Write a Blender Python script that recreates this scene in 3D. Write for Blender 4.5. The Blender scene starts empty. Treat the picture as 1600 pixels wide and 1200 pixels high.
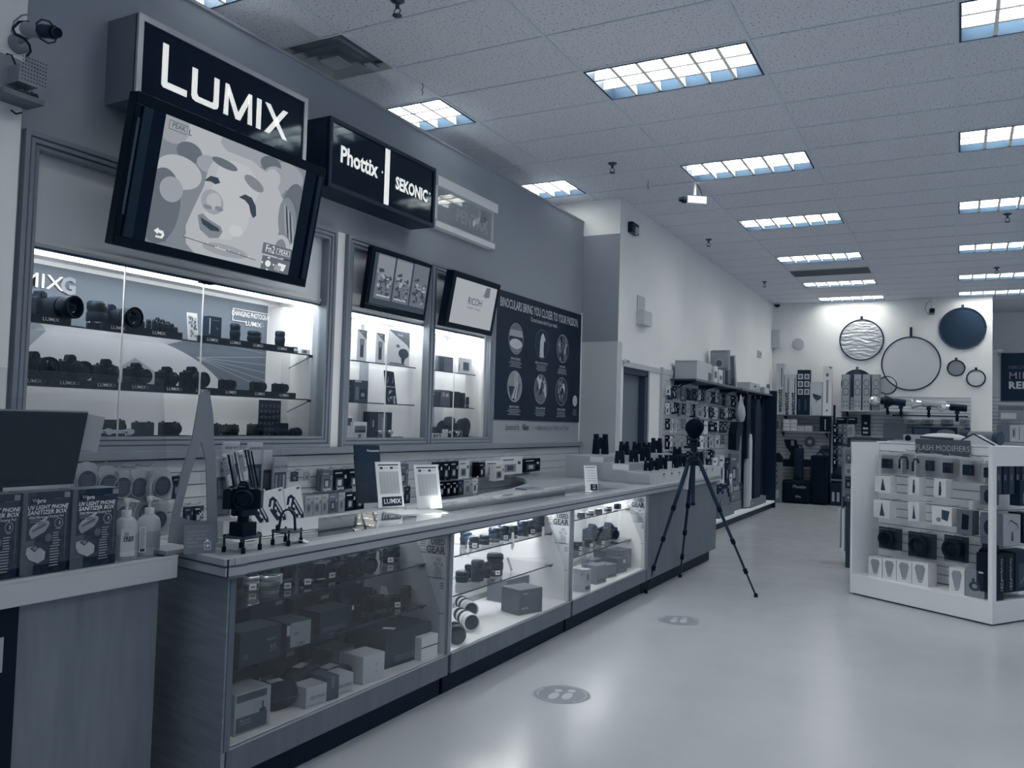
import bpy, bmesh, math, random
from mathutils import Matrix, Vector
random.seed(7)
PI = math.pi
scn = bpy.context.scene
COL = scn.collection
# ---------------------------------------------------------------- camera
YAW, PIT, ROL, FPX, HC = -.49054812, .04435667, .02907322, 1306.0, 1.45
def _rot():
    ca, sa = math.cos(YAW), math.sin(YAW); cb, sb = math.cos(PIT), math.sin(PIT); cc, sc = math.cos(ROL), math.sin(ROL)
    B = Matrix(((1,0,0),(0,0,-1),(0,1,0)))
    Yw = Matrix(((ca,-sa,0),(sa,ca,0),(0,0,1)))
    P = Matrix(((1,0,0),(0,cb,sb),(0,-sb,cb)))
    Rl = Matrix(((cc,-sc,0),(sc,cc,0),(0,0,1)))
    return Rl @ P @ B @ Yw
RC = _rot(); RT = RC.transposed()
cd = bpy.data.cameras.new('camera'); cam = bpy.data.objects.new('camera', cd); COL.objects.link(cam)
cd.sensor_fit = 'HORIZONTAL'; cd.sensor_width = 36; cd.lens = FPX*36/1600; cd.clip_start = .05; cd.clip_end = 100
m3 = RT @ Matrix(((1,0,0),(0,-1,0),(0,0,-1)))
cam.matrix_world = Matrix.Translation((0,0,HC)) @ m3.to_4x4()
scn.camera = cam
def ray(x, y): return RT @ Vector(((x-800)/FPX, (y-600)/FPX, 1))
def onX(x, y, X): d = ray(x,y); return Vector((0,0,HC)) + d*(X/d.x)
def onY(x, y, Y): d = ray(x,y); return Vector((0,0,HC)) + d*(Y/d.y)
def onZ(x, y, Z): d = ray(x,y); return Vector((0,0,HC)) + d*((Z-HC)/d.z)
def Yat(px_, X, z):
    u=(px_-800)/FPX; o=RC@Vector((X,0,z-HC)); d=RC@Vector((0,1,0)); return -(o.x-u*o.z)/(d.x-u*d.z)
def Xat(px_, Y, z):
    u=(px_-800)/FPX; o=RC@Vector((0,Y,z-HC)); d=RC@Vector((1,0,0)); return -(o.x-u*o.z)/(d.x-u*d.z)
# ---------------------------------------------------------------- world, exposure
w = bpy.data.worlds.new('world'); scn.world = w; w.use_nodes = True
w.node_tree.nodes['Background'].inputs[0].default_value = (.42,.52,.66,1)
w.node_tree.nodes['Background'].inputs[1].default_value = .40
vs = scn.view_settings; vs.view_transform = 'Standard'; vs.look = 'None'; vs.gamma = 1; vs.exposure = 0.0; vs.use_curve_mapping = False
LAMP = 9.5      # troffer emission
CASE = 9.0      # case lamps
# ---------------------------------------------------------------- materials
def tint(g):
    pts = [(.004,.34,2.7),(.02,.50,1.9),(.05,.70,1.42),(.089,.80,1.27),(.17,.885,1.16),(.30,.94,1.09),(.6,.99,1.01),(1,1,.96)]
    if g <= pts[0][0]: return pts[0][1:]
    for (a,r0,b0),(c,r1,b1) in zip(pts, pts[1:]):
        if g <= c:
            t = (math.log(g)-math.log(a))/(math.log(c)-math.log(a)); return (r0+(r1-r0)*t, b0+(b1-b0)*t)
    return pts[-1][1:]
def C3(v, k=.55):
    r, b = tint(max(v*k,.004)); return (min(v*r,1), min(v,1), min(v*b,1), 1)
MATS = {}
def M(name, v=.5, rough=.5, metal=0, k=.55, spec=.5, noise=0, nscale=8, bump=0, bscale=100, emit=0, grain=None, wav=None):
    if name in MATS: return MATS[name]
    m = bpy.data.materials.new(name); m.use_nodes = True; nt = m.node_tree; b = nt.nodes['Principled BSDF']
    c = C3(v, k)
    b.inputs['Base Color'].default_value = c; b.inputs['Roughness'].default_value = rough
    b.inputs['Metallic'].default_value = metal; b.inputs['Specular IOR Level'].default_value = spec
    if v < .09 and not metal: b.inputs['Specular Tint'].default_value = (.45,.75,1,1); b.inputs['Specular IOR Level'].default_value = min(spec,.32)
    if emit:
        b.inputs['Emission Color'].default_value = c; b.inputs['Emission Strength'].default_value = emit
    if noise or bump:
        tc = nt.nodes.new('ShaderNodeTexCoord'); mp = nt.nodes.new('ShaderNodeMapping')
        nt.links.new(tc.outputs['Object'], mp.inputs[0])
        if grain: mp.inputs['Scale'].default_value = grain
    if noise:
        n = nt.nodes.new('ShaderNodeTexNoise'); n.inputs['Scale'].default_value = nscale; n.inputs['Detail'].default_value = 6
        nt.links.new(mp.outputs[0], n.inputs[0])
        r = nt.nodes.new('ShaderNodeValToRGB'); r.color_ramp.elements[0].position = .3; r.color_ramp.elements[1].position = .7
        r.color_ramp.elements[0].color = C3(v*(1-noise), k); r.color_ramp.elements[1].color = C3(v*(1+noise), k)
        nt.links.new(n.outputs[0], r.inputs[0]); nt.links.new(r.outputs[0], b.inputs['Base Color'])
        if emit: nt.links.new(r.outputs[0], b.inputs['Emission Color'])
    if bump:
        n2 = nt.nodes.new('ShaderNodeTexNoise'); n2.inputs['Scale'].default_value = bscale; n2.inputs['Detail'].default_value = 3
        nt.links.new(mp.outputs[0], n2.inputs[0])
        bp = nt.nodes.new('ShaderNodeBump'); bp.inputs['Strength'].default_value = bump; bp.inputs['Distance'].default_value = .01
        nt.links.new(n2.outputs[0], bp.inputs['Height']); nt.links.new(bp.outputs[0], b.inputs['Normal'])
    MATS[name] = m; return m
def glassmat(name, tintv=.95, refl=1.0, rough=0.0):
    m = bpy.data.materials.new(name); m.use_nodes = True; nt = m.node_tree; nt.nodes.clear()
    o = nt.nodes.new('ShaderNodeOutputMaterial'); mx = nt.nodes.new('ShaderNodeMixShader')
    t = nt.nodes.new('ShaderNodeBsdfTransparent'); g = nt.nodes.new('ShaderNodeBsdfGlossy')
    g.inputs['Roughness'].default_value = rough; g.inputs[0].default_value = (refl,refl,refl,1)
    t.inputs[0].default_value = (tintv*.99, tintv*.995, tintv, 1)
    geo = nt.nodes.new('ShaderNodeNewGeometry'); dot = nt.nodes.new('ShaderNodeVectorMath'); dot.operation = 'DOT_PRODUCT'
    nt.links.new(geo.outputs['Normal'], dot.inputs[0]); nt.links.new(geo.outputs['Incoming'], dot.inputs[1])
    def mth(op, a, b):
        n = nt.nodes.new('ShaderNodeMath'); n.operation = op
        for k,v in enumerate((a,b)):
            if v is None: continue
            if isinstance(v,(int,float)): n.inputs[k].default_value = v
            else: nt.links.new(v, n.inputs[k])
        return n.outputs[0]
    ab = mth('ABSOLUTE', dot.outputs['Value'], None); one = mth('SUBTRACT', 1, ab); p5 = mth('POWER', one, 5)
    f = mth('ADD', mth('MULTIPLY', p5, .90), .035)
    nt.links.new(f, mx.inputs[0]); nt.links.new(t.outputs[0], mx.inputs[1]); nt.links.new(g.outputs[0], mx.inputs[2])
    nt.links.new(mx.outputs[0], o.inputs[0]); MATS[name] = m; return m
GL = glassmat('glass'); SHG = glassmat('shelf_glass', .92); ACR = glassmat('acrylic', .985)
TOPG = glassmat('counter_glass', .85, 1.0)
BLK = M('black_plastic', .0055, .5); BLKG = M('gloss_black', .004, .15); BLKR = M('black_rubber', .008, .8)
DK = M('dark_grey', .022, .5); DK2 = M('charcoal', .07, .5); MG = M('mid_grey', .16, .5); MG2 = M('medium_light', .28, .5)
LG = M('light_grey', .42, .5); LG2 = M('pale_grey', .58, .5); WH = M('white_card', .78, .5); WHG = M('white_gloss', .8, .2)
CHR = M('chrome', .7, .18, 1); ALU = M('aluminium', .5, .35, .8); PRN = M('print_white', .85, .6); PRD = M('print_dark', .03, .6); PRM = M('print_mid', .22, .6)
KRAFT = M('kraft_card', .24, .8, noise=.08, nscale=20); FAB = M('dark_fabric', .012, .95, noise=.3, nscale=60)
WALLD = M('wall_paint_dark', .36, .8, k=.42, noise=.02, nscale=2); WALLW = M('wall_paint_white', .90, .75, k=.6, noise=.02, nscale=1.5)
WALLM = M('wall_paint_mid', .40, .8); FRM = M('frame_grey', .27, .45, k=.45); FRMD = M('frame_groove', .08, .6)
SLAT = M('slatwall_board', .60, .45, k=.45); GROOVE = M('slat_groove', .02, .7); WOODP = M('counter_laminate', .15, .45, k=.5, noise=.12, nscale=3, grain=(6,6,.8))
WOODE = M('counter_end_laminate', .27, .5, k=.5, noise=.16, nscale=4, grain=(1,1,10)); EDGE = M('counter_edge', .40, .4, k=.5); EDGED = M('counter_edge_dark', .12, .5)
CASEW = M('case_white', .80, .5, k=1.2); TOE = M('toe_kick', .008, .6)
for _n in ('case_white',): MATS[_n].node_tree.nodes['Principled BSDF'].inputs['Base Color'].default_value = (.80,.81,.83,1)
LEDM = M('led_strip', .95, .5, emit=CASE)
# ---------------------------------------------------------------- mesh builder
def T3(x,y,z): return Matrix.Translation((x,y,z))
def RZ(a): return Matrix.Rotation(a,4,'Z')
def RX(a): return Matrix.Rotation(a,4,'X')
def RY(a): return Matrix.Rotation(a,4,'Y')
class MB:
    def __init__(s, mtx=None): s.v=[]; s.f=[]; s.mi=[]; s.mats=[]; s.sm=[]; s.X = mtx or Matrix()
    def _m(s, m):
        if m not in s.mats: s.mats.append(m)
        return s.mats.index(m)
    def add(s, vs_, fs, m, smooth=False):
        n = len(s.v); i = s._m(m)
        s.v += [tuple(s.X @ Vector(p)) for p in vs_]
        for f in fs: s.f.append(tuple(n+a for a in f)); s.mi.append(i); s.sm.append(smooth)
        return s
    def box(s, x0,y0,z0,x1,y1,z1, m, taper=None):
        p = [(x0,y0,z0),(x1,y0,z0),(x1,y1,z0),(x0,y1,z0),(x0,y0,z1),(x1,y0,z1),(x1,y1,z1),(x0,y1,z1)]
        if taper:
            cx,cy = (x0+x1)/2,(y0+y1)/2; p = p[:4]+[(cx+(a-cx)*taper, cy+(b-cy)*taper, c) for a,b,c in p[4:]]
        return s.add(p, [(0,3,2,1),(4,5,6,7),(0,1,5,4),(1,2,6,5),(2,3,7,6),(3,0,4,7)], m)
    def prism(s, pts, a, b, m, axis='x'):
        """polygon (u,v) extruded from a to b along axis; for x: (u,v)=(y,z), y: (x,z), z: (x,y)"""
        f = {'x': lambda u,v,t:(t,u,v), 'y': lambda u,v,t:(u,t,v), 'z': lambda u,v,t:(u,v,t)}[axis]
        n = len(pts); vv = [f(u,v,a) for u,v in pts]+[f(u,v,b) for u,v in pts]
        fs = [tuple(range(n-1,-1,-1)), tuple(range(n,2*n))]+[(i,(i+1)%n,n+(i+1)%n,n+i) for i in range(n)]
        return s.add(vv, fs, m)
    def quad(s, pts, m): return s.add(pts, [tuple(range(len(pts)))], m)
    def lathe(s, prof, m, seg=20, mtx=None, smooth=True, ax=None):
        """profile [(r,h)] around local Z; mtx places it"""
        mt = mtx or Matrix(); vv=[]; fs=[]
        for r,h in prof:
            for k in range(seg):
                a = 2*PI*k/seg; vv.append(tuple(mt @ Vector((r*math.cos(a), r*math.sin(a), h))))
        for i in range(len(prof)-1):
            for k in range(seg):
                fs.append((i*seg+k, i*seg+(k+1)%seg, (i+1)*seg+(k+1)%seg, (i+1)*seg+k))
        s.add(vv, fs, m, smooth)
        n = len(prof)
        s.add([vv[k] for k in range(seg)], [tuple(range(seg-1,-1,-1))], m)
        s.add([vv[(n-1)*seg+k] for k in range(seg)], [tuple(range(seg))], m)
        return s
    def cyl(s, p0, p1, r0, m, r1=None, seg=12, smooth=True):
        p0=Vector(p0); p1=Vector(p1); d=p1-p0; q=d.to_track_quat('Z','Y').to_matrix().to_4x4()
        return s.lathe([(r0,0),(r0 if r1 is None else r1,d.length)], m, seg, Matrix.Translation(p0)@q, smooth)
    def tube(s, pts, r, m, seg=6):
        pts=[Vector(p) for p in pts]; vv=[]; fs=[]; up=Vector((.13,.21,.97))
        for i,p in enumerate(pts):
            d=(pts[min(i+1,len(pts)-1)]-pts[max(i-1,0)]).normalized(); a=d.cross(up)
            if a.length<.05: a=d.cross(Vector((1,0,0)))
            a.normalize(); b=d.cross(a); rr=r[i] if isinstance(r,(list,tuple)) else r
            for k in range(seg):
                t=2*PI*k/seg; vv.append(tuple(p+a*(rr*math.cos(t))+b*(rr*math.sin(t))))
        for i in range(len(pts)-1):
            for k in range(seg): fs.append((i*seg+k,(i+1)*seg+k,(i+1)*seg+(k+1)%seg,i*seg+(k+1)%seg))
        fs.append(tuple(range(seg))); fs.append(tuple(range(len(pts)*seg-1,(len(pts)-1)*seg-1,-1)))
        return s.add(vv, fs, m, True)
    def ell(s, c, r, m, seg=16, rings=10):
        vv=[]; fs=[]
        for i in range(rings+1):
            t=PI*i/rings
            for k in range(seg):
                a=2*PI*k/seg; vv.append((c[0]+r[0]*math.sin(t)*math.cos(a), c[1]+r[1]*math.sin(t)*math.sin(a), c[2]+r[2]*math.cos(t)))
        for i in range(rings):
            for k in range(seg): fs.append((i*seg+k,(i+1)*seg+k,(i+1)*seg+(k+1)%seg,i*seg+(k+1)%seg))
        return s.add(vv, fs, m, True)
    def mesh(s, name):
        me = bpy.data.meshes.new(name); me.from_pydata(s.v, [], s.f)
        for m in s.mats: me.materials.append(m)
        me.polygons.foreach_set('material_index', s.mi); me.polygons.foreach_set('use_smooth', s.sm)
        me.update(); return me
def setp(o, label=None, cat=None, group=None, kind=None):
    if label: o['label']=label
    if cat: o['category']=cat
    if group: o['group']=group
    if kind: o['kind']=kind
def OB(name, mb, parent=None, label=None, cat=None, group=None, kind=None, loc=None, rz=0, bevel=0, seg=2, rot=None):
    me = mb.mesh(name) if isinstance(mb, MB) else mb
    o = bpy.data.objects.new(name, me); COL.objects.link(o)
    if parent is not None: o.parent = parent
    if loc is not None: o.location = loc
    if rot is not None: o.rotation_euler = rot
    elif rz: o.rotation_euler = (0,0,rz)
    if bevel:
        b = o.modifiers.new('b','BEVEL'); b.width = bevel; b.segments = seg; b.limit_method='ANGLE'
    setp(o,label,cat,group,kind); return o
def TH(name, label, cat, loc=(0,0,0), rz=0, group=None, rot=None):
    o = bpy.data.objects.new(name, None); COL.objects.link(o); o.empty_display_size=.05
    o.location = loc; o.rotation_euler = rot if rot else (0,0,rz); setp(o,label,cat,group); return o
# ---- lettering (flat meshes from the built-in font)
_tx = {}
DG = None
def txmesh(s, bold=0, shear=0, align='CENTER', spacing=1, mat=None, width=1.0):
    k = (s,bold,shear,align,spacing,mat.name if mat else '')
    if k in _tx: return _tx[k]
    c = bpy.data.curves.new('t','FONT'); c.body=s; c.size=1; c.align_x=align; c.align_y='CENTER'; c.offset=bold; c.shear=shear; c.space_character=spacing; c.resolution_u=2
    o = bpy.data.objects.new('t',c); COL.objects.link(o)
    me = bpy.data.meshes.new_from_object(o.evaluated_get(bpy.context.evaluated_depsgraph_get()))
    bpy.data.objects.remove(o); bpy.data.curves.remove(c)
    me.materials.clear()
    if mat: me.materials.append(mat)
    _tx[k]=me; return me
FX = Matrix(((0,0,1,0),(1,0,0,0),(0,1,0,0),(0,0,0,1)))     # text facing +X, reading along +Y, up +Z
def TXT(parent, s, p, size, mat, bold=.02, align='CENTER', shear=0, sx=1, mtx=None, spacing=1, name='lettering', world=None):
    if any(c in s for c in 'MW'): bold=min(bold,.003)
    me = txmesh(s,bold*(.6 if size<.1 else 1),shear,align,spacing,mat)
    o = bpy.data.objects.new(name, me); COL.objects.link(o); o.parent = parent
    o.matrix_local = (mtx or Matrix()) @ Matrix.Translation(p) @ FX @ Matrix.Diagonal((size*sx,size,size,1))
    return o
ORD = ['first','second','third','fourth','fifth','sixth','seventh','eighth','ninth','tenth','eleventh','twelfth','thirteenth','fourteenth','fifteenth','sixteenth','seventeenth','eighteenth','nineteenth','twentieth']
# ================================================================ SETTING
ZC = 4.03
# floor : polished, slightly mottled
fm = M('polished_floor', .465, .22, k=.6, noise=.05, nscale=.9, spec=.45)
nt = fm.node_tree; b = nt.nodes['Principled BSDF']
tcn = nt.nodes.new('ShaderNodeTexCoord'); nz = nt.nodes.new('ShaderNodeTexNoise'); nz.inputs['Scale'].default_value = 5; nz.inputs['Detail'].default_value = 5
mr = nt.nodes.new('ShaderNodeMapRange'); mr.inputs[3].default_value = .14; mr.inputs[4].default_value = .30
nt.links.new(tcn.outputs['Object'], nz.inputs[0]); nt.links.new(nz.outputs[0], mr.inputs[0]); nt.links.new(mr.outputs[0], b.inputs['Roughness'])
bp = nt.nodes.new('ShaderNodeBump'); bp.inputs['Strength'].default_value = .05; nz2 = nt.nodes.new('ShaderNodeTexNoise'); nz2.inputs['Scale'].default_value = 14; nz2.inputs['Detail'].default_value=4
nt.links.new(tcn.outputs['Object'], nz2.inputs[0]); nt.links.new(nz2.outputs[0], bp.inputs['Height']); nt.links.new(bp.outputs[0], b.inputs['Normal'])
OB('floor', MB().box(-5.6,-3,-.1,6,21,0,fm), kind='structure')
# ceiling : grid with one board per cell
GX = [-2.458+1.2192*k for k in range(-2,8)]
GX[0] = -4.9
GY = [5.525+.6096*k for k in range(-14,25)]
tile_m = M('ceiling_tile', .80, .9, k=.42, noise=.0, bump=.7, bscale=55)
nt = tile_m.node_tree; b = nt.nodes['Principled BSDF']; tc = nt.nodes.new('ShaderNodeTexCoord')
vo = nt.nodes.new('ShaderNodeTexNoise'); vo.inputs['Scale'].default_value = 65; vo.inputs['Detail'].default_value = 4
rr = nt.nodes.new('ShaderNodeValToRGB'); rr.color_ramp.elements[0].position=.30; rr.color_ramp.elements[1].position=.42
rr.color_ramp.elements[0].color = C3(.15,.45); rr.color_ramp.elements[1].color = C3(.76,.36)
nt.links.new(tc.outputs['Object'], vo.inputs[0]); nt.links.new(vo.outputs[0], rr.inputs[0]); nt.links.new(rr.outputs[0], b.inputs['Base Color'])
grid_m = M('grid_metal', .7, .5, k=.26); slab_m = M('ceiling_slab', .3, .9)
ceil = OB('ceiling', MB().box(-5.6,-3,ZC+.12,6,21,ZC+.2,slab_m), kind='structure')
lights = []
for k in range(-2,6):                        # centre row
    if k == 4: continue
    pass
LROW = {}
cells_l = set()
def gi(y): return min(range(len(GY)), key=lambda i: abs(GY[i]-y))
def gx(x): return min(range(len(GX)), key=lambda i: abs(GX[i]-x))
lit = []
for y in (.648,3.087,5.525,7.963,10.402,12.84,15.279,17.1):
    lit.append((gx(-2.458), gi(y), 'middle'))
    lit.append((gx(-.02), gi(y), 'right'))
    lit.append((gx(2.418), gi(y), 'far right'))
for y in (3.087,5.525,7.963): lit.append((gx(-4.9), gi(y), 'left'))
for i,j,_ in lit: cells_l.add((i,j))
dark = (gx(-2.458), gi(14.06)); cells_l.add(dark)
vent = (gx(-4.9), gi(4.306))
meshes = {}
for i in range(len(GX)-1):
    for j in range(len(GY)-1):
        if (i,j) in cells_l: continue
        x0,x1 = GX[i],GX[i+1]; y0,y1 = GY[j],GY[j+1]
        if i >= 7 or y0 < 1.0 or y1 > 18.0: 
            continue
        if i==0 and (y0>9.3 ): continue
        if (i,j)==vent: x1 = x1-.62
        w_,h_ = x1-x0-.02, y1-y0-.02; key=(round(w_,3),round(h_,3))
        if key not in meshes: meshes[key] = MB().box(-w_/2,-h_/2,0,w_/2,h_/2,.016,tile_m).mesh('ceiling_tile')
        OB('ceiling_tile', meshes[key], ceil, loc=((x0+x1)/2,(y0+y1)/2,ZC+random.uniform(.000,.003)))
mbt = MB()      # boards too far aside to tell apart
for i in range(len(GX)-1):
    for j in range(len(GY)-1):
        if (i,j) in cells_l: continue
        y0,y1 = GY[j],GY[j+1]
        if i >= 7 or y0 < 1.0 or y1 > 18.0: mbt.box(GX[i]+.01,y0+.01,ZC,GX[i+1]-.01,y1-.01,ZC+.016,tile_m)
OB('outer_ceiling_tiles', mbt, ceil, kind='stuff')
rm = MB().box(-.011,-3,0,.011,21,.02,grid_m).mesh('grid_runner')
for x in GX: OB('grid_runner', rm, ceil, loc=(x,0,ZC-.004))
cm = MB().box(-4.95,-.009,0,6,.009,.018,grid_m).mesh('cross_tee')
for y in GY: OB('cross_tee', cm, ceil, loc=(0,y,ZC-.0035))
# troffers
EM = M("tube_light", 1, .5, emit=LAMP, k=1); EM.node_tree.nodes["Principled BSDF"].inputs["Emission Color"].default_value = (1.0,.985,.94,1)
LOUV = M('louvre_white', .95, .35, k=1); TRIMD = M('troffer_trim', .05, .4)
X0,X1,Y0,Y1 = -.5796,.5796,-.2748,.2748
fr = MB()
for a in ((X0-.014,Y0-.014,X1+.014,Y0),(X0-.014,Y1,X1+.014,Y1+.014),(X0-.014,Y0,X0,Y1),(X1,Y0,X1+.014,Y1)): fr.box(a[0],a[1],-.006,a[2],a[3],.09,TRIMD)
for a in ((-.6096,-.3048,.6096,Y0-.014),(-.6096,Y1+.014,.6096,.3048),(-.6096,Y0-.014,X0-.014,Y1+.014),(X1+.014,Y0-.014,.6096,Y1+.014)): fr.box(a[0],a[1],-.002,a[2],a[3],.01,grid_m)
frm = fr.mesh('frame')
lv = MB()
for k in range(1,6): x = X0+(X1-X0)*k/6; lv.prism([(x-.012,.0),(x+.012,0),(x+.003,.07),(x-.003,.07)], Y0,Y1,LOUV,'y')
lvm = lv.mesh('louvre')
lh = MB()
for k in range(1,3): y = Y0+(Y1-Y0)*k/3; lh.prism([(y-.012,.0),(y+.012,0),(y+.003,.07),(y-.003,.07)], X0,X1,LOUV,'x')
lhm = lh.mesh('long_louvre')
dif = MB().box(X0,Y0,.085,X1,Y1,.09,EM).mesh('diffuser')
lt = {}
for i,j,row in sorted(lit, key=lambda t:(t[2],t[1])):
    n = lt.get(row,0); lt[row]=n+1
    x = GX[i]+.6096; y = GY[j]+.3048
    if row=='left': x = -3.6768-.6096
    if row=='middle': seen=max(0,n-2)
    lab = {'middle':'%s fluorescent ceiling light from the near end, middle row','right':'%s fluorescent ceiling light from the near end, right-edge row',
      'far right':'%s fluorescent ceiling light from the near end, outermost row','left':'%s fluorescent ceiling light from the near end, cut by the dark wall'}[row] % ORD[n]
    t = TH('ceiling_light', lab, 'ceiling light', (x,y,ZC), group='recessed fluorescent ceiling lights')
    OB('frame', frm, t); OB('louvre', lvm, t); OB('long_louvre', lhm, t); OB('diffuser', dif, t)
# dark return-air grille
t = TH('return_grille','dark rectangular return-air grille between two lit ceiling panels','vent',(GX[dark[0]]+.6096,GY[dark[1]]+.3048,ZC))
g = MB().box(-.6,-.295,.03,.6,.295,.035,DK2)
OB('backing', g, t)
g = MB()
for k in range(24): y=-.28+.56*k/23; g.prism([(y-.008,0),(y+.002,0),(y+.010,.03),(y,.03)],-.59,.59,MG,'x')
OB('fins', g, t, kind='stuff')
g = MB()
for a in ((-.6096,-.3048,.6096,-.29),(-.6096,.29,.6096,.3048),(-.6096,-.29,-.595,.29),(.595,-.29,.6096,.29)): g.box(a[0],a[1],-.004,a[2],a[3],.03,grid_m)
OB('frame', g, t)
# square air diffuser
vx = -3.6768-.3048; t = TH('air_diffuser','square louvred air diffuser in the ceiling above the tall lit sign','vent',(vx,GY[vent[1]]+.3048,ZC))
DIFM = M('diffuser_metal', .5, .5)
OB('backing', MB().box(-.3,-.3,.06,.3,.3,.065,MG2), t)
for k,(r0,z0) in enumerate(((.295,-.004),(.225,-.02),(.155,-.03),(.085,-.035))):
    g = MB(); r1=r0-.075; zz=z0+.05
    if k==3: g.box(-r0,-r0,z0,r0,r0,z0+.01,DIFM)
    else:
        for q in range(4):
            c=math.cos(q*PI/2); s_=math.sin(q*PI/2)
            P=[(-r0,-r0,z0),(r0,-r0,z0),(r1+.035,-r1-.035,zz-.012),(-r1-.035,-r1-.035,zz-.012)]
            P=[(c*a-s_*b_,s_*a+c*b_,d) for a,b_,d in P]; g.quad(P,DIFM); g.quad([(a,b_,d+.006) for a,b_,d in P][::-1],DIFM)
    OB('cone_ring' if k<3 else 'centre_plate', g, t)
# sprinklers
SPR = M('sprinkler_brass', .1, .4, .6)
for n,(x,y,w_) in enumerate(((-3.03,7.65,'nearest the pale box sign'),(-3.04,11.32,'past the ceiling-hung camera'),(-3.01,14.95,'near the back wall, left'),(.5,11.19,'under the right-hand lights, nearer'),(.52,14.76,'under the right-hand lights, farther'),(-3.07,4.1,'at the top edge, nearest of all'))):
    t = TH('sprinkler','dark pendant sprinkler head on the ceiling '+w_,'sprinkler',(x,y,ZC),group='ceiling sprinklers')
    OB('escutcheon', MB().lathe([(.045,0),(.045,-.006),(.02,-.02)],SPR,14), t)
    g = MB().cyl((0,0,-.02),(0,0,-.05),.012,SPR); g.tube([(-.012,0,-.05),(-.026,0,-.07),(-.006,0,-.095)],.004,SPR); g.tube([(.012,0,-.05),(.026,0,-.07),(.006,0,-.095)],.004,SPR)
    OB('frame_arms', g, t); OB('deflector', MB().lathe([(.03,-.095),(.03,-.099),(.006,-.1)],SPR,12), t)
# wire hooks dangling from grid
for n,(x,y) in enumerate(((-3.65,5.23),(-2.9,8.35))):
    OB('ceiling_hook', MB().tube([(0,0,0),(0,.008,-.03),(0,-.01,-.05),(0,.01,-.075),(0,-.006,-.095)],.003,DK), None, ['thin twisted wire hook hanging from the ceiling grid near the air diffuser','short wire hook hanging from the ceiling grid above the wall end'][n],'hook',loc=(x,y,ZC))
# ---- walls
XW = -3.85; ZT = 3.775
wl = MB()
# dark display wall, openings for two cabinets: z 1.27..2.70 ; y 2.42-4.43 and 4.72-6.72
def wallX(mb, x0, x1, holes, y0, y1, z0, z1, m):
    ys = sorted(set([y0,y1]+[h[0] for h in holes]+[h[1] for h in holes]))
    for a,b_ in zip(ys,ys[1:]):
        hh=[h for h in holes if h[0]<=a and h[1]>=b_]
        if hh: mb.box(x0,a,z0,x1,b_,hh[0][2],m); mb.box(x0,a,hh[0][3],x1,b_,z1,m)
        else: mb.box(x0,a,z0,x1,b_,z1,m)
H1 = (2.36,4.44,1.275,2.69); H2 = (4.71,6.72,1.275,2.69)
wallX(wl, XW-.10, XW, [H1,H2], 2.28, 8.868, 1.19, ZT, WALLD)
wall_left = OB('wall_left', wl, kind='structure')
# pale strips of bare wall between and beside the cabinet frames, lower poster field
st = MB().box(XW,4.53,1.22,XW+.004,4.625,2.745,WALLW)
st.box(XW,6.80,1.215,XW+.003,8.868,1.52,WALLM)
OB('wall_strip', st, wall_left)
OB('wall_cap', MB().box(XW-.12,2.28,ZT,XW+.006,8.868,ZT+.02,M('cap',.35,.5)), wall_left)
OB('wall_end_trim', MB().box(XW,8.845,1.2,XW+.012,8.868,2.72,WALLW), wall_left)
# backing far behind so the void above the dark wall is closed
OB('wall_left_rear', MB().box(-5.6,-3,0,-5.5,9,ZC+.12,WALLM), kind='structure')
# white pilaster, near left
wp = OB('wall_pilaster', MB().box(XW-.3,-3,0,XW+.03,2.272,ZC,WALLW), kind='structure')
# pillar with painted band
pl = MB().box(-4.6,8.87,0,-3.40,9.02,2.39,M('pillar_light',.62,.8,k=.5)).box(-4.6,8.87,2.39,-3.40,9.02,ZC,WALLW)
pb = M('pillar_band',.33,.8,k=.45,noise=.02,nscale=3)
nt = pb.node_tree
OB('wall_return', pl, kind='structure')
OB('wall_return_band', MB().box(-4.6,8.866,2.39,-3.396,8.87,3.62,pb), kind='structure')
# right-running white wall with doorway
DY0,DY1,DZ = 9.03,10.02,2.12
wr = MB(); wr.box(-3.55,9.02,0,-3.40,9.03,ZC,WALLW); wr.box(-3.55,DY0,DZ,-3.40,DY1,ZC,WALLW); wr.box(-3.55,DY1,0,-3.40,17.8,ZC,WALLW)
OB('wall_side', wr, kind='structure')
dr = MB().box(-3.53,DY0,0,-3.50,DY1,DZ,M('door_grey',.19,.6,k=.45))
d1 = OB('door_1', dr, kind='structure')
OB('door_jamb', MB().box(-3.55,DY1-.12,0,-3.42,DY1,DZ-.05,DK2).box(-3.55,DY0,DZ-.07,-3.42,DY1,DZ,DK2), d1)
g = MB().box(-3.40,8.98,0,-3.385,9.04,DZ+.06,WALLW).box(-3.40,9.0,DZ,-3.385,DY1+.4,DZ+.06,LG2)
OB('door_casing', g, d1)
OB('door_pull', MB().box(-3.50,9.1,1.62,-3.46,9.14,1.9,LG), d1)
# back wall
OB('wall_back', MB().box(-3.55,17.8,0,.563,17.95,ZC,WALLW), kind='structure')
OB('wall_back_recess', MB().box(.4,20.2,0,6,20.3,ZC,WALLW).box(.4,17.95,0,.5,20.2,ZC,WALLW), kind='structure')
OB('ceiling_recess', MB().box(.563,18.4,ZC-.01,6,21,ZC+.0,M('recess_ceiling',.7,.9)), kind='structure')
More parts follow.
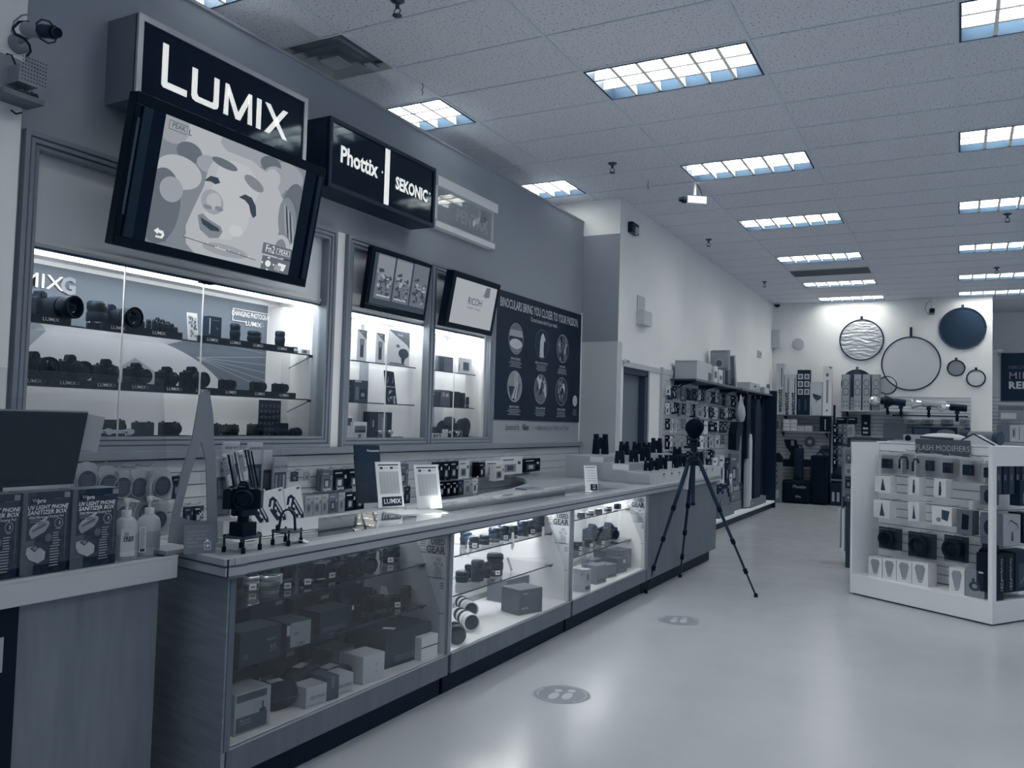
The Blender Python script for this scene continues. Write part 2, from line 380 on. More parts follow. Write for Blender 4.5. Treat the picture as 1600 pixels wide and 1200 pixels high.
# slatwall under the cabinets: every board a piece
sl = TH('slatwall_panel','long pale slatwall of horizontal boards behind the glass counter, below the lit cabinets','slatwall',(XW,2.28,0))
bm_ = MB().box(0,0,0,.018,6.57,.068,SLAT).mesh('slat_board')
OB('slatwall_back', MB().box(-.02,0,.0,.0,6.57,1.19,GROOVE), sl)
for k in range(14): OB('slat_board', bm_, sl, loc=(0,0,1.185-.0725*(k+1)+.0))
OB('slatwall_end', MB().box(-.02,6.57,0,.04,6.588,1.19,LG2), sl)
# sill ledge
OB('trim_1', MB().box(XW,2.28,1.19,XW+.055,8.866,1.235,FRM), kind='structure', bevel=.004)
# ================================================================ shared builders
def poly_e(cy, cz, ry, rz_, n=28, rot=0, a0=0, a1=2*PI):
    c,s=math.cos(rot),math.sin(rot); o=[]
    m = n if abs(a1-a0-2*PI)<1e-6 else n+1
    for k in range(m):
        t=a0+(a1-a0)*k/n; u,v=ry*math.cos(t),rz_*math.sin(t); o.append((cy+u*c-v*s, cz+u*s+v*c))
    return o
def rect(y0,z0,y1,z1): return [(y0,z0),(y1,z0),(y1,z1),(y0,z1)]
class Flat(MB):
    """flat print: polygons in (y,z) at increasing tiny x"""
    def __init__(s, x=.0006, step=.00012, mtx=None): MB.__init__(s, mtx); s.x=x; s.step=step
    def p(s, pts, m, lift=True):
        s.quad([(s.x,a,b) for a,b in pts], m)
        if lift: s.x+=s.step
        return s
    def rs(s, rects, m):
        for r in rects: s.quad([(s.x,a,b) for a,b in rect(*r)], m)
        s.x+=s.step; return s
def lines(fl, y0,z1,y1,n,pitch,h,m,ragged=.25,center=False,seed=0):
    R=random.Random(seed+int(y0*1000)); rr=[]
    for k in range(n):
        q=(y1-y0)*R.uniform(0,ragged); z=z1-k*pitch
        rr.append((y0+(q/2 if center else 0), z-h, y1-(q/2 if center else q), z))
    fl.rs(rr,m)
_mc={}
def cached(key, fn):
    if key not in _mc: _mc[key]=fn()
    return _mc[key]
def rbox(x0,y0,z0,x1,y1,z1,m,bev=.006,name='body'):
    """rounded box mesh via bmesh"""
    me=MB().box(x0,y0,z0,x1,y1,z1,m).mesh(name); bm=bmesh.new(); bm.from_mesh(me)
    bmesh.ops.bevel(bm, geom=bm.edges[:], offset=bev, segments=2, affect='EDGES', profile=.6); bm.to_mesh(me); bm.free(); return me
def body_mesh(w,h,d,hump,grip=True,m=BLK):
    def f():
        g=MB()
        top=[(-w/2,0),(w/2,0),(w/2,h*.86),(w*.42,h*.93)]
        if hump: top+=[(w*.17,h*.93),(w*.12,h*1.2),(w*.07,h*1.28),(-w*.07,h*1.28),(-w*.12,h*1.2),(-w*.17,h*.93)]
        top+=[(-w*.40,h*.93),(-w/2,h*.86)]
        g.prism(top,-d/2,d/2,m)
        if grip: g.prism([(-w/2,0),(-w*.26,0),(-w*.26,h*.86),(-w*.33,h*.96),(-w*.47,h*.9),(-w/2,h*.8)],d/2,d/2+d*.55,m)
        if hump: g.prism([(-w*.10,h*.95),(w*.10,h*.95),(w*.07,h*1.18),(-w*.07,h*1.18)],d/2,d*.5+d*.4,m)
        g.cyl((0,-w*.36,h*.93),(0,-w*.36,h*1.02),w*.055,DK); g.cyl((0,w*.33,h*.93),(0,w*.33,h*1.0),w*.07,DK)
        me=g.mesh('body'); bm=bmesh.new(); bm.from_mesh(me); bmesh.ops.bevel(bm,geom=[e for e in bm.edges if e.calc_length()>.02],offset=.0025,segments=1,affect='EDGES'); bm.to_mesh(me); bm.free(); return me
    return cached(('body',round(w,3),round(h,3),round(d,3),hump,grip,m.name),f)
def lens_mesh(r,L,ring=BLKR,m=BLK,flare=1.0,band=None):
    def f():
        X=RY(PI/2); g=MB()
        g.lathe([(r*.86,0),(r*.92,L*.05),(r*.95,L*.25)],m,20,X)
        g.lathe([(r,L*.25),(r*1.02,L*.27),(r*1.02,L*.55),(r,L*.57)],ring,20,X)
        if band: g.lathe([(r*.99,L*.57),(r*1.0,L*.59),(r*1.0,L*.63)],band,20,X)
        g.lathe([(r*.97,L*.6),(r*.98,L*.75),(r*flare,L*.8),(r*flare,L),(r*flare*.86,L),(r*flare*.84,L*.92)],m,20,X)
        return g.mesh('lens')
    return cached(('lens',round(r,4),round(L,3),ring.name,m.name,flare,band.name if band else 0),f)
def glass_mesh(r): return cached(('gl',round(r,4)), lambda: MB().lathe([(r*.84,0),(r*.6,r*.16),(r*.2,r*.24)],BLKG,18,RY(PI/2)).mesh('front_element'))
def camera(label, loc, rz=0, w=.13, h=.078, d=.045, hump=True, L=.075, r=.034, group=None, ring=None, tag_=False, rot=None, flare=1.0, m=BLK, brand=None, cat='camera'):
    t=TH('camera',label,cat,loc,rz,group,rot)
    OB('body',body_mesh(w,h,d,hump,hump,m),t)
    if L>0:
        o=OB('lens',lens_mesh(r,L,m=BLK,flare=flare,band=ring),t,loc=(d/2,w*.06,h*.46))
        OB('front_element',glass_mesh(r),o,loc=(L*.9,0,0))
    else:
        OB('lens_mount',cached(('mount',r),lambda:MB().lathe([(r,0),(r,.004),(r*.8,.004),(r*.78,-.004)],CHR,18,RY(PI/2)).mesh('mount')),t,loc=(d/2,w*.06,h*.46))
    if brand: TXT(t,brand,(d*.9+.001,0,h*1.05),h*.10,LG,bold=0,sx=1.0)
    if tag_:
        OB('price_tag',cached('ptag',lambda:Flat().p(rect(-.018,-.012,.018,.012),WH).p(rect(-.010,-.004,.010,.004),PRM).mesh('price_tag')),t,loc=(d/2+.03,-w*.3,h*.25))
    return t
def lens_up(label, loc, r=.036, h=.09, group=None, m=BLK, band=None, tag_=False, rz=0, cat='lens', silver=False):
    t=TH('camera_lens',label,cat,loc,rz,group)
    def f():
        g=MB(); g.lathe([(r*.92,0),(r*.98,h*.04),(r*.96,h*.2),(r,h*.22),(r,h*.3)],m,20); g.lathe([(r*.93,h*.62),(r*.93,h*.7),(r*1.02,h*.76),(r*1.02,h*.97),(r*.9,h)],m,20); return g.mesh('barrel')
    OB('barrel',cached(('lb',r,h,m.name),f),t)
    OB('focus_ring',cached(('lr',r,h),lambda:MB().lathe([(r*.98,h*.3),(r*1.03,h*.32),(r*1.03,h*.6),(r*.98,h*.62)],BLKR if not silver else MG,20).mesh('focus_ring')),t)
    OB('lens_cap',cached(('lc',r,h),lambda:MB().lathe([(r*.9,h),(r*.9,h+.004),(r*.5,h+.005)],BLKG,18).mesh('lens_cap')),t)
    if band: OB('index_band',cached(('ld',r,h,band.name),lambda:MB().lathe([(r*1.005,h*.22),(r*1.005,h*.27)],band,20).mesh('index_band')),t)
    if tag_: OB('price_tag',cached(('pt2',r,h),lambda:Flat(x=r*1.04).p(rect(-.015,h*.1,.015,h*.1+.026),WH).p(rect(-.009,h*.1+.008,.009,h*.1+.017),PRM).mesh('price_tag')),t)
    return t
def carton(label, loc, size, m=WH, rz=0, pr=None, texts=(), group=None, name='carton', cat='box', rot=None, lid=False, side=None, topm=None):
    """d(x) w(y) h(z); front at +x/2. pr: list of (y0,z0,y1,z1,mat) fractions -.5...5 / 0..1 on front; side: same on -Y face"""
    d,w_,h=size; t=TH(name,label,cat,loc,rz,group,rot)
    OB('box_body',cached(('cb',d,w_,h,m.name),lambda:rbox(-d/2,-w_/2,0,d/2,w_/2,h,m,min(.002,h/8))),t)
    if pr:
        fl=Flat(x=d/2+.0006)
        for a in pr:
            if len(a)==5: fl.p(rect(a[0]*w_,a[1]*h,a[2]*w_,a[3]*h),a[4])
            else: fl.p([(y*w_,z*h) for y,z in a[0]],a[1])
        OB('printed_front',fl,t)
    if side:
        fl=Flat(x=w_/2+.0006,mtx=RZ(-PI/2))
        for a in side: fl.p(rect(a[0]*d,a[1]*h,a[2]*d,a[3]*h),a[4])
        OB('printed_side',fl,t)
    if topm: OB('top_flap',MB().box(-d/2,-w_/2,h,d/2,w_/2,h+.002,topm),t)
    for s,y,z,sz,mm in texts: TXT(t,s,(d/2+.002,y*w_,z*h),sz*h,mm,bold=.01)
    return t
def shelfglass(parent,x0,x1,y0,y1,z,t=.008):
    o=OB('glass_shelf',MB().box(x0,y0,z-t,x1,y1,z,SHG),parent)
    OB('polished_edge',MB().box(x1,y0,z-t,x1+.0015,y1,z,M('glass_edge',.03,.2)),o)
    return o
def ME(name,v,e=1.0):
    m=M('screen_'+name,v,.25,emit=e,k=1.0); m.node_tree.nodes['Principled BSDF'].inputs['Base Color'].default_value=(.01,.01,.012,1); return m
# ================================================================ display cabinets in the dark wall
def moulding(parent, y0,z0,y1,z1, wd, x0=XW, xp=.035):
    """mitred picture-frame moulding, four rails, two grooves"""
    prof=[(0,0),(0,xp),(wd*.30,xp),(wd*.34,xp-.008),(wd*.40,xp-.008),(wd*.44,xp-.004),(wd*.66,xp-.004),(wd*.70,xp-.014),(wd*.76,xp-.014),(wd*.8,xp-.010),(wd,xp-.012),(wd,-.03)]
    cor=[(y0,z0,1,1),(y1,z0,-1,1),(y1,z1,-1,-1),(y0,z1,1,-1)]
    for k in range(4):
        a=cor[k]; b=cor[(k+1)%4]; g=MB(); n=len(prof); vv=[]
        for c in (a,b):
            for q,xx in prof: vv.append((x0+xx, c[0]+c[2]*q, c[1]+c[3]*q))
        for i in range(n-1):
            gm = FRMD if i in (3,7) else FRM
            g.add([vv[i],vv[i+1],vv[n+i+1],vv[n+i]],[(0,1,2,3)],gm)
        OB('frame_rail',g,parent)
XB=-4.30
HEADZ=2.215
def cabinet(name,label,y0,y1,frame,divs,inner_right,post=None):
    t=TH(name,label,'display cabinet',(0,0,0))
    fy0,fz0,fy1,fz1=frame
    moulding(t,fy0,fz0,fy1,fz1,.075)
    OB('interior_back',MB().box(XB-.02,y0,1.25,XB,y1,2.70,CASEW),t)
    OB('interior_floor',MB().box(XB,y0,1.25,XW-.02,y1,1.275,CASEW),t)
    OB('side_wall',MB().box(XB,y0-.02,1.25,XW-.03,y0,2.7,CASEW),t)
    OB('side_wall',MB().box(XB,y1,1.25,XW-.03,y1+.02,2.7,CASEW),t)
    OB('interior_top',MB().box(XB,y0,HEADZ+.02,XW-.03,y1,HEADZ+.04,CASEW),t)
    OB('header_panel',MB().box(-3.915,y0-.02,HEADZ,-3.895,y1+.02,2.72,M('header_board',.80,.5,k=.4)),t)
    OB('header_lip',MB().box(-3.915,y0,HEADZ-.006,-3.885,y1,HEADZ+.003,DK2),t)
    return t
CLIT=M('cabinet_lamp',1,.5,emit=CASE*1.3,k=1)
# --- big cabinet
c1=cabinet('display_cabinet','wide framed wall cabinet with lit shelves of cameras under the big tilted television',2.40,4.46,(2.296,1.235,4.51,2.742),None,None)
OB('lamp_strip',MB().box(-4.10,2.42,HEADZ+.005,-3.93,4.44,HEADZ+.02,CLIT),c1)
# printed backdrop
bd=Flat(x=0,mtx=T3(XB+.004,0,0))
BDK=M('backdrop_grey',.13,.6); BDP=M('backdrop_pale',.50,.6); BDM=M('backdrop_mid',.24,.6); BDL=M('backdrop_line',.4,.6)
bd.p(rect(2.42,1.60,4.36,2.21),BDK)
e=[p for p in poly_e(3.10,1.35,1.02,.56,60,0,0,PI) if p[1]>1.60]
bd.p(e,BDP)
bd.p([(2.42,1.60),(2.42,1.86),(2.75,1.86),(2.50,1.60)],BDM); bd.p([(3.05,1.60),(3.30,1.76),(3.62,1.60)],M('bd3',.30,.6))
for k in range(5): bd.p([(3.75,1.80-k*.0),(4.36,1.85-k*.055),(4.36,1.847-k*.055),(3.75,1.797)],BDL)
bd.p(rect(4.0,2.0,4.36,2.004),BDK)
bdo=OB('printed_backdrop',bd,c1)
x_=XB+.012
def cb(px_,py_): q=onX(px_,py_,x_); return (x_,q.y,q.z)
TXT(c1,'MIX',cb(66,440),.11,PRN,bold=.03,align='CENTER',sx=1.25); TXT(c1,'G',cb(107,448),.125,MG2,bold=.04)
TXT(c1,'CHANGING PHOTOGRAPHY',cb(396,494),.050,PRN,bold=.02,sx=.60)
TXT(c1,'LUMIX',cb(396,507),.045,PRN,bold=.02,sx=1.1); TXT(c1,'G',cb(410,508),.045,MG2,bold=.02)
fl=Flat(x=x_); 
a_=cb(364,482); b_=cb(429,512)
for r in ((a_[1],a_[2],b_[1],a_[2]+.004),(a_[1],a_[2]-.075,a_[1]+.005,a_[2]),(b_[1]-.005,a_[2]-.10,b_[1],a_[2]),(a_[1],a_[2]-.079,a_[1]+.13,a_[2]-.075)): fl.p(rect(*r),PRN)
OB('print_outline',fl,c1)
OB('rear_fillet',MB().box(XB,4.37,1.28,XB+.14,4.46,2.2,CASEW),c1)
s1=shelfglass(c1,-4.29,-3.955,2.40,4.44,1.868); s2=shelfglass(c1,-4.29,-3.955,2.40,4.44,1.560)
# brackets of the shelves
for z in (1.86,1.552):
    OB('shelf_bracket',MB().tube([(-3.95,4.445,z),(-4.2,4.445,z-.10)],.003,DK),c1)
    OB('shelf_clip',MB().box(-3.96,4.42,z-.012,-3.94,4.455,z+.006,DK),c1)
# glass panes
gy=[2.37]+[onX(190,550,-3.90).y,onX(314,560,-3.90).y]+[4.455]
EDGEL=M('pane_edge',.8,.3)
for a,b_ in zip(gy,gy[1:]):
    o=OB('glass_door',MB().box(-3.902,a+.002,1.28,-3.896,b_-.002,HEADZ-.004,GL),c1)
    OB('polished_edge',MB().box(-3.904,b_-.005,1.28,-3.894,b_-.001,HEADZ-.004,EDGEL),o)
OB('hinge',MB().box(-3.91,gy[2]-.04,2.20,-3.88,gy[2]+.05,2.214,BLK),c1)
lk=MB().cyl((-3.885,gy[1]-.07,1.335),(-3.87,gy[1]-.07,1.335),.018,CHR).cyl((-3.885,gy[1]+.055,1.335),(-3.87,gy[1]+.055,1.335),.018,CHR).box(-3.893,gy[1]-.13,1.325,-3.885,gy[1]+.09,1.345,CHR)
OB('lock',lk,c1)
# --- double cabinet
c2=cabinet('display_cabinet','narrower framed double wall cabinet with brightly lit shelves under two small screens',4.735,6.70,(4.63,1.22,6.80,2.742),None,None)
OB('frame_mullion',MB().box(XW-.03,5.69,1.25,XW+.03,5.78,2.70,FRM).box(XW+.03,5.705,1.25,XW+.034,5.712,2.7,FRMD).box(XW+.03,5.755,1.25,XW+.034,5.762,2.7,FRMD),c2)
OB('partition',MB().box(XB,5.72,1.27,XW-.03,5.745,2.21,CASEW),c2)
OB('lamp_strip',MB().box(-4.15,4.78,HEADZ+.004,-3.93,5.70,HEADZ+.02,CLIT),c2); OB('lamp_strip',MB().box(-4.15,5.78,HEADZ+.004,-3.93,6.66,HEADZ+.02,CLIT),c2)
for a,b_ in ((4.74,5.72),(5.75,6.69)):
    for z in (1.868,1.560): shelfglass(c2,-4.29,-3.95,a,b_-.02,z)
    m_=(a+b_)/2
    for q0,q1 in ((a,m_),(m_,b_)):
        o=OB('glass_door',MB().box(-3.902,q0+.002,1.28,-3.896,q1-.002,HEADZ-.004,GL),c2)
        if q1==m_: OB('polished_edge',MB().box(-3.904,q1-.004,1.28,-3.894,q1,HEADZ-.004,EDGEL),o)
    OB('rear_post',MB().box(XB,m_+.18,1.28,XB+.03,m_+.26,2.20,M('post_grey',.35,.6)),c2)
    OB('lock',MB().cyl((-3.893,m_-.06,1.335),(-3.87,m_-.06,1.335),.018,CHR).cyl((-3.893,m_+.06,1.335),(-3.87,m_+.06,1.335),.018,CHR),c2)
# ================================================================ signs
def lightbox(name,label,x0,x1,y0,y1,z0,z1,case,face,lip,lipm):
    t=TH(name,label,'sign',(x1,(y0+y1)/2,z0)); w_=y1-y0; h=z1-z0; d=x1-x0
    OB('case',MB().box(-d,-w_/2,0,-.012,w_/2,h,case),t)
    OB('face',MB().box(-.014,-w_/2+lip,lip,-.006,w_/2-lip,h-lip,face),t)
    for a in ((-w_/2,0,w_/2,lip),(-w_/2,h-lip,w_/2,h),(-w_/2,lip,-w_/2+lip,h-lip),(w_/2-lip,lip,w_/2,h-lip)):
        OB('bezel_rail',MB().box(-.02,a[0],a[1],.004,a[2],a[3],lipm),t)
    return t,w_,h
SIGNF=M('sign_face',.010,.06,spec=.6); LETL=M('lit_letter',.95,.5,emit=.50,k=1)
t,w_,h=lightbox('light_box_sign','largest dark light box sign, five white letters and a pale metal rim',XW,-3.615,2.705,3.935,3.00,3.435,M('sign_case',.19,.5),SIGNF,.03,M('rim_pale',.5,.35,.3))
# letters of the big sign, drawn as outlines (cap height H, wide grotesque)
def word(parent, glyphs, y, z, H, m, x=.0, depth=.002):
    for pts_list,adv in glyphs:
        g=MB()
        for pts in pts_list: g.prism([(y+a*H, z+b_*H) for a,b_ in pts], x, x+depth, m)
        if pts_list: OB('letter',g,parent)
        y+=adv*H
S=.17
def LUMIX():
    L=[[[(0,0.06),(.06,0),(.78,0),(.78,S),(S,S),(S,1.12),(0,1.12)]],.93]
    U=[[[(0,.12),(.04,.04),(.14,0),(S+.06,S*.9),(S,S+.06),(S,.86),(0,.86)],[(.14,0),(.76,0),(.70,S*.9),(S+.06,S*.9)],[(.76,0),(.86,.04),(.9,.12),(.9,.86),(.9-S,.86),(.9-S,S+.06),(.70,S*.9)]],1.08]
    Mm=[[[(0,0),(.16,0),(.16,.62),(.16,.86),(.04,.86)],[(.16,.86),(.16,.58),(.44,.0),(.60,.0),(.60,.16)],[(.44,0),(.60,0),(.88,.58),(.88,.86)],[(.88,0),(1.04,0),(1.0,.86),(.88,.86)]],1.20]
    Mm[0][1]=[(.16,.86),(.14,.60),(.44,0),(.52,.20)]; Mm[0][2]=[(.52,.20),(.44,0),(.60,0),(.90,.60),(.88,.86)]
    I=[[[(0,0),(S,0),(S,.86),(0,.86)]],.32]
    X=[[[(0,0),(.2,0),(.92,.86),(.72,.86)],[(0,.86),(.2,.86),(.92,0),(.72,0)]],.9]
    return [L,U,Mm,I,X]
gl_=LUMIX(); tot=sum(a[1] for a in gl_)
Hh=.205
word(t,gl_,-tot*Hh/2-.01,.115,Hh,LETL,x=-.004,depth=.003)
t,w_,h=lightbox('light_box_sign','black light box sign with two white words split by a white bar',XW,-3.625,4.165,5.415,2.945,3.41,M('case_black',.014,.45),SIGNF,.028,M('rim_black',.02,.4))
OB('white_divider',MB().box(-.008,-.02,.03,-.004,.035,h-.03,LETL),t)
TXT(t,'Phottix',(0,-.315,h*.52),.155,LETL,bold=.03,sx=.88); TXT(t,'SEKONIC',(0,.315,h*.46),.125,LETL,bold=.035,sx=.80)
TXT(t,'°',(0,.55,h*.50),.06,LETL); TXT(t,'°',(0,-.055,h*.5),.06,LETL)
# unlit pale sign
t=TH('light_box_sign','unlit pale box sign with faint grey letters behind a clear cover','sign',(-3.80,6.17,3.03))
PSI=M('sign_pale',.7,.5); w_=.99; h=.42
OB('case',MB().box(-.05,-w_/2,0,0,w_/2,h-.08,PSI),t); OB('top_housing',MB().box(-.05,-w_/2-.0,h-.08,.03,w_/2+.02,h,M('sign_pale2',.8,.5)),t)
OB('inner_panel',MB().box(0,-w_/2+.05,.07,.004,w_/2-.05,h-.10,M('sign_inner',.36,.3)),t)
OB('bottom_rail',MB().box(0,-w_/2,0,.02,w_/2,.06,M('sign_pale2',.8,.5)),t); OB('rail_groove',MB().box(.02,-w_/2,.05,.022,w_/2,.056,MG),t)
TXT(t,'PENTAX',(.006,.10,h*.40),.155,M('ghost_letter',.55,.5),bold=.04,sx=.92)
OB('clear_cover',MB().box(.016,-w_/2+.02,.06,.019,w_/2-.02,h-.08,GL),t)
# ================================================================ televisions
def tv(label,TL,TR,BR,BL,xt,xb,th,bez,bezb,case=BLK,rc=0):
    A=onX(*TL,xt); B_=onX(*TR,xt); C_=onX(*BR,xb); D_=onX(*BL,xb)
    top=(A+B_)/2; bot_=(C_+D_)/2; c=(top+bot_)/2; y0=(A.y+D_.y)/2; y1=(B_.y+C_.y)/2; w_=y1-y0
    zt=(A.z+B_.z)/2; zb=(C_.z+D_.z)/2; hh=math.hypot(zt-zb,xt-xb); tilt=math.atan2(xt-xb,zt-zb)
    t=TH('television',label,'television',(c.x,(y0+y1)/2,(zt+zb)/2),rot=(0,tilt,0))
    OB('case',rbox(-th,-w_/2,-hh/2,-.012,w_/2,hh/2,case,.008,'case'),t)
    if rc: OB('rear_cover',MB().box(-th-rc,-w_*.36,-hh*.34,-th,w_*.36,hh*.34,case),t)
    for a in ((-w_/2,hh/2-bez,w_/2,hh/2),(-w_/2,-hh/2,w_/2,-hh/2+bezb),(-w_/2,-hh/2+bezb,-w_/2+bez,hh/2-bez),(w_/2-bez,-hh/2+bezb,w_/2,hh/2-bez)):
        OB('bezel_rail',MB().box(-.012,a[0],a[1],0,a[2],a[3],BLKG),t,bevel=.003)
    wx=XW-c.x+th*.5
    OB('wall_bracket',MB().box(wx-.02,-.1,-.1,-th-.04,.1,.1,DK),t)
    return t,w_,hh
t,w_,hh=tv('big tilted television showing a close-up of a laughing mask face',(216,145),(512,262),(475,449),(178,382),-3.40,-3.53,.07,.055,.05,rc=.045)
sy0,sy1,sz0,sz1=-w_/2+.165,w_/2-.165,-hh/2+.05,hh/2-.055
OB('speaker_bar',MB().box(0,-w_/2+.035,-hh/2+.05,.012,-w_/2+.085,hh/2-.06,DK),t); OB('speaker_bar',MB().box(0,w_/2-.06,-hh/2+.05,.012,w_/2-.03,hh/2-.06,DK),t)
OB('speaker_bar',MB().box(0,-w_/2+.012,-hh/2+.15,.006,-w_/2+.026,hh/2-.12,DK2),t)
s0,s1,s2,s3,s4,s5=[ME(n,v,1.0) for n,v in (('a',.05),('b',.13),('c',.21),('d',.31),('e',.42),('f',.62))]
sc=MB().box(-.004,-w_/2+.05,sz0,-.002,w_/2-.05,sz1,M('screen_dark',.008,.08)); 
SW=sy1-sy0; SH=sz1-sz0
def U(a,b_): return (sy0+a*SW, sz0+b_*SH)
def UP(l): return [U(*p) for p in l]
def UE(cx,cy,rx,ry,n=28,rot=0,a0=0,a1=2*PI): return [U(a,b_) for a,b_ in poly_e(cx,cy,rx,ry,n,rot,a0,a1)]
def clipU(l): return [(min(max(a,sy0),sy1),min(max(b_,sz0),sz1)) for a,b_ in l]
OB('screen',sc,t)
fl=Flat(x=0)
fl.p(UP([(0,0),(1,0),(1,1),(0,1)]),s2)
bg=[(.30,.90,.24,.13,s4),(.05,.93,.1,.13,s3),(.55,.97,.2,.1,s3),(.17,.78,.08,.08,s1),(.13,.60,.14,.13,s4),(.05,.30,.12,.30,s1),(.10,.45,.07,.10,s3),(.86,.88,.13,.12,s3),(.95,.55,.10,.3,s1),(.72,.93,.08,.07,s1),(.30,.74,.08,.07,s3),(.96,.2,.08,.14,s4)]
for cx,cy,rx,ry,m in bg: fl.p(clipU(UE(cx,cy,rx,ry)),m)
# bun, head, ear
fl.p(clipU(UE(.77,.80,.10,.13)),s3); fl.p(clipU(UE(.75,.81,.06,.09)),s4)
fl.p(clipU(UP([(.33,.80),(.42,.90),(.58,.90),(.76,.82),(.86,.66),(.88,.48),(.86,.30),(.84,.10),(.80,.0),(.30,.0),(.24,.06),(.22,.20),(.25,.36),(.29,.55),(.30,.70)])),s4)
fl.p(clipU(UP([(.36,.74),(.44,.84),(.56,.84),(.68,.72),(.64,.50),(.62,.30),(.52,.18),(.38,.15),(.32,.30),(.34,.50)])),ME('g',.47))
fl.p(clipU(UE(.92,.48,.075,.22,rot=.15)),s2)
for k in range(5): fl.p(clipU(UE(.90+.018*k,.50-.02*k,.008,.15,10,rot=.2)),s0 if k%2 else s3)
fl.p(clipU(UE(.90,.22,.08,.13)),s4); fl.p(clipU(UE(.90,.22,.045,.09)),s2); fl.p(clipU(UE(.97,.12,.03,.1)),s0)
fl.p(UE(.40,.79,.09,.035,rot=-.15),s1)      # brow
fl.p(UE(.62,.715,.085,.045,rot=-.55),s2)
# eyes
fl.p(UP([(.285,.60),(.32,.655),(.37,.66),(.39,.625),(.36,.60),(.33,.61)]),s0)
fl.p(UP([(.53,.56),(.57,.60),(.62,.59),(.66,.53),(.675,.45),(.655,.42),(.63,.46),(.61,.52),(.575,.55)]),s0)
fl.p(UE(.36,.45,.075,.10,rot=.2),s3); fl.p(UE(.37,.46,.05,.07),s4); fl.p(UE(.335,.40,.03,.018),s2); fl.p(UE(.41,.41,.03,.02),s2)
fl.p(UP([(.28,.31),(.31,.335),(.36,.30),(.44,.27),(.46,.23),(.44,.17),(.38,.15),(.31,.20)]),s2)
fl.p(UP([(.30,.30),(.34,.285),(.43,.25),(.44,.225),(.38,.215),(.32,.25)]),s0)
fl.p(UE(.55,.27,.05,.05),ME('h',.52)); fl.p(UE(.5,.08,.16,.05),s3)
OB('screen_picture',fl,t)
fl=Flat(x=.006)
UI=ME('ui',.75); UID=ME('uid',.08)
def uirect(a,b_,c,d,m): fl.p([U(a,b_),U(c,b_),U(c,d),U(a,d)],m)
uirect(.02,.03,.115,.155,s1); fl.p(UP([(.035,.10),(.06,.13),(.06,.115),(.09,.11),(.10,.08),(.09,.05),(.05,.05),(.05,.065),(.08,.065),(.085,.085),(.06,.09),(.06,.075)]),UI)
uirect(.76,.14,.995,.24,s1); uirect(.77,.0,.995,.125,s1)
for a in ((.02,.965,.13,.97),(.02,.90,.13,.905),(.02,.90,.023,.97),(.128,.90,.13,.97)): uirect(*a,UID)
for a in ((.87,.165,.98,.168),(.87,.215,.98,.218),(.87,.165,.873,.218),(.977,.165,.98,.218)): uirect(*a,UI)
fl.p(UE(.82,.06,.022,.03),UI); 
for k in range(4):
    an=k*PI/2; cx,cy=.82+.04*math.cos(an),.06+.048*math.sin(an); fl.p([U(cx+.016*math.cos(an),cy+.016*math.sin(an)),U(cx-.012*math.sin(an),cy+.012*math.cos(an)),U(cx+.012*math.sin(an),cy-.012*math.cos(an))],UI)
fl.p(UP([(.89,.03),(.95,.02),(.965,.085),(.90,.09)]),UI); fl.p(UP([(.87,.02),(.92,.01),(.93,.06),(.88,.07)]),s3)
for k in range(7): uirect(.22+.075*k,.105-.006*k,.223+.075*k,.125-.006*k,UI)
fl.p(UP([(.21,.112),(.72,.066),(.72,.060),(.21,.106)]),UID)
fl.p(UP([(.42,.09),(.50,.085),(.50,.08),(.42,.085)]),UI)
OB('screen_icons',fl,t,kind='stuff')
TXT(t,'Fn2',(.012,)+U(.815,.19),.06,UI,bold=0,sx=.85); TXT(t,'PEAK',(.012,)+U(.925,.19),.033,UI,bold=0); TXT(t,'PEAK',(.012,)+U(.075,.935),.035,UID,bold=.01); TXT(t,'L',(.012,)+U(.145,.925),.04,UID)
# middle television : three surf-coast pictures
t,w_,hh=tv('small television with three upright seascape pictures side by side',(582,385),(675,412),(665,500),(570,484),-3.69,-3.75,.045,.03,.04)
sy0,sy1,sz0,sz1=-w_/2+.04,w_/2-.03,-hh/2+.045,hh/2-.035; SW=sy1-sy0; SH=sz1-sz0
fl=Flat(x=0); fl.p(UP([(0,0),(1,0),(1,1),(0,1)]),s0)
for k in range(3):
    a0=.06+.31*k; a1=a0+.29; R=random.Random(k+3)
    fl.p(UP([(a0,.12),(a1,.12),(a1,1),(a0,1)]),(s1,s1,s1)[k])
    fl.p(UP([(a0,.62),(a1,.50),(a1,.97),(a0,.97)]),(s2,s2,s1)[k])
    for q in range(44):
        cx=R.uniform(a0+.04,a1-.04); cy=R.uniform(.2,.6); fl.p(UE(cx,cy,R.uniform(.01,.03),R.uniform(.01,.05),8,R.uniform(0,3)),R.choice([s0,s0,s0,s2,s3]))
    fl.p(UP([(a0+.02,.66+.05*(k==0)),(a0+.10,.72),(a0+.12,.66),(a0+.04,.63)]),s0)
    fl.p(UE((a0+a1)/2,.32,.03,.14,12,.1),s1)
OB('screen_picture',fl,t)
fl=Flat(x=.011)
for k in range(3): a0=.08+.31*k; fl.rs([tuple(U(a0,.17-.0*k)+U(a0+.22,.20))],ME('cap',.4))
OB('screen_captions',fl,t)
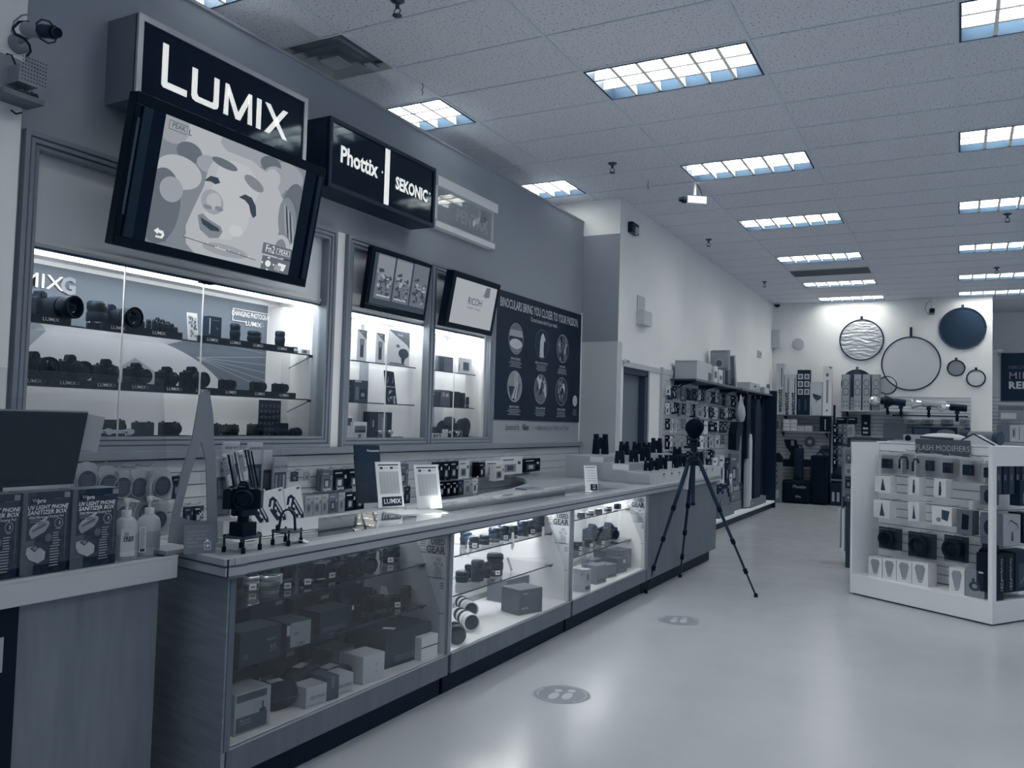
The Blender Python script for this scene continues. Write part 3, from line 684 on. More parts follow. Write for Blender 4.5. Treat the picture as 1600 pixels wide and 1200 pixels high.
# right television : plain company screen
t,w_,hh=tv('small television with a pale screen and one dark word',(714,423),(785,446),(766,526),(690,508),-3.64,-3.72,.075,.05,.045)
sy0,sy1,sz0,sz1=-w_/2+.055,w_/2-.05,-hh/2+.045,hh/2-.05; SW=sy1-sy0; SH=sz1-sz0
fl=Flat(x=0); fl.p(UP([(0,0),(1,0),(1,1),(0,1)]),ME('pale',.36)); fl.p(UP([(.72,.72),(.84,.75),(.83,.98),(.73,.96),(.70,.80)]),s1); fl.p(UP([(.66,.74),(.72,.76),(.71,.80)]),s1)
OB('screen_picture',fl,t); TXT(t,'RICOH',(.006,)+U(.50,.56),.085,UID,bold=.02,sx=.9); TXT(t,'imagine. change.',(.006,)+U(.50,.42),.035,s1,bold=0)
# ================================================================ binocular poster
PX=XW+.014
a=onX(770,452,PX); 
t=TH('wall_poster','tall dark printed board headed BINOCULARS BRING YOU CLOSER TO YOUR PASSION','poster',(PX,7.84,1.46))
PD=M('poster_dark',.022,.5); W2=1.02
OB('board',MB().box(-.012,-W2,0,0,.995,1.235,PD),t)
PTX=M('poster_text',.62,.6)
TXT(t,'BINOCULARS BRING YOU CLOSER TO YOUR PASSION.',(.002,-.02,1.12),.125,PTX,bold=.012,sx=.60)
TXT(t,'Choose features that fit your needs:',(.002,.02,1.03),.066,PTX,bold=0,sx=.66)
cols=[-.60,-.02,.50]; rr_=random.Random(4)
for r_,zc in enumerate((.80,.33)):
    for c_,yc in enumerate(cols):
        fl=Flat(x=.001,mtx=T3(0,yc,zc)); R=.155
        base=[(s_) for s_ in (M('pp1',.18,.6),M('pp2',.04,.6),M('pp3',.10,.6),M('pp4',.30,.6),M('pp5',.16,.6),M('pp6',.07,.6))][r_*3+c_]
        P1,P2,P3,P4=M('q1',.05,.6),M('q2',.2,.6),M('q3',.4,.6),M('q4',.62,.6)
        fl.p(poly_e(0,0,R,R),P3 if c_!=1 or r_ else P2); fl.p(poly_e(0,0,R*.97,R*.97),base)
        def cl(l): 
            o=[]
            for y,z in l:
                q=math.hypot(y,z); k_=min(1,R*.94/q) if q else 1; o.append((y*k_,z*k_))
            return o
        if (r_,c_)==(0,0):
            fl.p(cl(rect(-.14,.02,.14,.10)),P3); fl.p(cl(rect(-.14,-.04,.14,.02)),P1); fl.p(cl(poly_e(0,-.05,.13,.05)),P4)
            for k in range(9): fl.p(cl([(-.08+.02*k,-.13),(-.076+.02*k,-.13),(-.02+.005*k,-.05)]),P4)
        elif (r_,c_)==(0,1):
            fl.p(cl([(-.05,-.14),(-.045,.02),(-.02,.09),(.02,.12),(.05,.09),(.08,.06),(.075,.03),(.045,.04),(.04,-.05),(.05,-.14)]),P4); fl.p([(.035,.07),(.05,.075),(.05,.06)],P1); fl.p([(.06,.06),(.088,.045),(.08,.02),(.07,.035)],P2)
        elif (r_,c_)==(1,0):
            fl.p(cl([(-.13,-.0),(0,.0),(0,-.14),(-.1,-.14)]),P1)
            for k in range(5): fl.p(cl([(-.09+.03*k,-.12),(-.06+.03*k,-.12),(.08+.01*k,.02),(.03+.01*k,.05)]),P4 if k%2 else P2)
            for k in range(4): fl.p(cl([(-.02+.02*k,0),(-.012+.02*k,0),(.0+.02*k,.14),(-.006+.02*k,.14)]),P4)
        else:
            for k in range(26):
                y,z=rr_.uniform(-.11,.11),rr_.uniform(-.13,.13); fl.p(cl(poly_e(y,z,rr_.uniform(.008,.03),rr_.uniform(.015,.06),8,rr_.uniform(-.5,.5))),rr_.choice([P1,P1,P2,P3,P4]))
        OB('picture_roundel',fl,t)
        tt=['SPORTING EVENTS','BIRDING & NATURE VIEWING','ASTRONOMY','MARINE & FISHING','TRAVEL & ADVENTURE','SAFARI & HUNTING'][r_*3+c_]
        TXT(t,tt,(.002,yc,zc-.20),.030,PTX,bold=.02,sx=.8 if c_!=1 else .72)
        fl=Flat(x=.001); lines(fl,yc-.14,zc-.222,yc+.14,4 if r_ == 0 else 4,.0165,.007,M('pl',.34,.6),.4,True,seed=c_); OB('small_print',fl,t)
fl=Flat(x=.001); fl.p(rect(.74,0,.995,.62),M('poster_dark2',.018,.5)); fl.p(poly_e(.865,.24,.062,.062),PTX); lines(fl,.80,.14,.93,4,.018,.006,M('pl',.34,.6),.3,True); OB('side_panel',fl,t)
fl=Flat(x=.0015); OB('round_badge',Flat(x=.003).p(poly_e(.865,.24,.062,.062),PTX),t)
s_=TXT(None,'Sponsored by Nikon — A Better Look at Your World for over 100 years',(0,0,0),.085,DK,bold=0,sx=.62)
s_.matrix_world=Matrix(); bpy.data.objects.remove(s_)
TXT(t,'Sponsored by',(0,-.62,-.07),.088,DK2,bold=0,sx=.60); TXT(t,'Nikon',(0,-.335,-.07),.088,DK,bold=.04,sx=.62); TXT(t,'— A Better Look at Your World for over 100 years',(0,.29,-.07),.08,DK2,bold=0,sx=.50,shear=.2)
# ================================================================ glass counter
XF=-2.33; XR=-2.89; ZS=.235
UN=[(2.25,3.745),(3.775,5.31),(5.34,6.885)]
unit_lab=['glass display case packed with dark used gear, nearest of three','brightly lit glass display case holding white telephoto lenses, middle of three','glass display case with tall cartons stacked inside, farthest of three']
SHA=(.690,.690,.74); SHB=(.475,.475,.475)
CASE0=None
for k,(a,b_) in enumerate(UN):
    t=TH('display_case',unit_lab[k],'display case',(XF,a,0)); L=b_-a
    sk0=.09 if k==0 else 0
    CASE0=CASE0 or t; OB('toe_kick',MB().prism([(-.5,sk0),(-.05,sk0*.2),(-.05,L),(-.5,L)],0,.125,TOE,'z'),t)
    sk=.10 if k==0 else 0
    OB('base_panel',MB().prism([(-.56,sk),(0,0),(0,L),(-.56,L)],.125,.225,WOODP,'z'),t)
    OB('base_strip',MB().box(-.012,0,.225,.002,L,.232,ALU),t)
    OB('floor_panel',MB().prism([(-.56,sk),(-.012,0),(-.012,L),(-.56,L)],.225,ZS,CASEW,'z'),t)
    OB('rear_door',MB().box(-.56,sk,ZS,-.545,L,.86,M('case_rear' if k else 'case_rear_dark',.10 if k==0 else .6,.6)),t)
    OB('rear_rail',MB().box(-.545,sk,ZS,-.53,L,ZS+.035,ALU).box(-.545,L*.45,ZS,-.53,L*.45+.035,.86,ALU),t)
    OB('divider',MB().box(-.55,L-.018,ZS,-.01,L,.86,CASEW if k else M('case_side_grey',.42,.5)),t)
    if k: OB('divider',MB().box(-.55,0,ZS,-.01,.012,.86,CASEW),t)
    OB('front_glass',MB().box(-.006,.012,.232,-.001,L-.012,.862,GL),t)
    OB('post',MB().box(-.02,L-.014,.225,.003,L+.016,.865,FRM),t)
    if k==0: OB('post',MB().box(-.02,-.015,.225,.003,.012,.865,WOODP),t)
    for z in (SHA[k],SHB[k]):
        xx=-.14 if z>.6 else -.13
        o=OB('glass_shelf',MB().prism([(-.53,.03+sk),(xx,.03+sk*.3),(xx,L-.03),(-.53,L-.03)],z-.008,z,SHG,'z'),t); OB('polished_edge',MB().box(xx,.03+sk*.3,z-.008,xx+.002,L-.03,z,M('glass_edge',.03,.2)),o)
        OB('shelf_bracket',MB().box(xx-.06,L-.035,z-.022,xx-.01,L-.018,z-.008,DK),t)
        OB('shelf_bracket',MB().box(-.545,L*.45+.01,z-.02,xx-.12,L*.45+.022,z-.009,DK),t)
    OB('lamp',MB().box(-.30,.2,.850,-.24,L-.1,.858,M('case_lamp_%d'%k,1,.5,emit=(3.5,42,26)[k],k=1)),t)
# bright puck by each divider
for k,(a,b_) in enumerate(UN):
    pass
# end unit, splayed a little
A0=(-2.33,6.90); A1=(-2.33,9.20); ang=math.atan2(A1[0]-A0[0],A1[1]-A0[1]); Le=math.hypot(A1[0]-A0[0],A1[1]-A0[1])
t=TH('counter_end_cabinet','plain laminate cabinet closing the far end of the glass counter','cabinet',(A0[0],A0[1],0),rz=-ang)
OB('toe_kick',MB().box(-.6,0,0,-.05,Le-.08,.125,TOE),t); OB('front_panel',MB().box(-.02,0,.125,0,Le,.865,WOODP),t,bevel=.002)
OB('body',MB().box(-.62,.02,.125,-.02,Le,.86,WOODP),t)
OB('toe_trim',MB().box(-.05,0,0,-.047,Le-.08,.006,ALU),t)
# base trim along toe of the cases
OB('trim_2',MB().box(XF-.05,2.25,0,XF-.046,6.89,.012,ALU),kind='structure')
# continuous top
top=TH('glass_worktop','long moulded grey counter top with glass inlay running over the display cases','counter',(XF,2.22,.86))
def edging(g,y0,y1,mtx=None):
    s=g; old=s.X; s.X=mtx or Matrix()
    s.box(-.06,y0,.043,.035,y1,.066,EDGE); s.box(-.06,y0,.034,.026,y1,.043,EDGED); s.box(-.06,y0,.004,.030,y1,.034,EDGE); s.box(-.05,y0,-.006,.018,y1,.004,EDGED)
    s.X=old; return s
ya=[0]+[u[1]+.015-2.22 for u in UN]
for a,b_ in zip(ya,ya[1:]):
    OB('edge_moulding',edging(MB(),a+(.002 if a==0 else 0),b_-.0015),top)
    OB('front_rim',MB().box(-.10,a+(.03 if a==0 else 0),.05,-.055,b_,.066,M('rim_top',.34,.3)),top)
    OB('rear_rim',MB().box(-.62,a+(.14 if a==0 else 0),.04,-.55,b_,.066,EDGE),top)
    OB('glass_inlay',MB().prism([(-.56,a+(.19 if a==0 else .004)),(-.10,a+(.12 if a==0 else .004)),(-.10,b_-.004),(-.56,b_-.004)],.058,.064,TOPG,'z'),top)
Mr=T3(0,0,0)@RZ(PI/2-.17)       # return along the near end
Rr=RZ(-PI/2-.17)
g=MB(); g.X=Matrix()
for (x0,z0,x1,z1,m_) in ((-.06,.043,.035,.066,EDGE),(-.06,.034,.026,.043,EDGED),(-.06,.004,.030,.034,EDGE),(-.05,-.006,.018,.004,EDGED)):
    g.X=Matrix.Rotation(-.17,4,'Z'); g.box(-.60,-x1,z0,.030,-x0,z1-.0004,m_)
OB('end_moulding',g,top)
OB('end_rim',MB(Matrix.Rotation(-.17,4,'Z')).box(-.6,.062,.05,-.058,.11,.0655,M('rim_top',.34,.3)),top)
OB('mitre_joint',MB().box(.0305,-.0325,.004,.0360,-.0300,.0665,DK),top)
g=MB(T3(0,6.90-2.22,0)@RZ(-ang))
edging(g,0,Le+.06,T3(0,6.90-2.22,0)@RZ(-ang)); OB('edge_moulding',g,top)
cv=[(-.05,4.69),(-.62,4.69),(-.62,2.3),(-.66,2.9),(-.75,3.6),(-.92,4.2),(-1.18,4.65),(-1.49,4.95),(-1.49,6.63),(-.72,6.63),(-.72,7.04),(-.05,7.04)]
m_=M('rim_top',.34,.3)
for q in ([(-1.49,4.95),(-.05,4.69),(-.05,6.63),(-1.49,6.63)],[(-1.03,6.63),(-.05,6.63),(-.05,7.04),(-1.03,7.04)],[(-1.18,4.65),(-.62,4.69),(-.05,4.69),(-1.49,4.95)],[(-.92,4.2),(-.62,4.2),(-.62,4.69),(-1.18,4.65)],[(-.75,3.6),(-.62,3.6),(-.62,4.2),(-.92,4.2)],[(-.66,2.9),(-.62,2.9),(-.62,3.6),(-.75,3.6)]):
    OB('end_worktop',MB().prism([(max(u,-1.455),v) for u,v in q],.03,.064,m_,'z'),top)
# near end panel of the case
OB('case_end_panel',MB(Matrix.Rotation(-.17,4,'Z')).box(-.56,-.005,0,.0,.012,.86,WOODE),CASE0,loc=(-.002,-.018,0))
# ---- used gear signs
SGN=M('sign_card',.55,.6)
for k,(a,b_) in enumerate(UN):
    t=TH('used_gear_sign',['pointed pale USED GEAR sign between the first and second display cases','pointed pale USED GEAR sign between the second and third display cases','pointed pale USED GEAR sign in the far end of the third display case'][k],'sign',(XF-.012,b_-.030,0),rz=-PI/2)
    OB('board',MB().prism([(-.205,.852),(0,.852),(0,.235),(-.028,.235),(-.028,.44),(-.035,.47)],-.004,0,SGN),t)
    fl=Flat(x=.001); fl.p([(-.20,.845),(-.10,.845),(-.12,.765),(-.178,.78)],CASEW); fl.p(poly_e(-.145,.80,.030,.038),SGN); fl.p(poly_e(-.145,.80,.027,.034),CASEW)
    for z,y in ((.745,-.165),(.62,-.115),(.44,-.036)): fl.p(rect(y,z,-.004,z+.003),DK)
    lines(fl,-.165,.815,-.127,4,.011,.005,MG2,.1,True)
    OB('printed_marks',fl,t)
    TXT(t,"Hunt's",(.003,-.05,.835),.026,MG,bold=0,sx=.9); TXT(t,'USED',(.003,-.052,.805),.042,DK,bold=.05,sx=.85); TXT(t,'GEAR',(.003,-.066,.765),.050,DK,bold=.06,sx=.92)
    for q,s_ in enumerate(('WE','BUY &','SELL','USED','GEAR')): TXT(t,s_,(.003,-.046,.715-.0225*q),.027,DK2,bold=0,sx=.75)
    fl=Flat(x=.002); lines(fl,-.032,.60,-.008,3,.012,.006,MG,.1,True); OB('small_print',fl,t)
# ================================================================ used gear inside case 1
A=.690; B=.475; F=ZS
def at(px_,py_,z,hd=.05):
    q=onZ(px_,py_,z); x=q.x; y=q.y
    x=min(max(x-hd*.6,XR+.012+hd),XF-.016-hd)
    y=Yat(px_,x,z+.03)
    for a,b_ in UN:
        if a-.1<y<b_+.06: y=min(max(y,a+.02+hd),b_-.03-hd)
    return (x,y,z+.0005)
SIL=M('silver_metal',.42,.3,.7)
near='on the top shelf of the nearest case'
for (x,y,r,h,m,lab,tg) in ((372,918,.030,.058,SIL,'small silver lens '+near+', far left',0),(393,925,.033,.062,SIL,'silver ringed lens '+near+', second from its left end',1),
   (422,929,.040,.075,SIL,'silver lens with wide paper label '+near,0),(447,922,.034,.035,BLK,'flat black lens with price label '+near,1),
   (478,918,.034,.105,BLK,'tall black lens '+near+', beside a paper tag',1),(497,913,.036,.085,BLK,'shorter black lens '+near+', right of the tall one',0),
   (586,887,.034,.075,BLK,'black lens with white label, right of the round-fronted camera',1),(607,882,.032,.07,BLK,'black lens with square white label near the right end of the top shelf',1),
   (628,876,.034,.08,BLK,'black lens second from the first used gear sign, top shelf',0),(646,871,.030,.07,BLK,'black lens next to the first used gear sign, top shelf',0)):
    lens_up(lab,at(x,y,A),r,h,'lenses in the nearest case',m=m,tag_=tg,band=CHR if m is BLK else BLK,silver=m is SIL,rz=-.6)
o=OB('paper_label',Flat().p(rect(-.03,0,.03,.045),WH).p(rect(-.022,.03,.022,.034),PRM).p(rect(-.022,.02,.01,.024),PRM),None,'paper label wrapped round the silver lens in the nearest case','label',loc=tuple(Vector(at(422,925,A))+Vector((.042,-.01,.03))),rz=-.4)
camera('black camera on its back beside the tall lens, top shelf of nearest case',at(520,905,A),-.2,w=.15,h=.09,L=.05,r=.036,tag_=True)
camera('black camera with large round front lens, centre of the top shelf, nearest case',at(562,898,A),-.3,w=.14,h=.10,L=.06,r=.040)
# hanging tags
for x,y,z,lab in ((459,915,A,'torn paper tag hanging from the shelf beside the tall black lens'),(577,890,A,'narrow white strap tag between camera and lens on the top shelf')):
    p=Vector(at(x,y,z)); OB('paper_tag',Flat().p([(-.008,-.02),(.004,-.03),(.012,0),(.008,.075),(-.006,.08),(-.010,.03)],LG2),None,lab,'tag',loc=(p.x+.05,p.y,z+.01),rz=-.5)
nb='on the lower shelf of the nearest case'
carton('dark carton numbered 35 '+nb+', far left',at(390,1042,B,0.116),(.13,.20,.135),DK,rz=-.1,texts=(('35',.3,.35,.28,MG),('PANCRO',.25,.62,.10,PRM)),pr=((-.42,.2,-.3,.35,DK2),))
carton('dark carton with a pale lettered front '+nb,at(450,1012,B,0.081),(.14,.13,.105),DK,rz=-.15,pr=((-.34,.02,.48,.98,MG2),(-.2,.45,-.02,.6,MG),(-.49,.5,-.36,.9,LG)),texts=(('LUMIX',.07,.12,.16,DK),))
carton('long dark carton behind the square price tag '+nb,at(508,992,B,0.116),(.14,.20,.10),DK,rz=-.1,pr=((-.4,.1,.3,.3,DK2),))
camera('black used camera with strap lying left of the square price tag',at(490,962,B),-.4,w=.13,h=.09,L=.05,r=.034)
camera('small silver-topped compact camera right of the square price tag',at(545,975,B),-.3,w=.12,h=.075,hump=False,L=.03,r=.028,ring=CHR)
camera('black camera whose round lens faces the aisle, mid lower shelf',at(575,955,B),.3,w=.13,h=.085,L=.10,r=.038,flare=1.1)
p=Vector(at(528,975,B)); OB('price_tag',Flat().p(rect(-.028,-.022,.028,.026),WH).p(rect(-.015,.005,-.002,.018),DK2).p(rect(-.0,.0,.012,.004),PRM),None,'square white price tag with barcode hanging in the nearest case','tag',loc=(p.x+.06,p.y,B+.055),rz=-.5)
p=Vector(at(597,945,B)); OB('price_tag',Flat().p([(-.02,-.03),(.045,-.01),(.02,.05),(-.01,.055)],WH),None,'bent white price tag behind the round lens in the nearest case','tag',loc=(p.x,p.y,B+.035),rz=-.5)
def pouch(label,loc,size,rz=0,m=FAB,tag_=True,cat='bag',flap=True,group=None):
    d,w_,h=size; t=TH('soft_pouch',label,cat,loc,rz,group)
    g=MB().ell((0,0,h*.48),(d*.5,w_*.5,h*.5),m,16,8); g.v=[(x,y,max(z,0.0)*1.0) for x,y,z in g.v]; g.v=[(math.copysign(abs(x/(d*.5))**.6*d*.5,x),math.copysign(abs(y/(w_*.5))**.6*w_*.5,y),z) for x,y,z in g.v]
    OB('body',g,t)
    if flap: OB('flap',MB().ell((d*.12,0,h*.62),(d*.44,w_*.47,h*.40),m,14,6),t); OB('zip_line',MB().tube([(d*.5,-w_*.4,h*.45),(d*.54,0,h*.45),(d*.5,w_*.4,h*.45)],.002,DK2),t)
    if tag_: OB('price_label',MB().box(-d*.15,-w_*.18,h*1.0,d*.15,w_*.12,h*1.03,LG),t)
    return t
pouch('black camera bag standing at the back of the lower shelf, nearest case',at(610,930,B,0.12),(.12,.22,.12),.1,tag_=False)
lens_up('black lens with white label leaning on the bag, lower shelf',at(618,952,B),.032,.055,tag_=1,rz=-.6); lens_up('upright black lens at the right end of the lower shelf, nearest case',at(640,945,B),.030,.09,rz=-.6); lens_up('short black lens beside the bag, lower shelf right end',at(628,935,B),.028,.06)
fb='on the floor of the nearest case'
carton('white carton with tall picture panel at the near corner of the case floor',at(377,1168,F,0.099),(.13,.17,.155),M('sony_box',.36,.6),rz=-.10,pr=((-.46,.78,.38,.96,DK2),(-.46,.05,.40,.42,DK2),(.0,.46,.3,.70,M('bx',.3,.5)),(.18,.42,.36,.50,DK),(.25,.48,.30,.66,DK)),topm=None,
   texts=(('MILC camera',-.2,.33,.06,LG),('ring flash kit',-.2,.26,.06,LG)))
pouch('black zipped pouch with paper label by the front glass, nearest case',at(430,1118,F,0.11),(.12,.20,.11),-.3)
pouch('black round pouch behind the white carton, '+fb,at(378,1095,F,0.09),(.14,.16,.12),.2,tag_=False)
pouch('long black padded case in the middle of the nearest case floor',at(470,1085,F,0.14),(.13,.26,.09),.25)
pouch('black pouch with narrow white label right of the long case',at(515,1085,F,0.14),(.16,.26,.085),.1)
pouch('small dark pouch standing at the back of the case floor',at(438,1052,F,0.065),(.09,.11,.11),0,tag_=False)
for x,y,s_,lab in ((482,1108,0,'pale lettered carton left of the dark striped carton in the nearest case'),(525,1092,1,'pale lettered carton right of the dark striped carton in the nearest case')):
    carton(lab,at(x,y,F,.066),(.10,.11,.085),M('sek_box',.50,.6),rz=-.15,texts=(('SEKONIC',.05,.45,.24,DK2),),pr=((-.45,.1,.3,.14,MG2),))
carton('narrow dark striped carton between two pale lettered cartons',at(505,1102,F,0.07),(.12,.07,.10),DK2,rz=-.15,pr=((-.1,.5,.1,1,MG),))
carton('plain white cube carton near the front glass of the nearest case',at(568,1070,F,0.081),(.13,.14,.125),M('wb',.55,.6),rz=-.12,texts=(('P',.1,.6,.16,MG),('T',.1,.35,.16,MG)))
carton('flat grey carton behind the white cube carton',at(520,1050,F,0.093),(.13,.16,.10),DK2,rz=0,pr=((-.2,.1,.45,.9,MG),))
carton('big dark carton with small white price label, '+fb,at(625,1048,F,0.197),(.26,.34,.17),DK,rz=-.10,pr=((-.3,.1,.2,.3,DK2),)); 
p=Vector(at(610,1040,F)); OB('price_sticker',MB().box(-.03,-.015,0,.03,.015,.002,WH),None,'white price sticker on top of the big dark carton','label',loc=(p.x,p.y-.02,F+.172),rz=.4)
carton('tall black carton at the back of the case floor',at(580,1012,F,0.151),(.16,.26,.20),DK,rz=0)
carton('white carton with dark oval lid window beside the first used gear sign',at(670,1027,F,0.093),(.16,.13,.115),WH,rz=-.1,pr=((-.5,.52,.5,.57,DK),))
p=Vector(at(660,1012,F)); OB('lid_window',MB(T3(0,0,0)).prism(poly_e(0,0,.045,.025,16),0,.002,MG,'z'),None,'dark oval window on the lid of the white carton','window',loc=(p.x-.035,p.y+.02,F+.1155),rz=1.2)
pouch('folded dark glove-like pouch on the big dark carton',(lambda q:(q.x,q.y,F+.171))(Vector(at(600,1030,F))+Vector((-.03,.09,0))),(.09,.13,.06),.4,tag_=False)
for n,(y,z,h,w_,d) in enumerate(((2.55,B,.12,.26,.11),(2.86,B,.15,.22,.11),(3.16,B,.11,.28,.11),(3.45,B,.16,.18,.11),(2.62,F,.18,.22,.14),(2.92,F,.14,.26,.14),(3.22,F,.17,.24,.13),(3.5,F,.10,.2,.12))):
    carton('%s dark carton from the left at the back of the %s, nearest case'%(ORD[n%4],'lower shelf' if z==B else 'case floor'),(-2.795,y,z+.0005),(d,w_,h),DK if n%2 else BLK,0,((-.4,.15,-.1,.3,DK2),(.2,.7,.4,.85,MG)),group='dark cartons at the back of the nearest case')
for n,(y,r,h) in enumerate(((2.55,.035,.08),(2.68,.03,.1),(2.85,.04,.07),(3.0,.034,.1),(3.15,.038,.08),(3.3,.03,.09),(3.45,.036,.1))):
    lens_up('%s black lens from the left in the rear row of the nearest top shelf'%ORD[n],(-2.76,y,A+.0005),r,h,'rear row lenses of the nearest case',tag_=n%2==0,rz=-.5)
# ---------------- case 2
c2n='on the top shelf of the middle case'
for n,(x,y,r,h,tg) in enumerate(((728,853,.036,.075,0),(738,858,.042,.065,1),(757,853,.032,.055,0),(772,849,.036,.085,0),(787,846,.038,.09,1),(800,843,.036,.08,0),(817,839,.040,.095,0),(829,836,.038,.09,1),(846,832,.042,.115,0))):
    lens_up('%s dark used lens from the left %s'%(ORD[n],c2n),at(x,y,.69),r,h,'lenses on the middle case top shelf',tag_=tg,band=CHR if n%2 else None,rz=-.7)
for x,y,lab in ((721,858,'slim paper tag at the left end of the middle case top shelf'),(790,848,'long paper tag hanging before the lenses of the middle case'),(838,838,'white card strip leaning at the right of the middle case top shelf')):
    p=Vector(at(x,y,.69)); OB('paper_tag',Flat().p([(-.010,-.04),(.004,-.05),(.014,-.02),(.008,.06),(-.006,.06),(-.010,.01)],WH),None,lab,'tag',loc=(p.x+.05,p.y,.69),rz=-.6)
for n,(x,y,r,h,tg,fl_) in enumerate(((722,912,.04,.06,0,1),(735,905,.036,.075,0,1),(746,910,.040,.12,0,1),(758,905,.034,.09,0,1),(773,902,.052,.135,1,1))):
    lens_up('%s from the left on the lower shelf of the middle case, dark lens'%ORD[n],at(x,y,B),r,h,'lenses on the middle case lower shelf',tag_=tg,band=CHR if n==4 else None,rz=-.7)
p=Vector(at(790,895,B)); OB('price_tag',Flat().p([(-.015,.06),(0,.065),(.035,-.02),(.02,-.03)],WH),None,'slanted white price tag beside the widest lens of the middle case','tag',loc=(p.x+.03,p.y-.02,B+.03),rz=-.5)
def telelens(label,p0,ang_,L=.26,r=.042,m=WHG):
    t=TH('telephoto_lens',label,'lens',(p0[0],p0[1],p0[2]+r*1.12),rz=ang_,group='white telephoto lenses')
    X=RY(PI/2)
    OB('barrel',MB().lathe([(r*.78,0),(r*.85,L*.1),(r*.85,L*.5),(r,L*.56),(r*1.02,L*.8)],m,20,X),t)
    OB('zoom_ring',MB().lathe([(r*.88,L*.12),(r*.90,L*.13),(r*.90,L*.26),(r*.88,L*.27)],BLKR,20,X),t); OB('focus_ring',MB().lathe([(r*1.03,L*.50),(r*1.05,L*.51),(r*1.05,L*.60),(r*1.03,L*.61)],BLKR,20,X),t)
    OB('red_band',MB().lathe([(r*1.04,L*.80),(r*1.05,L*.81),(r*1.05,L*.83)],DK2,20,X),t); OB('hood_rim',MB().lathe([(r*1.06,L*.84),(r*1.08,L),(r*.95,L),(r*.92,L*.95)],m,20,X),t); OB('front_cap',MB().lathe([(r*.95,L*.97),(r*.9,L*.975),(r*.4,L*.975)],DK,20,X),t)
    return t
telelens('white telephoto lens lying farthest back in the middle case',at(718,950,F),-.75,.27,.044); telelens('white telephoto lens lying in front of its twin in the middle case',at(716,975,F),-.70,.25,.046)
t=telelens('black hooded telephoto lens lying nearest the glass, left of the middle case',at(709,1000,F),-.9,.16,.046,BLKG)
carton('large dark camera carton with small white lettering in the middle case',at(815,975,F,0.116),(.17,.20,.155),M('canon_box',.09,.5),rz=-.35,texts=(('Canon',-.25,.84,.10,LG2),('EOS 5D',-.25,.25,.11,LG2),('7',-.22,.6,.1,MG2)),topm=M('canon_top',.25,.5))
carton('grey carton behind the dark camera carton in the middle case',at(808,938,F,0.162),(.16,.28,.15),MG,rz=-.1,topm=MG2)
carton('small pale carton beside the dark camera carton in the middle case',at(848,930,F,0.041),(.07,.06,.075),LG,rz=-.3)
# ---------------- case 3
for n,(x,y,w_) in enumerate(((908,812,.05),(922,809,.06),(935,806,.05),(950,802,.06),(965,797,.07))):
    lens_up('%s small glinting lens from the left on the high shelf of the far case'%ORD[n],at(x,y,.745),.03,.04,'small lenses on the far case shelf',m=SIL if n%2 else BLK)
for x,y,lab in ((925,848,'left of two slouched camera bodies in soft cases on the far case shelf'),(950,845,'right of two slouched camera bodies in soft cases on the far case shelf')): camera('slouched camera body in a dark soft case, '+lab.split(' of ')[0]+' one, far case shelf',at(x,y,B,.06),-.5,w=.16,h=.11,d=.06,L=.06,r=.04,m=M('leather',.03,.8))
for n,(x,y) in enumerate(((903,862),(920,857),(938,853))): lens_up('%s tagged lens from the left on the low shelf of the far case'%ORD[n],at(x,y,B),.035,.06,'tagged lenses of the far case',tag_=1,rz=-.5)
p=Vector(at(963,845,B)); OB('price_tag',Flat().p([(-.03,0),(.05,-.01),(-.01,.07)],WH),None,'white price tag beside the slouched bodies in the far case','tag',loc=(p.x,p.y,B+.01),rz=-.5)
bx=[(909,932,.10,.085,.16,0),(928,915,.13,.15,.14,1),(945,905,.13,.15,.10,2),(962,898,.12,.16,.12,3),(978,888,.14,.18,.16,4),(992,880,.14,.14,.20,5),(925,900,.12,.14,.12,6),(955,885,.14,.16,.14,7)]
nm=['pale','grey','low grey','grey','tall grey','tallest dark','rear grey','rear grey']
for n,(x,y,d,w_,h,_) in enumerate(bx):
    carton(['pale carton with a printed tower picture by the left post of the far case','grey carton with side stripe second in the front row of the far case','low grey carton in the middle of the front row, far case','grey carton with white seal sticker in the far case','tall grey carton fourth along the front row, far case','tallest carton beside the last used gear sign','grey carton in the rear row of the far case, left','grey carton in the rear row of the far case, right'][n],
      at(x,y,F,max(d,w_)*.56),(d,w_,h),(LG,MG,MG,DK2,M('gb',.12,.5),M('gb2',.09,.5),MG,DK2)[n],rz=-.15,group='cartons in the far case',pr=((.1,.6,.35,.85,LG2),(-.4,.1,.2,.2,MG)) if n in(3,5) else ((-.4,.1,.3,.25,DK2),(-.2,.5,.2,.8,MG)))
# ================================================================ on the far end : stepped display with binoculars
t=TH('stepped_riser','three-step grey display riser with price cards at the far counter end','riser',(-2.40,7.14,.926),rz=-.06)
RS=M('riser_grey',.36,.5,k=.5); ST=M('riser_front',.62,.5)
OB('lower_step',MB().box(-.24,0,0,0,2.02,.105,RS),t); OB('front_strip',MB().box(0,.0,.0,.003,2.02,.10,ST),t)
OB('middle_step',MB().box(-.52,.10,0,-.24,2.02,.165,RS),t); OB('upper_step',MB().box(-.95,.20,0,-.52,2.02,.215,RS),t)
OB('side_panel',MB().prism([(0,0),(-.95,.52),(-.95,.545),(0,.02)],0,.105,RS,'z'),t)
for k,(x,y,z) in enumerate(((-.12,-.002,.02),)): pass
def pricecard(parent,x,y,z,w_=.11,h=.055):
    c=OB('price_card',MB().box(x-w_/2,y-.002,z,x+w_/2,y,z+h,ST),parent)
    return c
pricecard(t,-.33,.098,.105,.16,.055); pricecard(t,-.62,.198,.16,.14,.05)
fl=Flat(x=.0035)
for k in range(8): yy=.30+k*.2; fl.rs([(yy,.07,yy+.05,.085),(yy+.01,.05,yy+.035,.058)],DK2)
OB('price_marks',fl,t,kind='stuff')
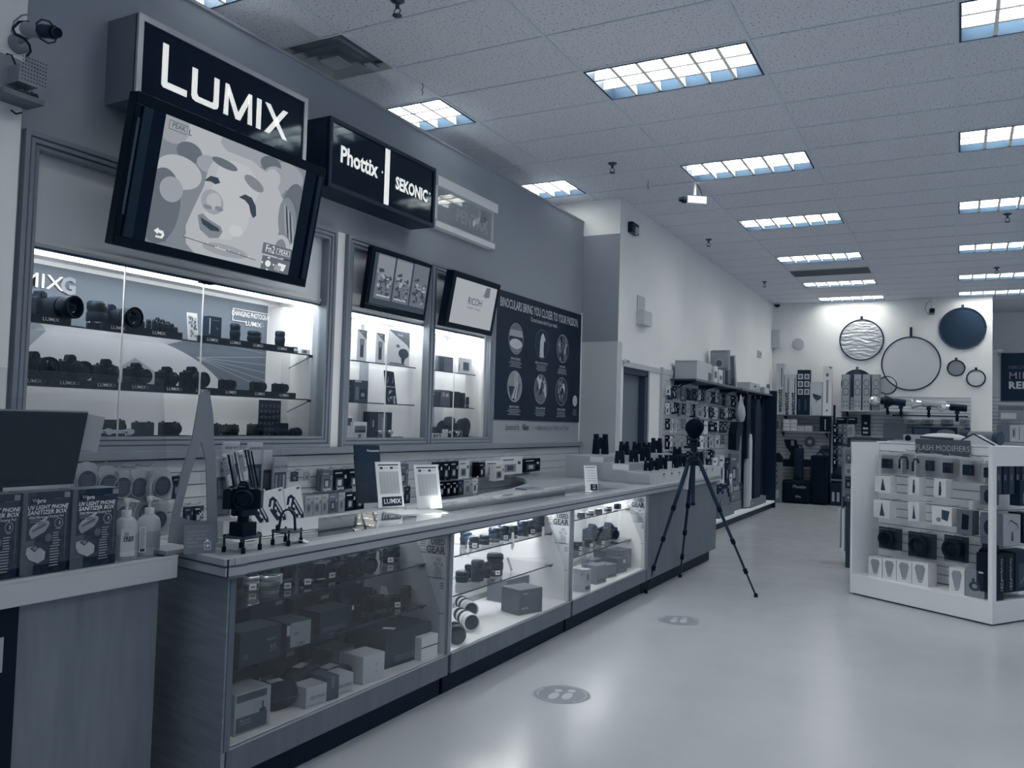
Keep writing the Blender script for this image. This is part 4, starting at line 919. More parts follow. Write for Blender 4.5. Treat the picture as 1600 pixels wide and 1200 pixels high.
def binoc(label,loc,rz=0,s=1.0,group='binoculars on the stepped riser'):
    t=TH('binoculars',label,'binoculars',loc,rz,group)
    def f():
        g=MB(); r=.027*s; h=.15*s; g.lathe([(r*1.05,0),(r*1.08,h*.05),(r*1.0,h*.35),(r*.85,h*.7),(r*.82,h*.76),(r*.55,h*.78)],BLKR,14); g.lathe([(r*.62,h*.78),(r*.78,h*.82),(r*.8,h),(r*.5,h*1.005)],BLK,14); return g.mesh('barrel')
    m=cached(('bin',s),f)
    for q in (-1,1): OB('barrel',m,t,loc=(0,q*.034*s,0))
    OB('bridge',cached(('bb',s),lambda:MB().box(-.012*s,-.02*s,.05*s,.012*s,.02*s,.10*s,BLK).cyl((0,0,.04*s),(0,0,.125*s),.012*s,BLK).mesh('bridge')),t)
    return t
bl=[(933,711,1.15,1.19,'large pair at the left'),(975,711,1.15,.9,'left pair'),(995,713,1.15,.85,'second pair'),(1010,716,1.15,.8,'third pair'),(1035,715,1.15,1.1,'fourth pair'),(1048,714,1.15,1.0,'fifth pair'),
    (968,727,1.095,.75,'left pair of the middle step'),(990,728,1.095,.75,'second pair of the middle step'),(1008,727,1.095,.9,'third pair of the middle step'),(1060,724,1.095,.85,'fourth pair of the middle step'),(1072,723,1.095,.8,'fifth pair of the middle step'),
    (1012,741,1.035,.62,'small pair at the left of the lowest step'),(1022,740,1.035,.75,'second pair of the lowest step'),(1036,739,1.035,.9,'third pair of the lowest step'),(1052,738,1.035,.85,'fourth pair of the lowest step'),(1066,736,1.035,.8,'fifth pair of the lowest step'),(1085,734,1.035,.9,'sixth pair of the lowest step'),(1097,733,1.035,.95,'right-end pair of the lowest step')]
for n,(x,y,z,s,lb) in enumerate(bl):
    q=onZ(x,y,z); 
    if n==0:
        q=onX(938,711,-3.2); z=q.z; binoc('largest black binoculars standing alone at the left of the riser',(q.x,q.y,1.142),-1.0,1.35); continue
    X={1.15:-2.98,1.095:-2.74,1.035:-2.50}[z]; q=onX(x,y,X); zz={1.15:1.142,1.095:1.092,1.035:1.032}[z]
    binoc('black binoculars, %s, on the stepped riser'%lb if 'step' in lb and 'of' in lb else 'black binoculars, %s on the top step of the riser'%lb,(X,min(q.y,9.06),zz),-1.0,s*1.0)
OB('price_card_upright',MB().box(-.002,-.03,0,.002,.03,.08,ST),None,'small upright white price card between binoculars on the lowest step','card',loc=(-2.42,onX(1046,740,-2.42).y,1.032),rz=-.4)
# tilted price sheets on the counter
def sheet(label,loc,w_,h,rz,kind):
    t=TH('sign_holder',label,'sign',loc,rz); tl=RY(-.22)
    OB('clear_holder',MB(tl).box(-.004,-w_/2-.004,0,0,w_/2+.004,h+.004,ACR),t); OB('paper',MB(tl).box(0,-w_/2,.004,.001,w_/2,h,WH),t)
    fl=Flat(x=.0015,mtx=tl)
    fl.p(rect(-w_*.40,h*.92,w_*.40,h*.945),DK)
    if kind!='strip':
        fl.p(rect(-w_*.34,h*.84,-w_*.22,h*.89),DK2); fl.p(rect(w_*.06,h*.84,w_*.18,h*.89),DK2); fl.rs([(-w_*.18,h*.85,-w_*.02,h*.88),(w_*.22,h*.85,w_*.36,h*.88)],LG2)
        fl.p(rect(-w_*.40,h*.30,w_*.38,h*.79),LG2)
        for k in range(18): fl.rs([(-w_*.38+j*w_*.13,h*(.765-.026*k),-w_*.38+j*w_*.13+w_*.10,h*(.772-.026*k)) for j in range(6)],MG2)
    else:
        for q in range(5): fl.p(rect(-w_*.4,h*(.40+.1*q),w_*.4,h*(.41+.1*q)),MG)
        fl.p(rect(-w_*.1,h*.03,w_*.45,h*.28),DK)
    if kind=='lumix': fl.p(rect(-w_*.36,h*.04,w_*.42,h*.24),DK)
    OB('printed_face',fl,t)
    if kind=='lumix': TXT(t,'LUMIX',(.006,.005,h*.14),h*.15,PRN,bold=.01,sx=1.0,mtx=tl)
    if kind=='strip': TXT(t,'USED',(.006,w_*.17,h*.21),h*.08,PRN,mtx=tl,sx=.6); TXT(t,'GEAR',(.006,w_*.17,h*.11),h*.09,PRN,mtx=tl,sx=.6)
    OB('stand_foot',MB().box(-.07,-w_/2,0,0,w_/2,.003,ACR),t)
    return t
q=onZ(612,794,.926); sheet('price list in a tilted holder with a black lettered band',(q.x,q.y,.927),.175,.27,-.35,'lumix')
q=onZ(672,796,.926); sheet('price list in a glossy tilted holder, right of the black-banded one',(q.x,q.y,.927),.175,.26,-.35,'plain')
q=onZ(925,768,.926); sheet('narrow tilted price strip at the far end of the counter',(q.x,q.y,.927),.11,.20,-.7,'strip')
q=onZ(594,789,.926); t=TH('brochure_holder','black brochure in a clear stand left of the black-banded price list','brochure',(q.x-.06,q.y,.927),-.35)
OB('brochure',MB(RY(-.2)).box(-.02,-.09,.01,-.012,.09,.36,DK),t); OB('clear_stand',MB(RY(-.2)).box(-.012,-.10,0,-.008,.10,.26,ACR),t); OB('rear_leaflet',MB(RY(-.2)).box(-.035,-.085,.01,-.030,.085,.30,BLK),t); TXT(t,'Panasonic',(-.008,.04,.325),.022,PRN,bold=0,mtx=RY(-.2))
q0=onZ(650,800,.926); OB('paper_sheet',MB().box(-.10,-.16,0,.10,.16,.0015,WH),None,'loose white sheet lying flat on the counter glass','paper',loc=(q0.x,q0.y,.9275),rz=-.35)
q0=onZ(828,765,.926); OB('brochure_stack',MB().box(-.06,-.10,0,.06,.10,.012,MG),None,'small grey booklet lying on the counter glass','booklet',loc=(q0.x-.0,q0.y,.9275),rz=-.3)
# ================================================================ tripod
t=TH('tripod','black three-legged tripod standing on the floor by the counter end','tripod',(0,0,0))
apex=onY(1084,722,7.30); TB=M('carbon_leg',.035,.35)
feet=[onZ(1009,927,0),onZ(1062.5,902,0),onZ(1181,933,0)]
cx,cy=apex.x,apex.y; za=apex.z
for n,f in enumerate(feet):
    d=Vector((f.x-cx,f.y-cy,0)).normalized(); a=Vector((cx,cy,za))+d*.05; f=Vector((f.x,f.y,.012))
    L=OB('leg',MB().cyl(a,a.lerp(f,.36),.019,TB,r1=.018).cyl(a.lerp(f,.36),a.lerp(f,.60),.014,TB).cyl(a.lerp(f,.6),a.lerp(f,.82),.011,TB).cyl(a.lerp(f,.82),f,.0085,TB),t)
    for k in (.36,.60,.82): OB('twist_lock',MB().cyl(a.lerp(f,k-.018),a.lerp(f,k+.018),.023-.006*k,BLKR),L)
    OB('rubber_foot',MB().cyl(f+Vector((0,0,.02)),f+Vector((0,0,-.012)),.014,BLKR,r1=.018),L)
OB('spider',MB().cyl((cx,cy,za-.03),(cx,cy,za+.045),.045,BLK,seg=14).lathe([(.06,0),(.065,.02),(.05,.03)],BLK,14,T3(cx,cy,za+.0)),t)
OB('centre_column',MB().cyl((cx,cy,za-.36),(cx,cy,za+.10),.016,TB).cyl((cx,cy,za-.38),(cx,cy,za-.355),.02,BLKR),t)
OB('head',MB().ell((cx,cy,za+.165),(.035,.035,.035),BLKG,14,8).cyl((cx,cy,za+.09),(cx,cy,za+.16),.03,BLK).box(cx-.04,cy-.04,za+.19,cx+.04,cy+.04,za+.205,BLK).cyl((cx-.09,cy,za+.13),(cx-.02,cy,za+.13),.012,BLK),t)
OB('swing_tag',Flat(mtx=T3(cx,cy,za-.14)@RZ(-PI/2)@T3(.05,-.05,0)).p([(-.025,-.1),(.02,-.1),(.025,.1),(.0,.12)],LG2),t)
# accessory on top, mirrored dome
t=TH('dome_light','round dark dome attached on top of the tripod head','camera accessory',(cx,cy,za+.206))
OB('dome',MB().lathe([(.02,0),(.055,.03),(.08,.08),(.075,.13),(.045,.165),(.01,.175)],M('matt_black',.006,.95,spec=.1),18),t); OB('rear_knob',MB().ell((-.0,.05,.15),(.045,.045,.045),DK,12,8),t)
# floor decals
FD=M('decal_grey',.24,.5); 
def decal(label,px_,py_,rz):
    q=onZ(px_,py_,0); t=TH('floor_decal',label,'floor sticker',(q.x,q.y,.0008),rz,'round floor stickers'); R=.152
    def up(pts,m,z,name): return OB(name,MB().add([(a,b_,z) for a,b_ in pts],[tuple(range(len(pts)))],m),t)
    up(poly_e(0,0,R,R,40),FD,0,'disc'); FL=M('decal_pale',.46,.4)
    g=MB()
    for k in range(44):
        an=2*PI*k/44
        if .35<(an%PI)<1.15: continue
        c=(R*.86*math.cos(an),R*.86*math.sin(an)); g.add([(c[0]+.0045*math.cos(2*PI*j/6),c[1]+.0045*math.sin(2*PI*j/6),.0006) for j in range(6)],[tuple(range(6))],FL)
    OB('dot_ring',g,t,kind='stuff')
    for s_ in (-1,1):
        up([(a,b_) for a,b_ in poly_e(-.012*s_+.03,.034*s_,.058,.026,16)],FL,.0006,'sole_print'); up(poly_e(-.012*s_-.062,.034*s_,.024,.022,12),FL,.0006,'heel_print')
    for k,(s_,a0) in enumerate((('SOCIAL DISTANCING',PI*.5),('STAY SAFE',-PI*.5))):
        for j,ch in enumerate(s_):
            if ch==' ': continue
            an=a0-(j-len(s_)/2)*.095*(1 if k==0 else -1)*-1 if False else a0-(j-(len(s_)-1)/2)*.10*(1 if k==0 else -1)
            me=txmesh(ch,.01,0,'CENTER',1,FL); o=bpy.data.objects.new('lettering',me); COL.objects.link(o); o.parent=t
            o.matrix_local=T3(R*.86*math.cos(an),R*.86*math.sin(an),.0007)@RZ(an-PI/2 if k==0 else an+PI/2)@Matrix.Diagonal((.022,.022,1,1))
    return t
decal('round grey footprint sticker on the floor, the nearer of two',878,1085,PI*.55+PI); decal('round grey footprint sticker on the floor, the farther of two',1061,969,PI*.55+PI)
# ================================================================ contents of the wide cabinet
Z1,Z2,Z3=1.8685,1.5605,1.2755
def riser(label,pa,pb_,z,X=-4.0,text='LUMIX',h=.036,G=False,group=None):
    y0=Yat(pa,X+.045,z); y1=Yat(pb_,X+.045,z); t=TH('display_riser',label,'riser',(X,(y0+y1)/2,z),group=group); w_=y1-y0
    OB('block',MB().box(-.05,-w_/2,0,.045,w_/2,h,BLK),t)
    if text: TXT(t,text,(.046,0,h*.45),.026,PRN,bold=.01,sx=1.15)
    if G: TXT(t,'G',(.046,.055,h*.45),.024,MG2,bold=.01)
    return h
cams1=[ # px, hump, w,h,L,r, riser span, label
 (55,Z2,1,.13,.10,.10,.05,(30,72),'far left'),(112,Z2,1,.14,.10,.09,.045,(76,135),'second'),(168,Z2,1,.13,.095,.045,.034,(136,190),'third'),(215,Z2,1,.13,.09,.06,.040,(191,242),'fourth'),
 (263,Z2,1,.12,.085,.04,.034,(243,296),'fifth'),(302,Z2,1,.14,.095,.08,.042,(297,333),'sixth'),(358,Z2,0,.10,.062,.03,.028,(334,386),'seventh, compact'),(406,Z2,0,.10,.062,.03,.028,(387,424),'eighth, compact'),(440,Z2,0,.10,.062,.035,.028,(425,462),'ninth, compact'),
 (178,Z3,0,.14,.09,.035,.042,(160,208),'far left, silver-ringed'),(227,Z3,0,.12,.078,.02,.030,(209,252),'second, flat-topped'),(268,Z3,0,.12,.08,.04,.032,(253,300),'third, flat-topped'),(336,Z3,0,.10,.075,.035,.032,(318,350),'fourth, half behind the shield stand'),(364,Z3,0,.10,.07,.02,.028,(351,392),'fifth, compact'),(402,Z3,0,.10,.075,.03,.028,(393,425),'sixth, beside the lens picture')]
for n,(p_,z,hu,w_,h,L,r,sp,lb) in enumerate(cams1):
    row='middle shelf' if z==Z2 else 'bottom shelf'
    hh=riser('black riser under the %s camera of the cabinet %s'%(lb.split(',')[0],row),sp[0],sp[1],z,G=(z==Z2 and n<6),group='black lettered risers')
    X=-4.02; camera('black camera on a riser, %s along the cabinet %s'%(lb,row),(X,Yat(p_-4,X,z+.08),z+hh),0.02,w,h,.045,bool(hu),L,r,'cameras in the wide cabinet',ring=CHR if 'silver' in lb else None,flare=1.1 if L>.07 else 1.0) if False else \
    camera('black camera on a riser, %s along the cabinet %s'%(lb,row),(X,Yat(p_-4,X,z+.08),z+hh+.0005),0.02,w_,h,.045,bool(hu),L,r,'cameras in the wide cabinet',ring=CHR if 'silver' in lb else None,flare=1.1 if L>.07 else 1.0)
X=-4.03
hh=riser('long black riser at the left of the cabinet top shelf',46,111,Z1); camera('black camera with long hooded lens, far left of the cabinet top shelf',(X-.03,Yat(66,X,Z1+.08),Z1+hh+.0005),.25,w=.13,h=.10,L=.19,r=.052,flare=1.1)
lens_up('tall ribbed black lens standing on the cabinet top shelf, left part',(X,Yat(150,X,Z1),Z1+.0005),.050,.145,band=CHR)
hh=riser('black riser under the camera with large lens, cabinet top shelf',160,208,Z1); camera('black camera with large hooded lens beside the tall ribbed lens',(X-.04,Yat(178,X,Z1+.08),Z1+hh+.0005),.1,w=.13,h=.09,L=.16,r=.050,flare=1.12)
hh=riser('wide black riser carrying miniature lenses',209,285,Z1)
mr_=[(222,.05),(232,.075),(241,.07),(246,.10),(250,.06),(254,.09),(259,.055),(262,.08),(268,.06),(274,.045)]
for n,(p_,h) in enumerate(mr_):
    Xm=-4.05 if n%2 else -4.0; lens_up('%s miniature lens from the left on the wide black riser'%ORD[n],(Xm,Yat(p_,Xm,Z1+.05),Z1+hh+.0005),.014,h*.75,'miniature lenses')
t=TH('leaflet_card','folded white picture leaflet beside the miniature lenses','leaflet',(-3.99,Yat(302,-3.99,Z1),Z1),-.1); OB('card',MB(RY(-.15)).box(-.001,-.035,0,.001,.035,.17,WH),t)
fl=Flat(x=.0016,mtx=RY(-.15)); R=random.Random(2)
for k in range(26): y,z=R.uniform(-.03,.02),R.uniform(.02,.14); fl.p(rect(y,z,y+R.uniform(.006,.015),z+R.uniform(.004,.02)),R.choice([DK2,MG,MG2]))
OB('printed_picture',fl,t)
hh=riser('black riser under the 2x converter box',314,349,Z1); carton('black teleconverter box marked 2x on the cabinet top shelf',(X,Yat(331,X,Z1+.08),Z1+hh),(.06,.095,.13),DK,texts=(('2x',.1,.45,.16,PRM),),pr=((-.5,.15,-.42,.9,WH),(-.3,.8,.3,.83,MG)))
for n,(p_,a,b_,r,h,lb) in enumerate(((367,350,385,.032,.105,'tall black lens'),(397,386,420,.044,.075,'wide black lens'),(437,422,459,.033,.10,'slim capped black lens'))):
    hh=riser('black riser under the %s of the cabinet top shelf'%lb,a,b_,Z1); lens_up('%s on a riser, right part of the cabinet top shelf'%lb,(X,Yat(p_,X,Z1+.05),Z1+hh+.0005),r,h)
OB('grip_accessory',MB().ell((0,0,.02),(.03,.045,.018),MG2,12,6).box(-.015,-.01,.0,.015,.02,.05,MG),None,'small grey hot-shoe accessory at the right end of the top shelf','accessory',loc=(-4.06,Yat(459,-4.06,Z1),Z1+.0005))
carton('small white accessory box at the right end of the top shelf',(-4.0,Yat(475,-4.0,Z1),Z1+.0005),(.03,.09,.035),WH,pr=((-.3,.2,.1,.8,MG),))
# lens-line-up board and loose bits on the cabinet floor
t=TH('picture_board','tall dark board picturing rows of lenses, cabinet floor, right','board',(-4.16,Yat(418,-4.16,Z3),Z3)); OB('board',MB().box(-.01,-.085,0,0,.115,.27,DK),t)
fl=Flat(x=.001); R=random.Random(5)
for i in range(5):
    for j in range(6): 
        y,z=-.07+.037*i,.03+.04*j; fl.p(poly_e(y+.005*(j%2),z,.014,.014,10),DK2); fl.p(poly_e(y+.005*(j%2),z+.004,.006,.006,8),MG)
OB('lens_pictures',fl,t)
hh=riser('black riser marked with a G logo under the square dark camera',432,425+32,Z3,X=-3.99); carton('square dark camera box on the riser before the lens board',(-4.02,Yat(438,-4.02,Z3),Z3+hh),(.05,.09,.08),BLK)
pouch('low black pouch at the right end of the cabinet floor',(-4.08,Yat(462,-4.08,Z3),Z3+.0005),(.10,.11,.085),tag_=False)
OB('pistol_grip',MB().prism([(-.04,0),(.045,0),(.045,.15),(.02,.17),(0,.15),(0,.11),(-.04,.09)],-.02,.02,BLK),None,'black pistol-grip accessory standing at the right end of the cabinet floor','accessory',loc=(-4.04,Yat(479,-4.04,Z3),Z3+.0005))
OB('cable_coil',MB().tube([(.03*math.cos(a*.6),.07*math.sin(a*.5)+.01*a*.2,.008+.001*a) for a in range(22)],.006,BLK),None,'coiled black cable on the cabinet floor before the pouch','cable',loc=(-3.99,Yat(460,-3.99,Z3),Z3+.0005))
# ================================================================ contents of the double cabinet
def bx(label,p0,p1,zb,hgt,m,X=-4.03,d=.07,pr=None,texts=(),rz=0,side=None,group=None,tilt=0):
    y0=Yat(p0,X+d/2,zb+hgt/2); y1=Yat(p1,X+d/2,zb+hgt/2)
    return carton(label,(X,(y0+y1)/2,zb+.0005),(d,y1-y0,hgt),m,rz,pr,texts,side=side,group=group,rot=(0,tilt,0) if tilt else None)
FLH=((-.18,.12,.18,.55,DK2),(-.24,.52,.24,.72,MG2))
for n,(a,b_) in enumerate(((558,573),(587,601))):
    bx('tall white flash-unit carton, %s, on the bright upper shelf'%('left' if n==0 else 'second'),a,b_,Z1,.235,WH,pr=(([(-.5,1),(.5,1),(.5,.7)],MG),)+FLH,d=.13,side=((-.5,.6,.5,.85,LG2),),texts=(('Phottix',.05,.93,.06,PRN),))
bx('large white carton picturing a studio flash, upper shelf',606,640,Z1,.28,WH,d=.09,X=-4.02,pr=(([(-.5,1),(.5,1),(.5,.5),(.38,.62)],MG),(poly_e(.22,.36,.24,.15,14),DK2),([(.1,.22),(.3,.22),(.22,.04),(.16,.04)],DK2),(poly_e(-.05,.56,.09,.05,10),MG),(-.4,.03,.3,.07,MG)),texts=(('Phottix',.05,.88,.09,PRN),))
bx('dark accessory carton at the far left of the middle shelf, double cabinet',538,550,Z2,.16,DK,pr=((-.3,.1,.3,.5,DK2),(-.3,.7,.3,.74,MG))); bx('dark carton with a gadget picture on the middle shelf, double cabinet',553,575,Z2,.165,DK2,pr=((-.45,.9,0,.98,LG),(-.1,.15,.4,.6,DK),(-.4,.1,-.15,.7,MG),(.0,.25,.25,.42,MG2)))
t=TH('leaflet_card','slanted dark leaflet standing on the middle shelf, double cabinet','leaflet',(-4.0,Yat(610,-4.0,Z2),Z2+.001)); sh=Matrix.Shear('XZ',4,(0,0)); 
g=MB(); g.prism([(-.06,0),(.085,0),(.025,.255),(-.105,.26)],0,.004,DK); OB('card',g,t); fl=Flat(x=.005); fl.p([(-.068,.13),(.05,.13),(.048,.137),(-.07,.137)],LG2); R=random.Random(9)
for k in range(16): y,z=R.uniform(-.05,.05),R.uniform(.01,.11); fl.p(poly_e(y,z,.012,.010,7),R.choice([MG2,WH,MG,DK2]))
for q in (-.065,.0): fl.p([(q,.16),(q+.02,.17),(q+.015,.225)],MG2)
OB('printed_picture',fl,t)
bx('white carton with landscape photo at far left of the floor, double cabinet',538,551,Z3,.17,WH,pr=((-.4,.62,.4,.95,DK2),)); bx('small white carton with landscape photo and black ring logo',552,573,Z3,.135,WH,X=-3.99,d=.05,pr=((-.4,.40,.42,.78,MG),(-.4,.40,.42,.55,DK2),(-.12,.08,.05,.30,BLK),(-.07,.13,.0,.25,WH)))
bx('tall dark carton with pale figure picture on the floor, double cabinet',578,612,Z3,.215,DK,X=-4.06,pr=((-.15,.05,.25,.95,MG),(.02,.2,.15,.8,MG2),(-.38,.45,-.33,.7,LG)))
OB('neck_strap',MB().box(-.015,-.09,0,.015,.09,.022,BLK).ell((0,-.09,.02),(.015,.02,.02),DK,8,5),None,'black strap folded on the cabinet floor right of the tall carton','strap',loc=(-3.97,Yat(617,-3.97,Z3),Z3+.0005))
bx('white carton half hidden by the mullion, upper shelf, right bay',668,680,Z1,.13,WH,pr=((-.3,.15,.3,.75,MG),)); bx('grey carton with dark stripe on the upper shelf, right bay',684,708,Z1,.135,MG,pr=((-.4,.05,-.1,.9,DK2),(.0,.6,.4,.63,DK2),(0,.4,.4,.43,DK2)))
bx('white carton picturing a phone on the upper shelf, right bay',716,737,Z1,.145,WH,pr=((-.15,.2,.32,.75,MG),(-.08,.28,.25,.68,DK2),(-.45,.1,-.4,.6,MG)),d=.09)
bx('dark carton at the left of the middle shelf, right bay',668,687,Z2,.125,DK2,pr=((-.1,.8,.1,.86,LG),)); bx('mid-grey carton with two small pictures on the middle shelf, right bay',688,703,Z2,.145,M('gc',.1,.5),pr=((-.3,.6,-.05,.85,LG),(.05,.6,.35,.8,LG2))); bx('black carton right of the picture carton, middle shelf',704,719,Z2,.14,BLK)
lens_up('tall black spotting scope body on the middle shelf, right bay',(-4.03,Yat(722,-4.03,Z2),Z2+.0005),.028,.13); lens_up('small slim black monocular at the right end of the middle shelf',(-4.0,Yat(730,-4.0,Z2),Z2+.0005),.016,.095,band=LG)
pouch('big black holster bag at the right of the floor, right bay',(-4.08,Yat(724,-4.08,Z3),Z3+.0005),(.14,.15,.19),tag_=False); pouch('black bag lying behind the small boxes, right bay floor',(-4.13,Yat(698,-4.13,Z3),Z3+.0005),(.14,.26,.17),.1,tag_=False)
pouch('rolled grey cloth pouch on top of the black bag, right bay',(-4.06,Yat(702,-4.06,Z3+.1),Z3+.12),(.08,.14,.08),.1,m=DK2,tag_=False,flap=False); bx('flat dark box at the left of the floor, right bay',668,683,Z3+.045,.06,DK,d=.1); bx('white box with framed photo print, right bay floor',676,690,Z3,.05,WH,X=-3.97,d=.03,pr=((-.42,.15,.42,.85,DK2),(-.25,.25,-.02,.75,LG),(.05,.25,.3,.75,LG2)))
bx('tall white tag card between small boxes, right bay floor',692,700,Z3,.085,WH,X=-3.97,d=.01,pr=((-.1,.8,.1,.9,DK2),)); bx('black box with silver outline and white droplet, right bay floor',704,722,Z3,.075,BLK,X=-3.97,d=.05,pr=((-.5,.94,.5,1,LG),(.44,0,.5,1,LG),(.05,.4,.2,.7,WH)))
OB('pen_accessory',MB().cyl((0,-.09,.01),(0,.09,.01),.009,BLK),None,'thin black rod lying on the floor at the right end, right bay','accessory',loc=(-3.97,Yat(731,-3.97,Z3),Z3+.0005))
# ================================================================ packs hanging on the slatwall
SX=XW+.018
def hang(label,Y,ztop,w_,h,X,style,group=None,rz=0,d=.012,cat='hanging pack'):
    t=TH('hanging_pack',label,cat,(X,Y,ztop-h),rz,group)
    pal={'dark':(DK,MG2,DK2),'black':(BLKG,LG2,DK2),'pale':(LG,MG,MG2),'white':(WH,DK2,MG2),'grey':(MG,LG,DK2)}[style]
    OB('card',cached(('hc',round(w_,3),round(h,3),d,style),lambda:MB().box(-d,-w_/2,0,0,w_/2,h,pal[0]).mesh('card')),t)
    def f():
        fl=Flat(x=.0006); R=random.Random(int(w_*1e4)+len(style)); fl.rs([(-w_*.4,h*.80,w_*.1,h*.86)],pal[1]); fl.rs([(-w_*.32,h*.14,w_*.2,h*.58)],pal[2]); fl.rs([(-w_*.2,h*.22,w_*.08,h*.50)],pal[1]); fl.rs([(w_*.28,h*.55,w_*.42,h*.72)],pal[1]); return fl.mesh('printed_face')
    OB('printed_face',cached(('hf',round(w_,3),round(h,3),style),f),t)
    return t
hk=MB().tube([(0,0,0),(.10,0,0),(.13,0,.02)],.0025,CHR).mesh('peg_hook')
def hook(Y,z): OB('peg_hook',hk,sl,loc=(.018,Y-2.28,z))
zr1=1.105
def hangpx(label,p0,p1,zt,h,style,off=.10,**k):
    X=SX+off; y0=Yat(p0,X,zt-h/2); y1=Yat(p1,X,zt-h/2); hook((y0+y1)/2,zt+.004); return hang(label,(y0+y1)/2,zt,y1-y0,h,X,style,**k)
h1=[(456,466,'dark','slim dark pack beside the bagged packets'),(476,484,'pale','narrow pale hook label pack'),(503,520,'grey','grey memory-card pack, leftmost of three lettered packs'),(521,543,'black','black memory-card pack, second of three lettered packs'),(544,567,'black','black memory-card pack, third of three lettered packs')]
for k,(a,b_,s_,lb) in enumerate(h1):
    t=hangpx(lb+', upper slatwall row',a,b_,zr1-.02,(.12 if k>1 else .06)+.02*(k>1),s_)
    if k>1: TXT(t,'SanDisk',(.002,0,.012),.026,PRN,sx=.9)
for k in range(3): 
    X=SX+.08-.02*k; hang('grey card pack stacked on the hook behind the first lettered pack, layer %s'%ORD[k],Yat(506,X,1.03)-.02-.008*k,zr1-.02,.05,.14,X,'grey','grey packs on one hook')
h1b=[(623,638,'grey','grey boxed pack seen between the two tilted price lists',.17),(676,692,'black','plain black boxed pack right of the glossy price list',.15),(693,703,'black','black card pack, second right of the glossy price list',.155),(704,716,'black','black card pack, third right of the glossy price list',.15),(717,733,'white','white pack with small dark device, upper row',.155)]
for a,b_,s_,lb,h in h1b: hangpx(lb,a,b_,zr1-.005,h,s_)
for k in range(4):
    X=SX+.04+.025*k; y=Yat(744+3.2*k,X,1.02); hang('%s black blister pack in the row of four on one hook'%ORD[k],y,zr1-.03,.10,.13,X,'black','four black blister packs'); 
hook(y,zr1-.02)
for n,(a,b_,rz_) in enumerate(((764,780,-.5),(771,790,.1))): t=hangpx('%s white carton with accessory picture hanging askew'%('left' if n==0 else 'front'),a,b_,zr1-.02-.03*n,.145,'white',off=.12+.05*n,rz=rz_,d=.05)
t=hangpx('large white carton picturing a tripod, hanging at an angle',782,816,zr1+.01,.165,'white',off=.13,d=.07); t=hangpx('black carton right of the white tripod carton',818,844,zr1-.02,.13,'black',off=.10,d=.03)
zr2=.945
h2=[(440,452,'dark'),(453,462,'grey'),(463,474,'pale'),(477,489,'pale'),(490,502,'pale'),(503,513,'pale'),(514,528,'grey'),(529,539,'pale'),(540,556,'black'),(557,569,'black'),(622,632,'grey'),(633,641,'dark')]
for n,(a,b_,s_) in enumerate(h2): hangpx('%s small %s pack from the left in the lower slatwall row'%(ORD[n],s_),a,b_,zr2-.02,.13,s_,group='small packs in the lower slatwall row')
h3=[(686,696,'black'),(697,706,'black'),(707,715,'black'),(716,724,'dark'),(725,738,'pale'),(739,746,'white')]
for n,(a,b_,s_) in enumerate(h3): hangpx('%s pack right of the glossy price list, lower row, %s'%(ORD[n],s_),a,b_,zr2-.01,.125,s_,group='small packs right of the price lists')
# ring-shaped filter packs at the left
def filt(label,Y,zc,X,group,r=.055):
    t=TH('filter_pack',label,'filter pack',(X,Y,zc),0,group)
    OB('pouch',cached(('fp',r),lambda:MB().prism([(-r*1.2,-r*1.25),(r*1.2,-r*1.25),(r*1.35,0),(r*.9,r*1.5),(.01,r*1.7),(-.01,r*1.7),(-r*.9,r*1.5),(-r*1.35,0)],-.006,0,M('pouch_pale',.42,.4)).mesh('pouch')),t)
    OB('ring',cached(('fr',r),lambda:MB().lathe([(r,0),(r*1.04,.006),(r,.012),(r*.9,.012),(r*.88,.004)],MG2,24,RY(PI/2)).mesh('ring')),t)
    OB('dark_glass',cached(('fg',r),lambda:MB().lathe([(r*.9,.004),(r*.9,.009)],DK2,24,RY(PI/2)).mesh('glass')),t)
    def f():
        fl=Flat(x=.010); lines(fl,-r*.6,r*.5,r*.6,6,r*.18,r*.05,MG,.3,True); return fl.mesh('small_print')
    OB('small_print',cached(('ft',r),f),t); return t
fpx=[(134,752),(168,758),(190,762),(216,762),(252,760)]
for n,(p_,q) in enumerate(fpx):
    X=SX+.14 if n<4 else SX+.20; zc=onX(p_,q,X).z; y=Yat(p_,X,zc); filt('%s round filter in a pale pouch from the left, hanging on the slatwall'%ORD[n],y,zc,X,'round filter pouches'); hook(y,zc+.10)
for n,k in enumerate(range(4)):
    X=SX+.16-.03*k; filt('%s round filter pouch hanging behind the rightmost one'%ORD[n],Yat(247-4*k,X,1.02),onX(252,760,X).z,X,'stacked filter pouches')
for n,(p_,q) in enumerate(((190,805),(225,803),(247,812))): X=SX+.12; zc=onX(p_,q,X).z; filt('%s round filter pouch from the left in the row below, behind the pump bottles'%ORD[n],Yat(p_,X,zc),zc,X,'lower filter pouches',.05); hook(Yat(p_,X,zc),zc+.09)
t=hangpx('dark rectangular pack behind the shield leg, upper row',270,283,zr1-.005,.12,'dark'); 
for n,(a,b_,z,h,s_) in enumerate(((288,302,.93,.10,'dark'),(303,318,.93,.10,'black'),(345,356,.95,.10,'grey'))): t=hangpx('%s memory pack seen beneath the shield stand'%ORD[n],a,b_,z,h,s_,off=.12)
TXT(t,'XQD',(.003,-.14,.03),.04,PRN,bold=.03)
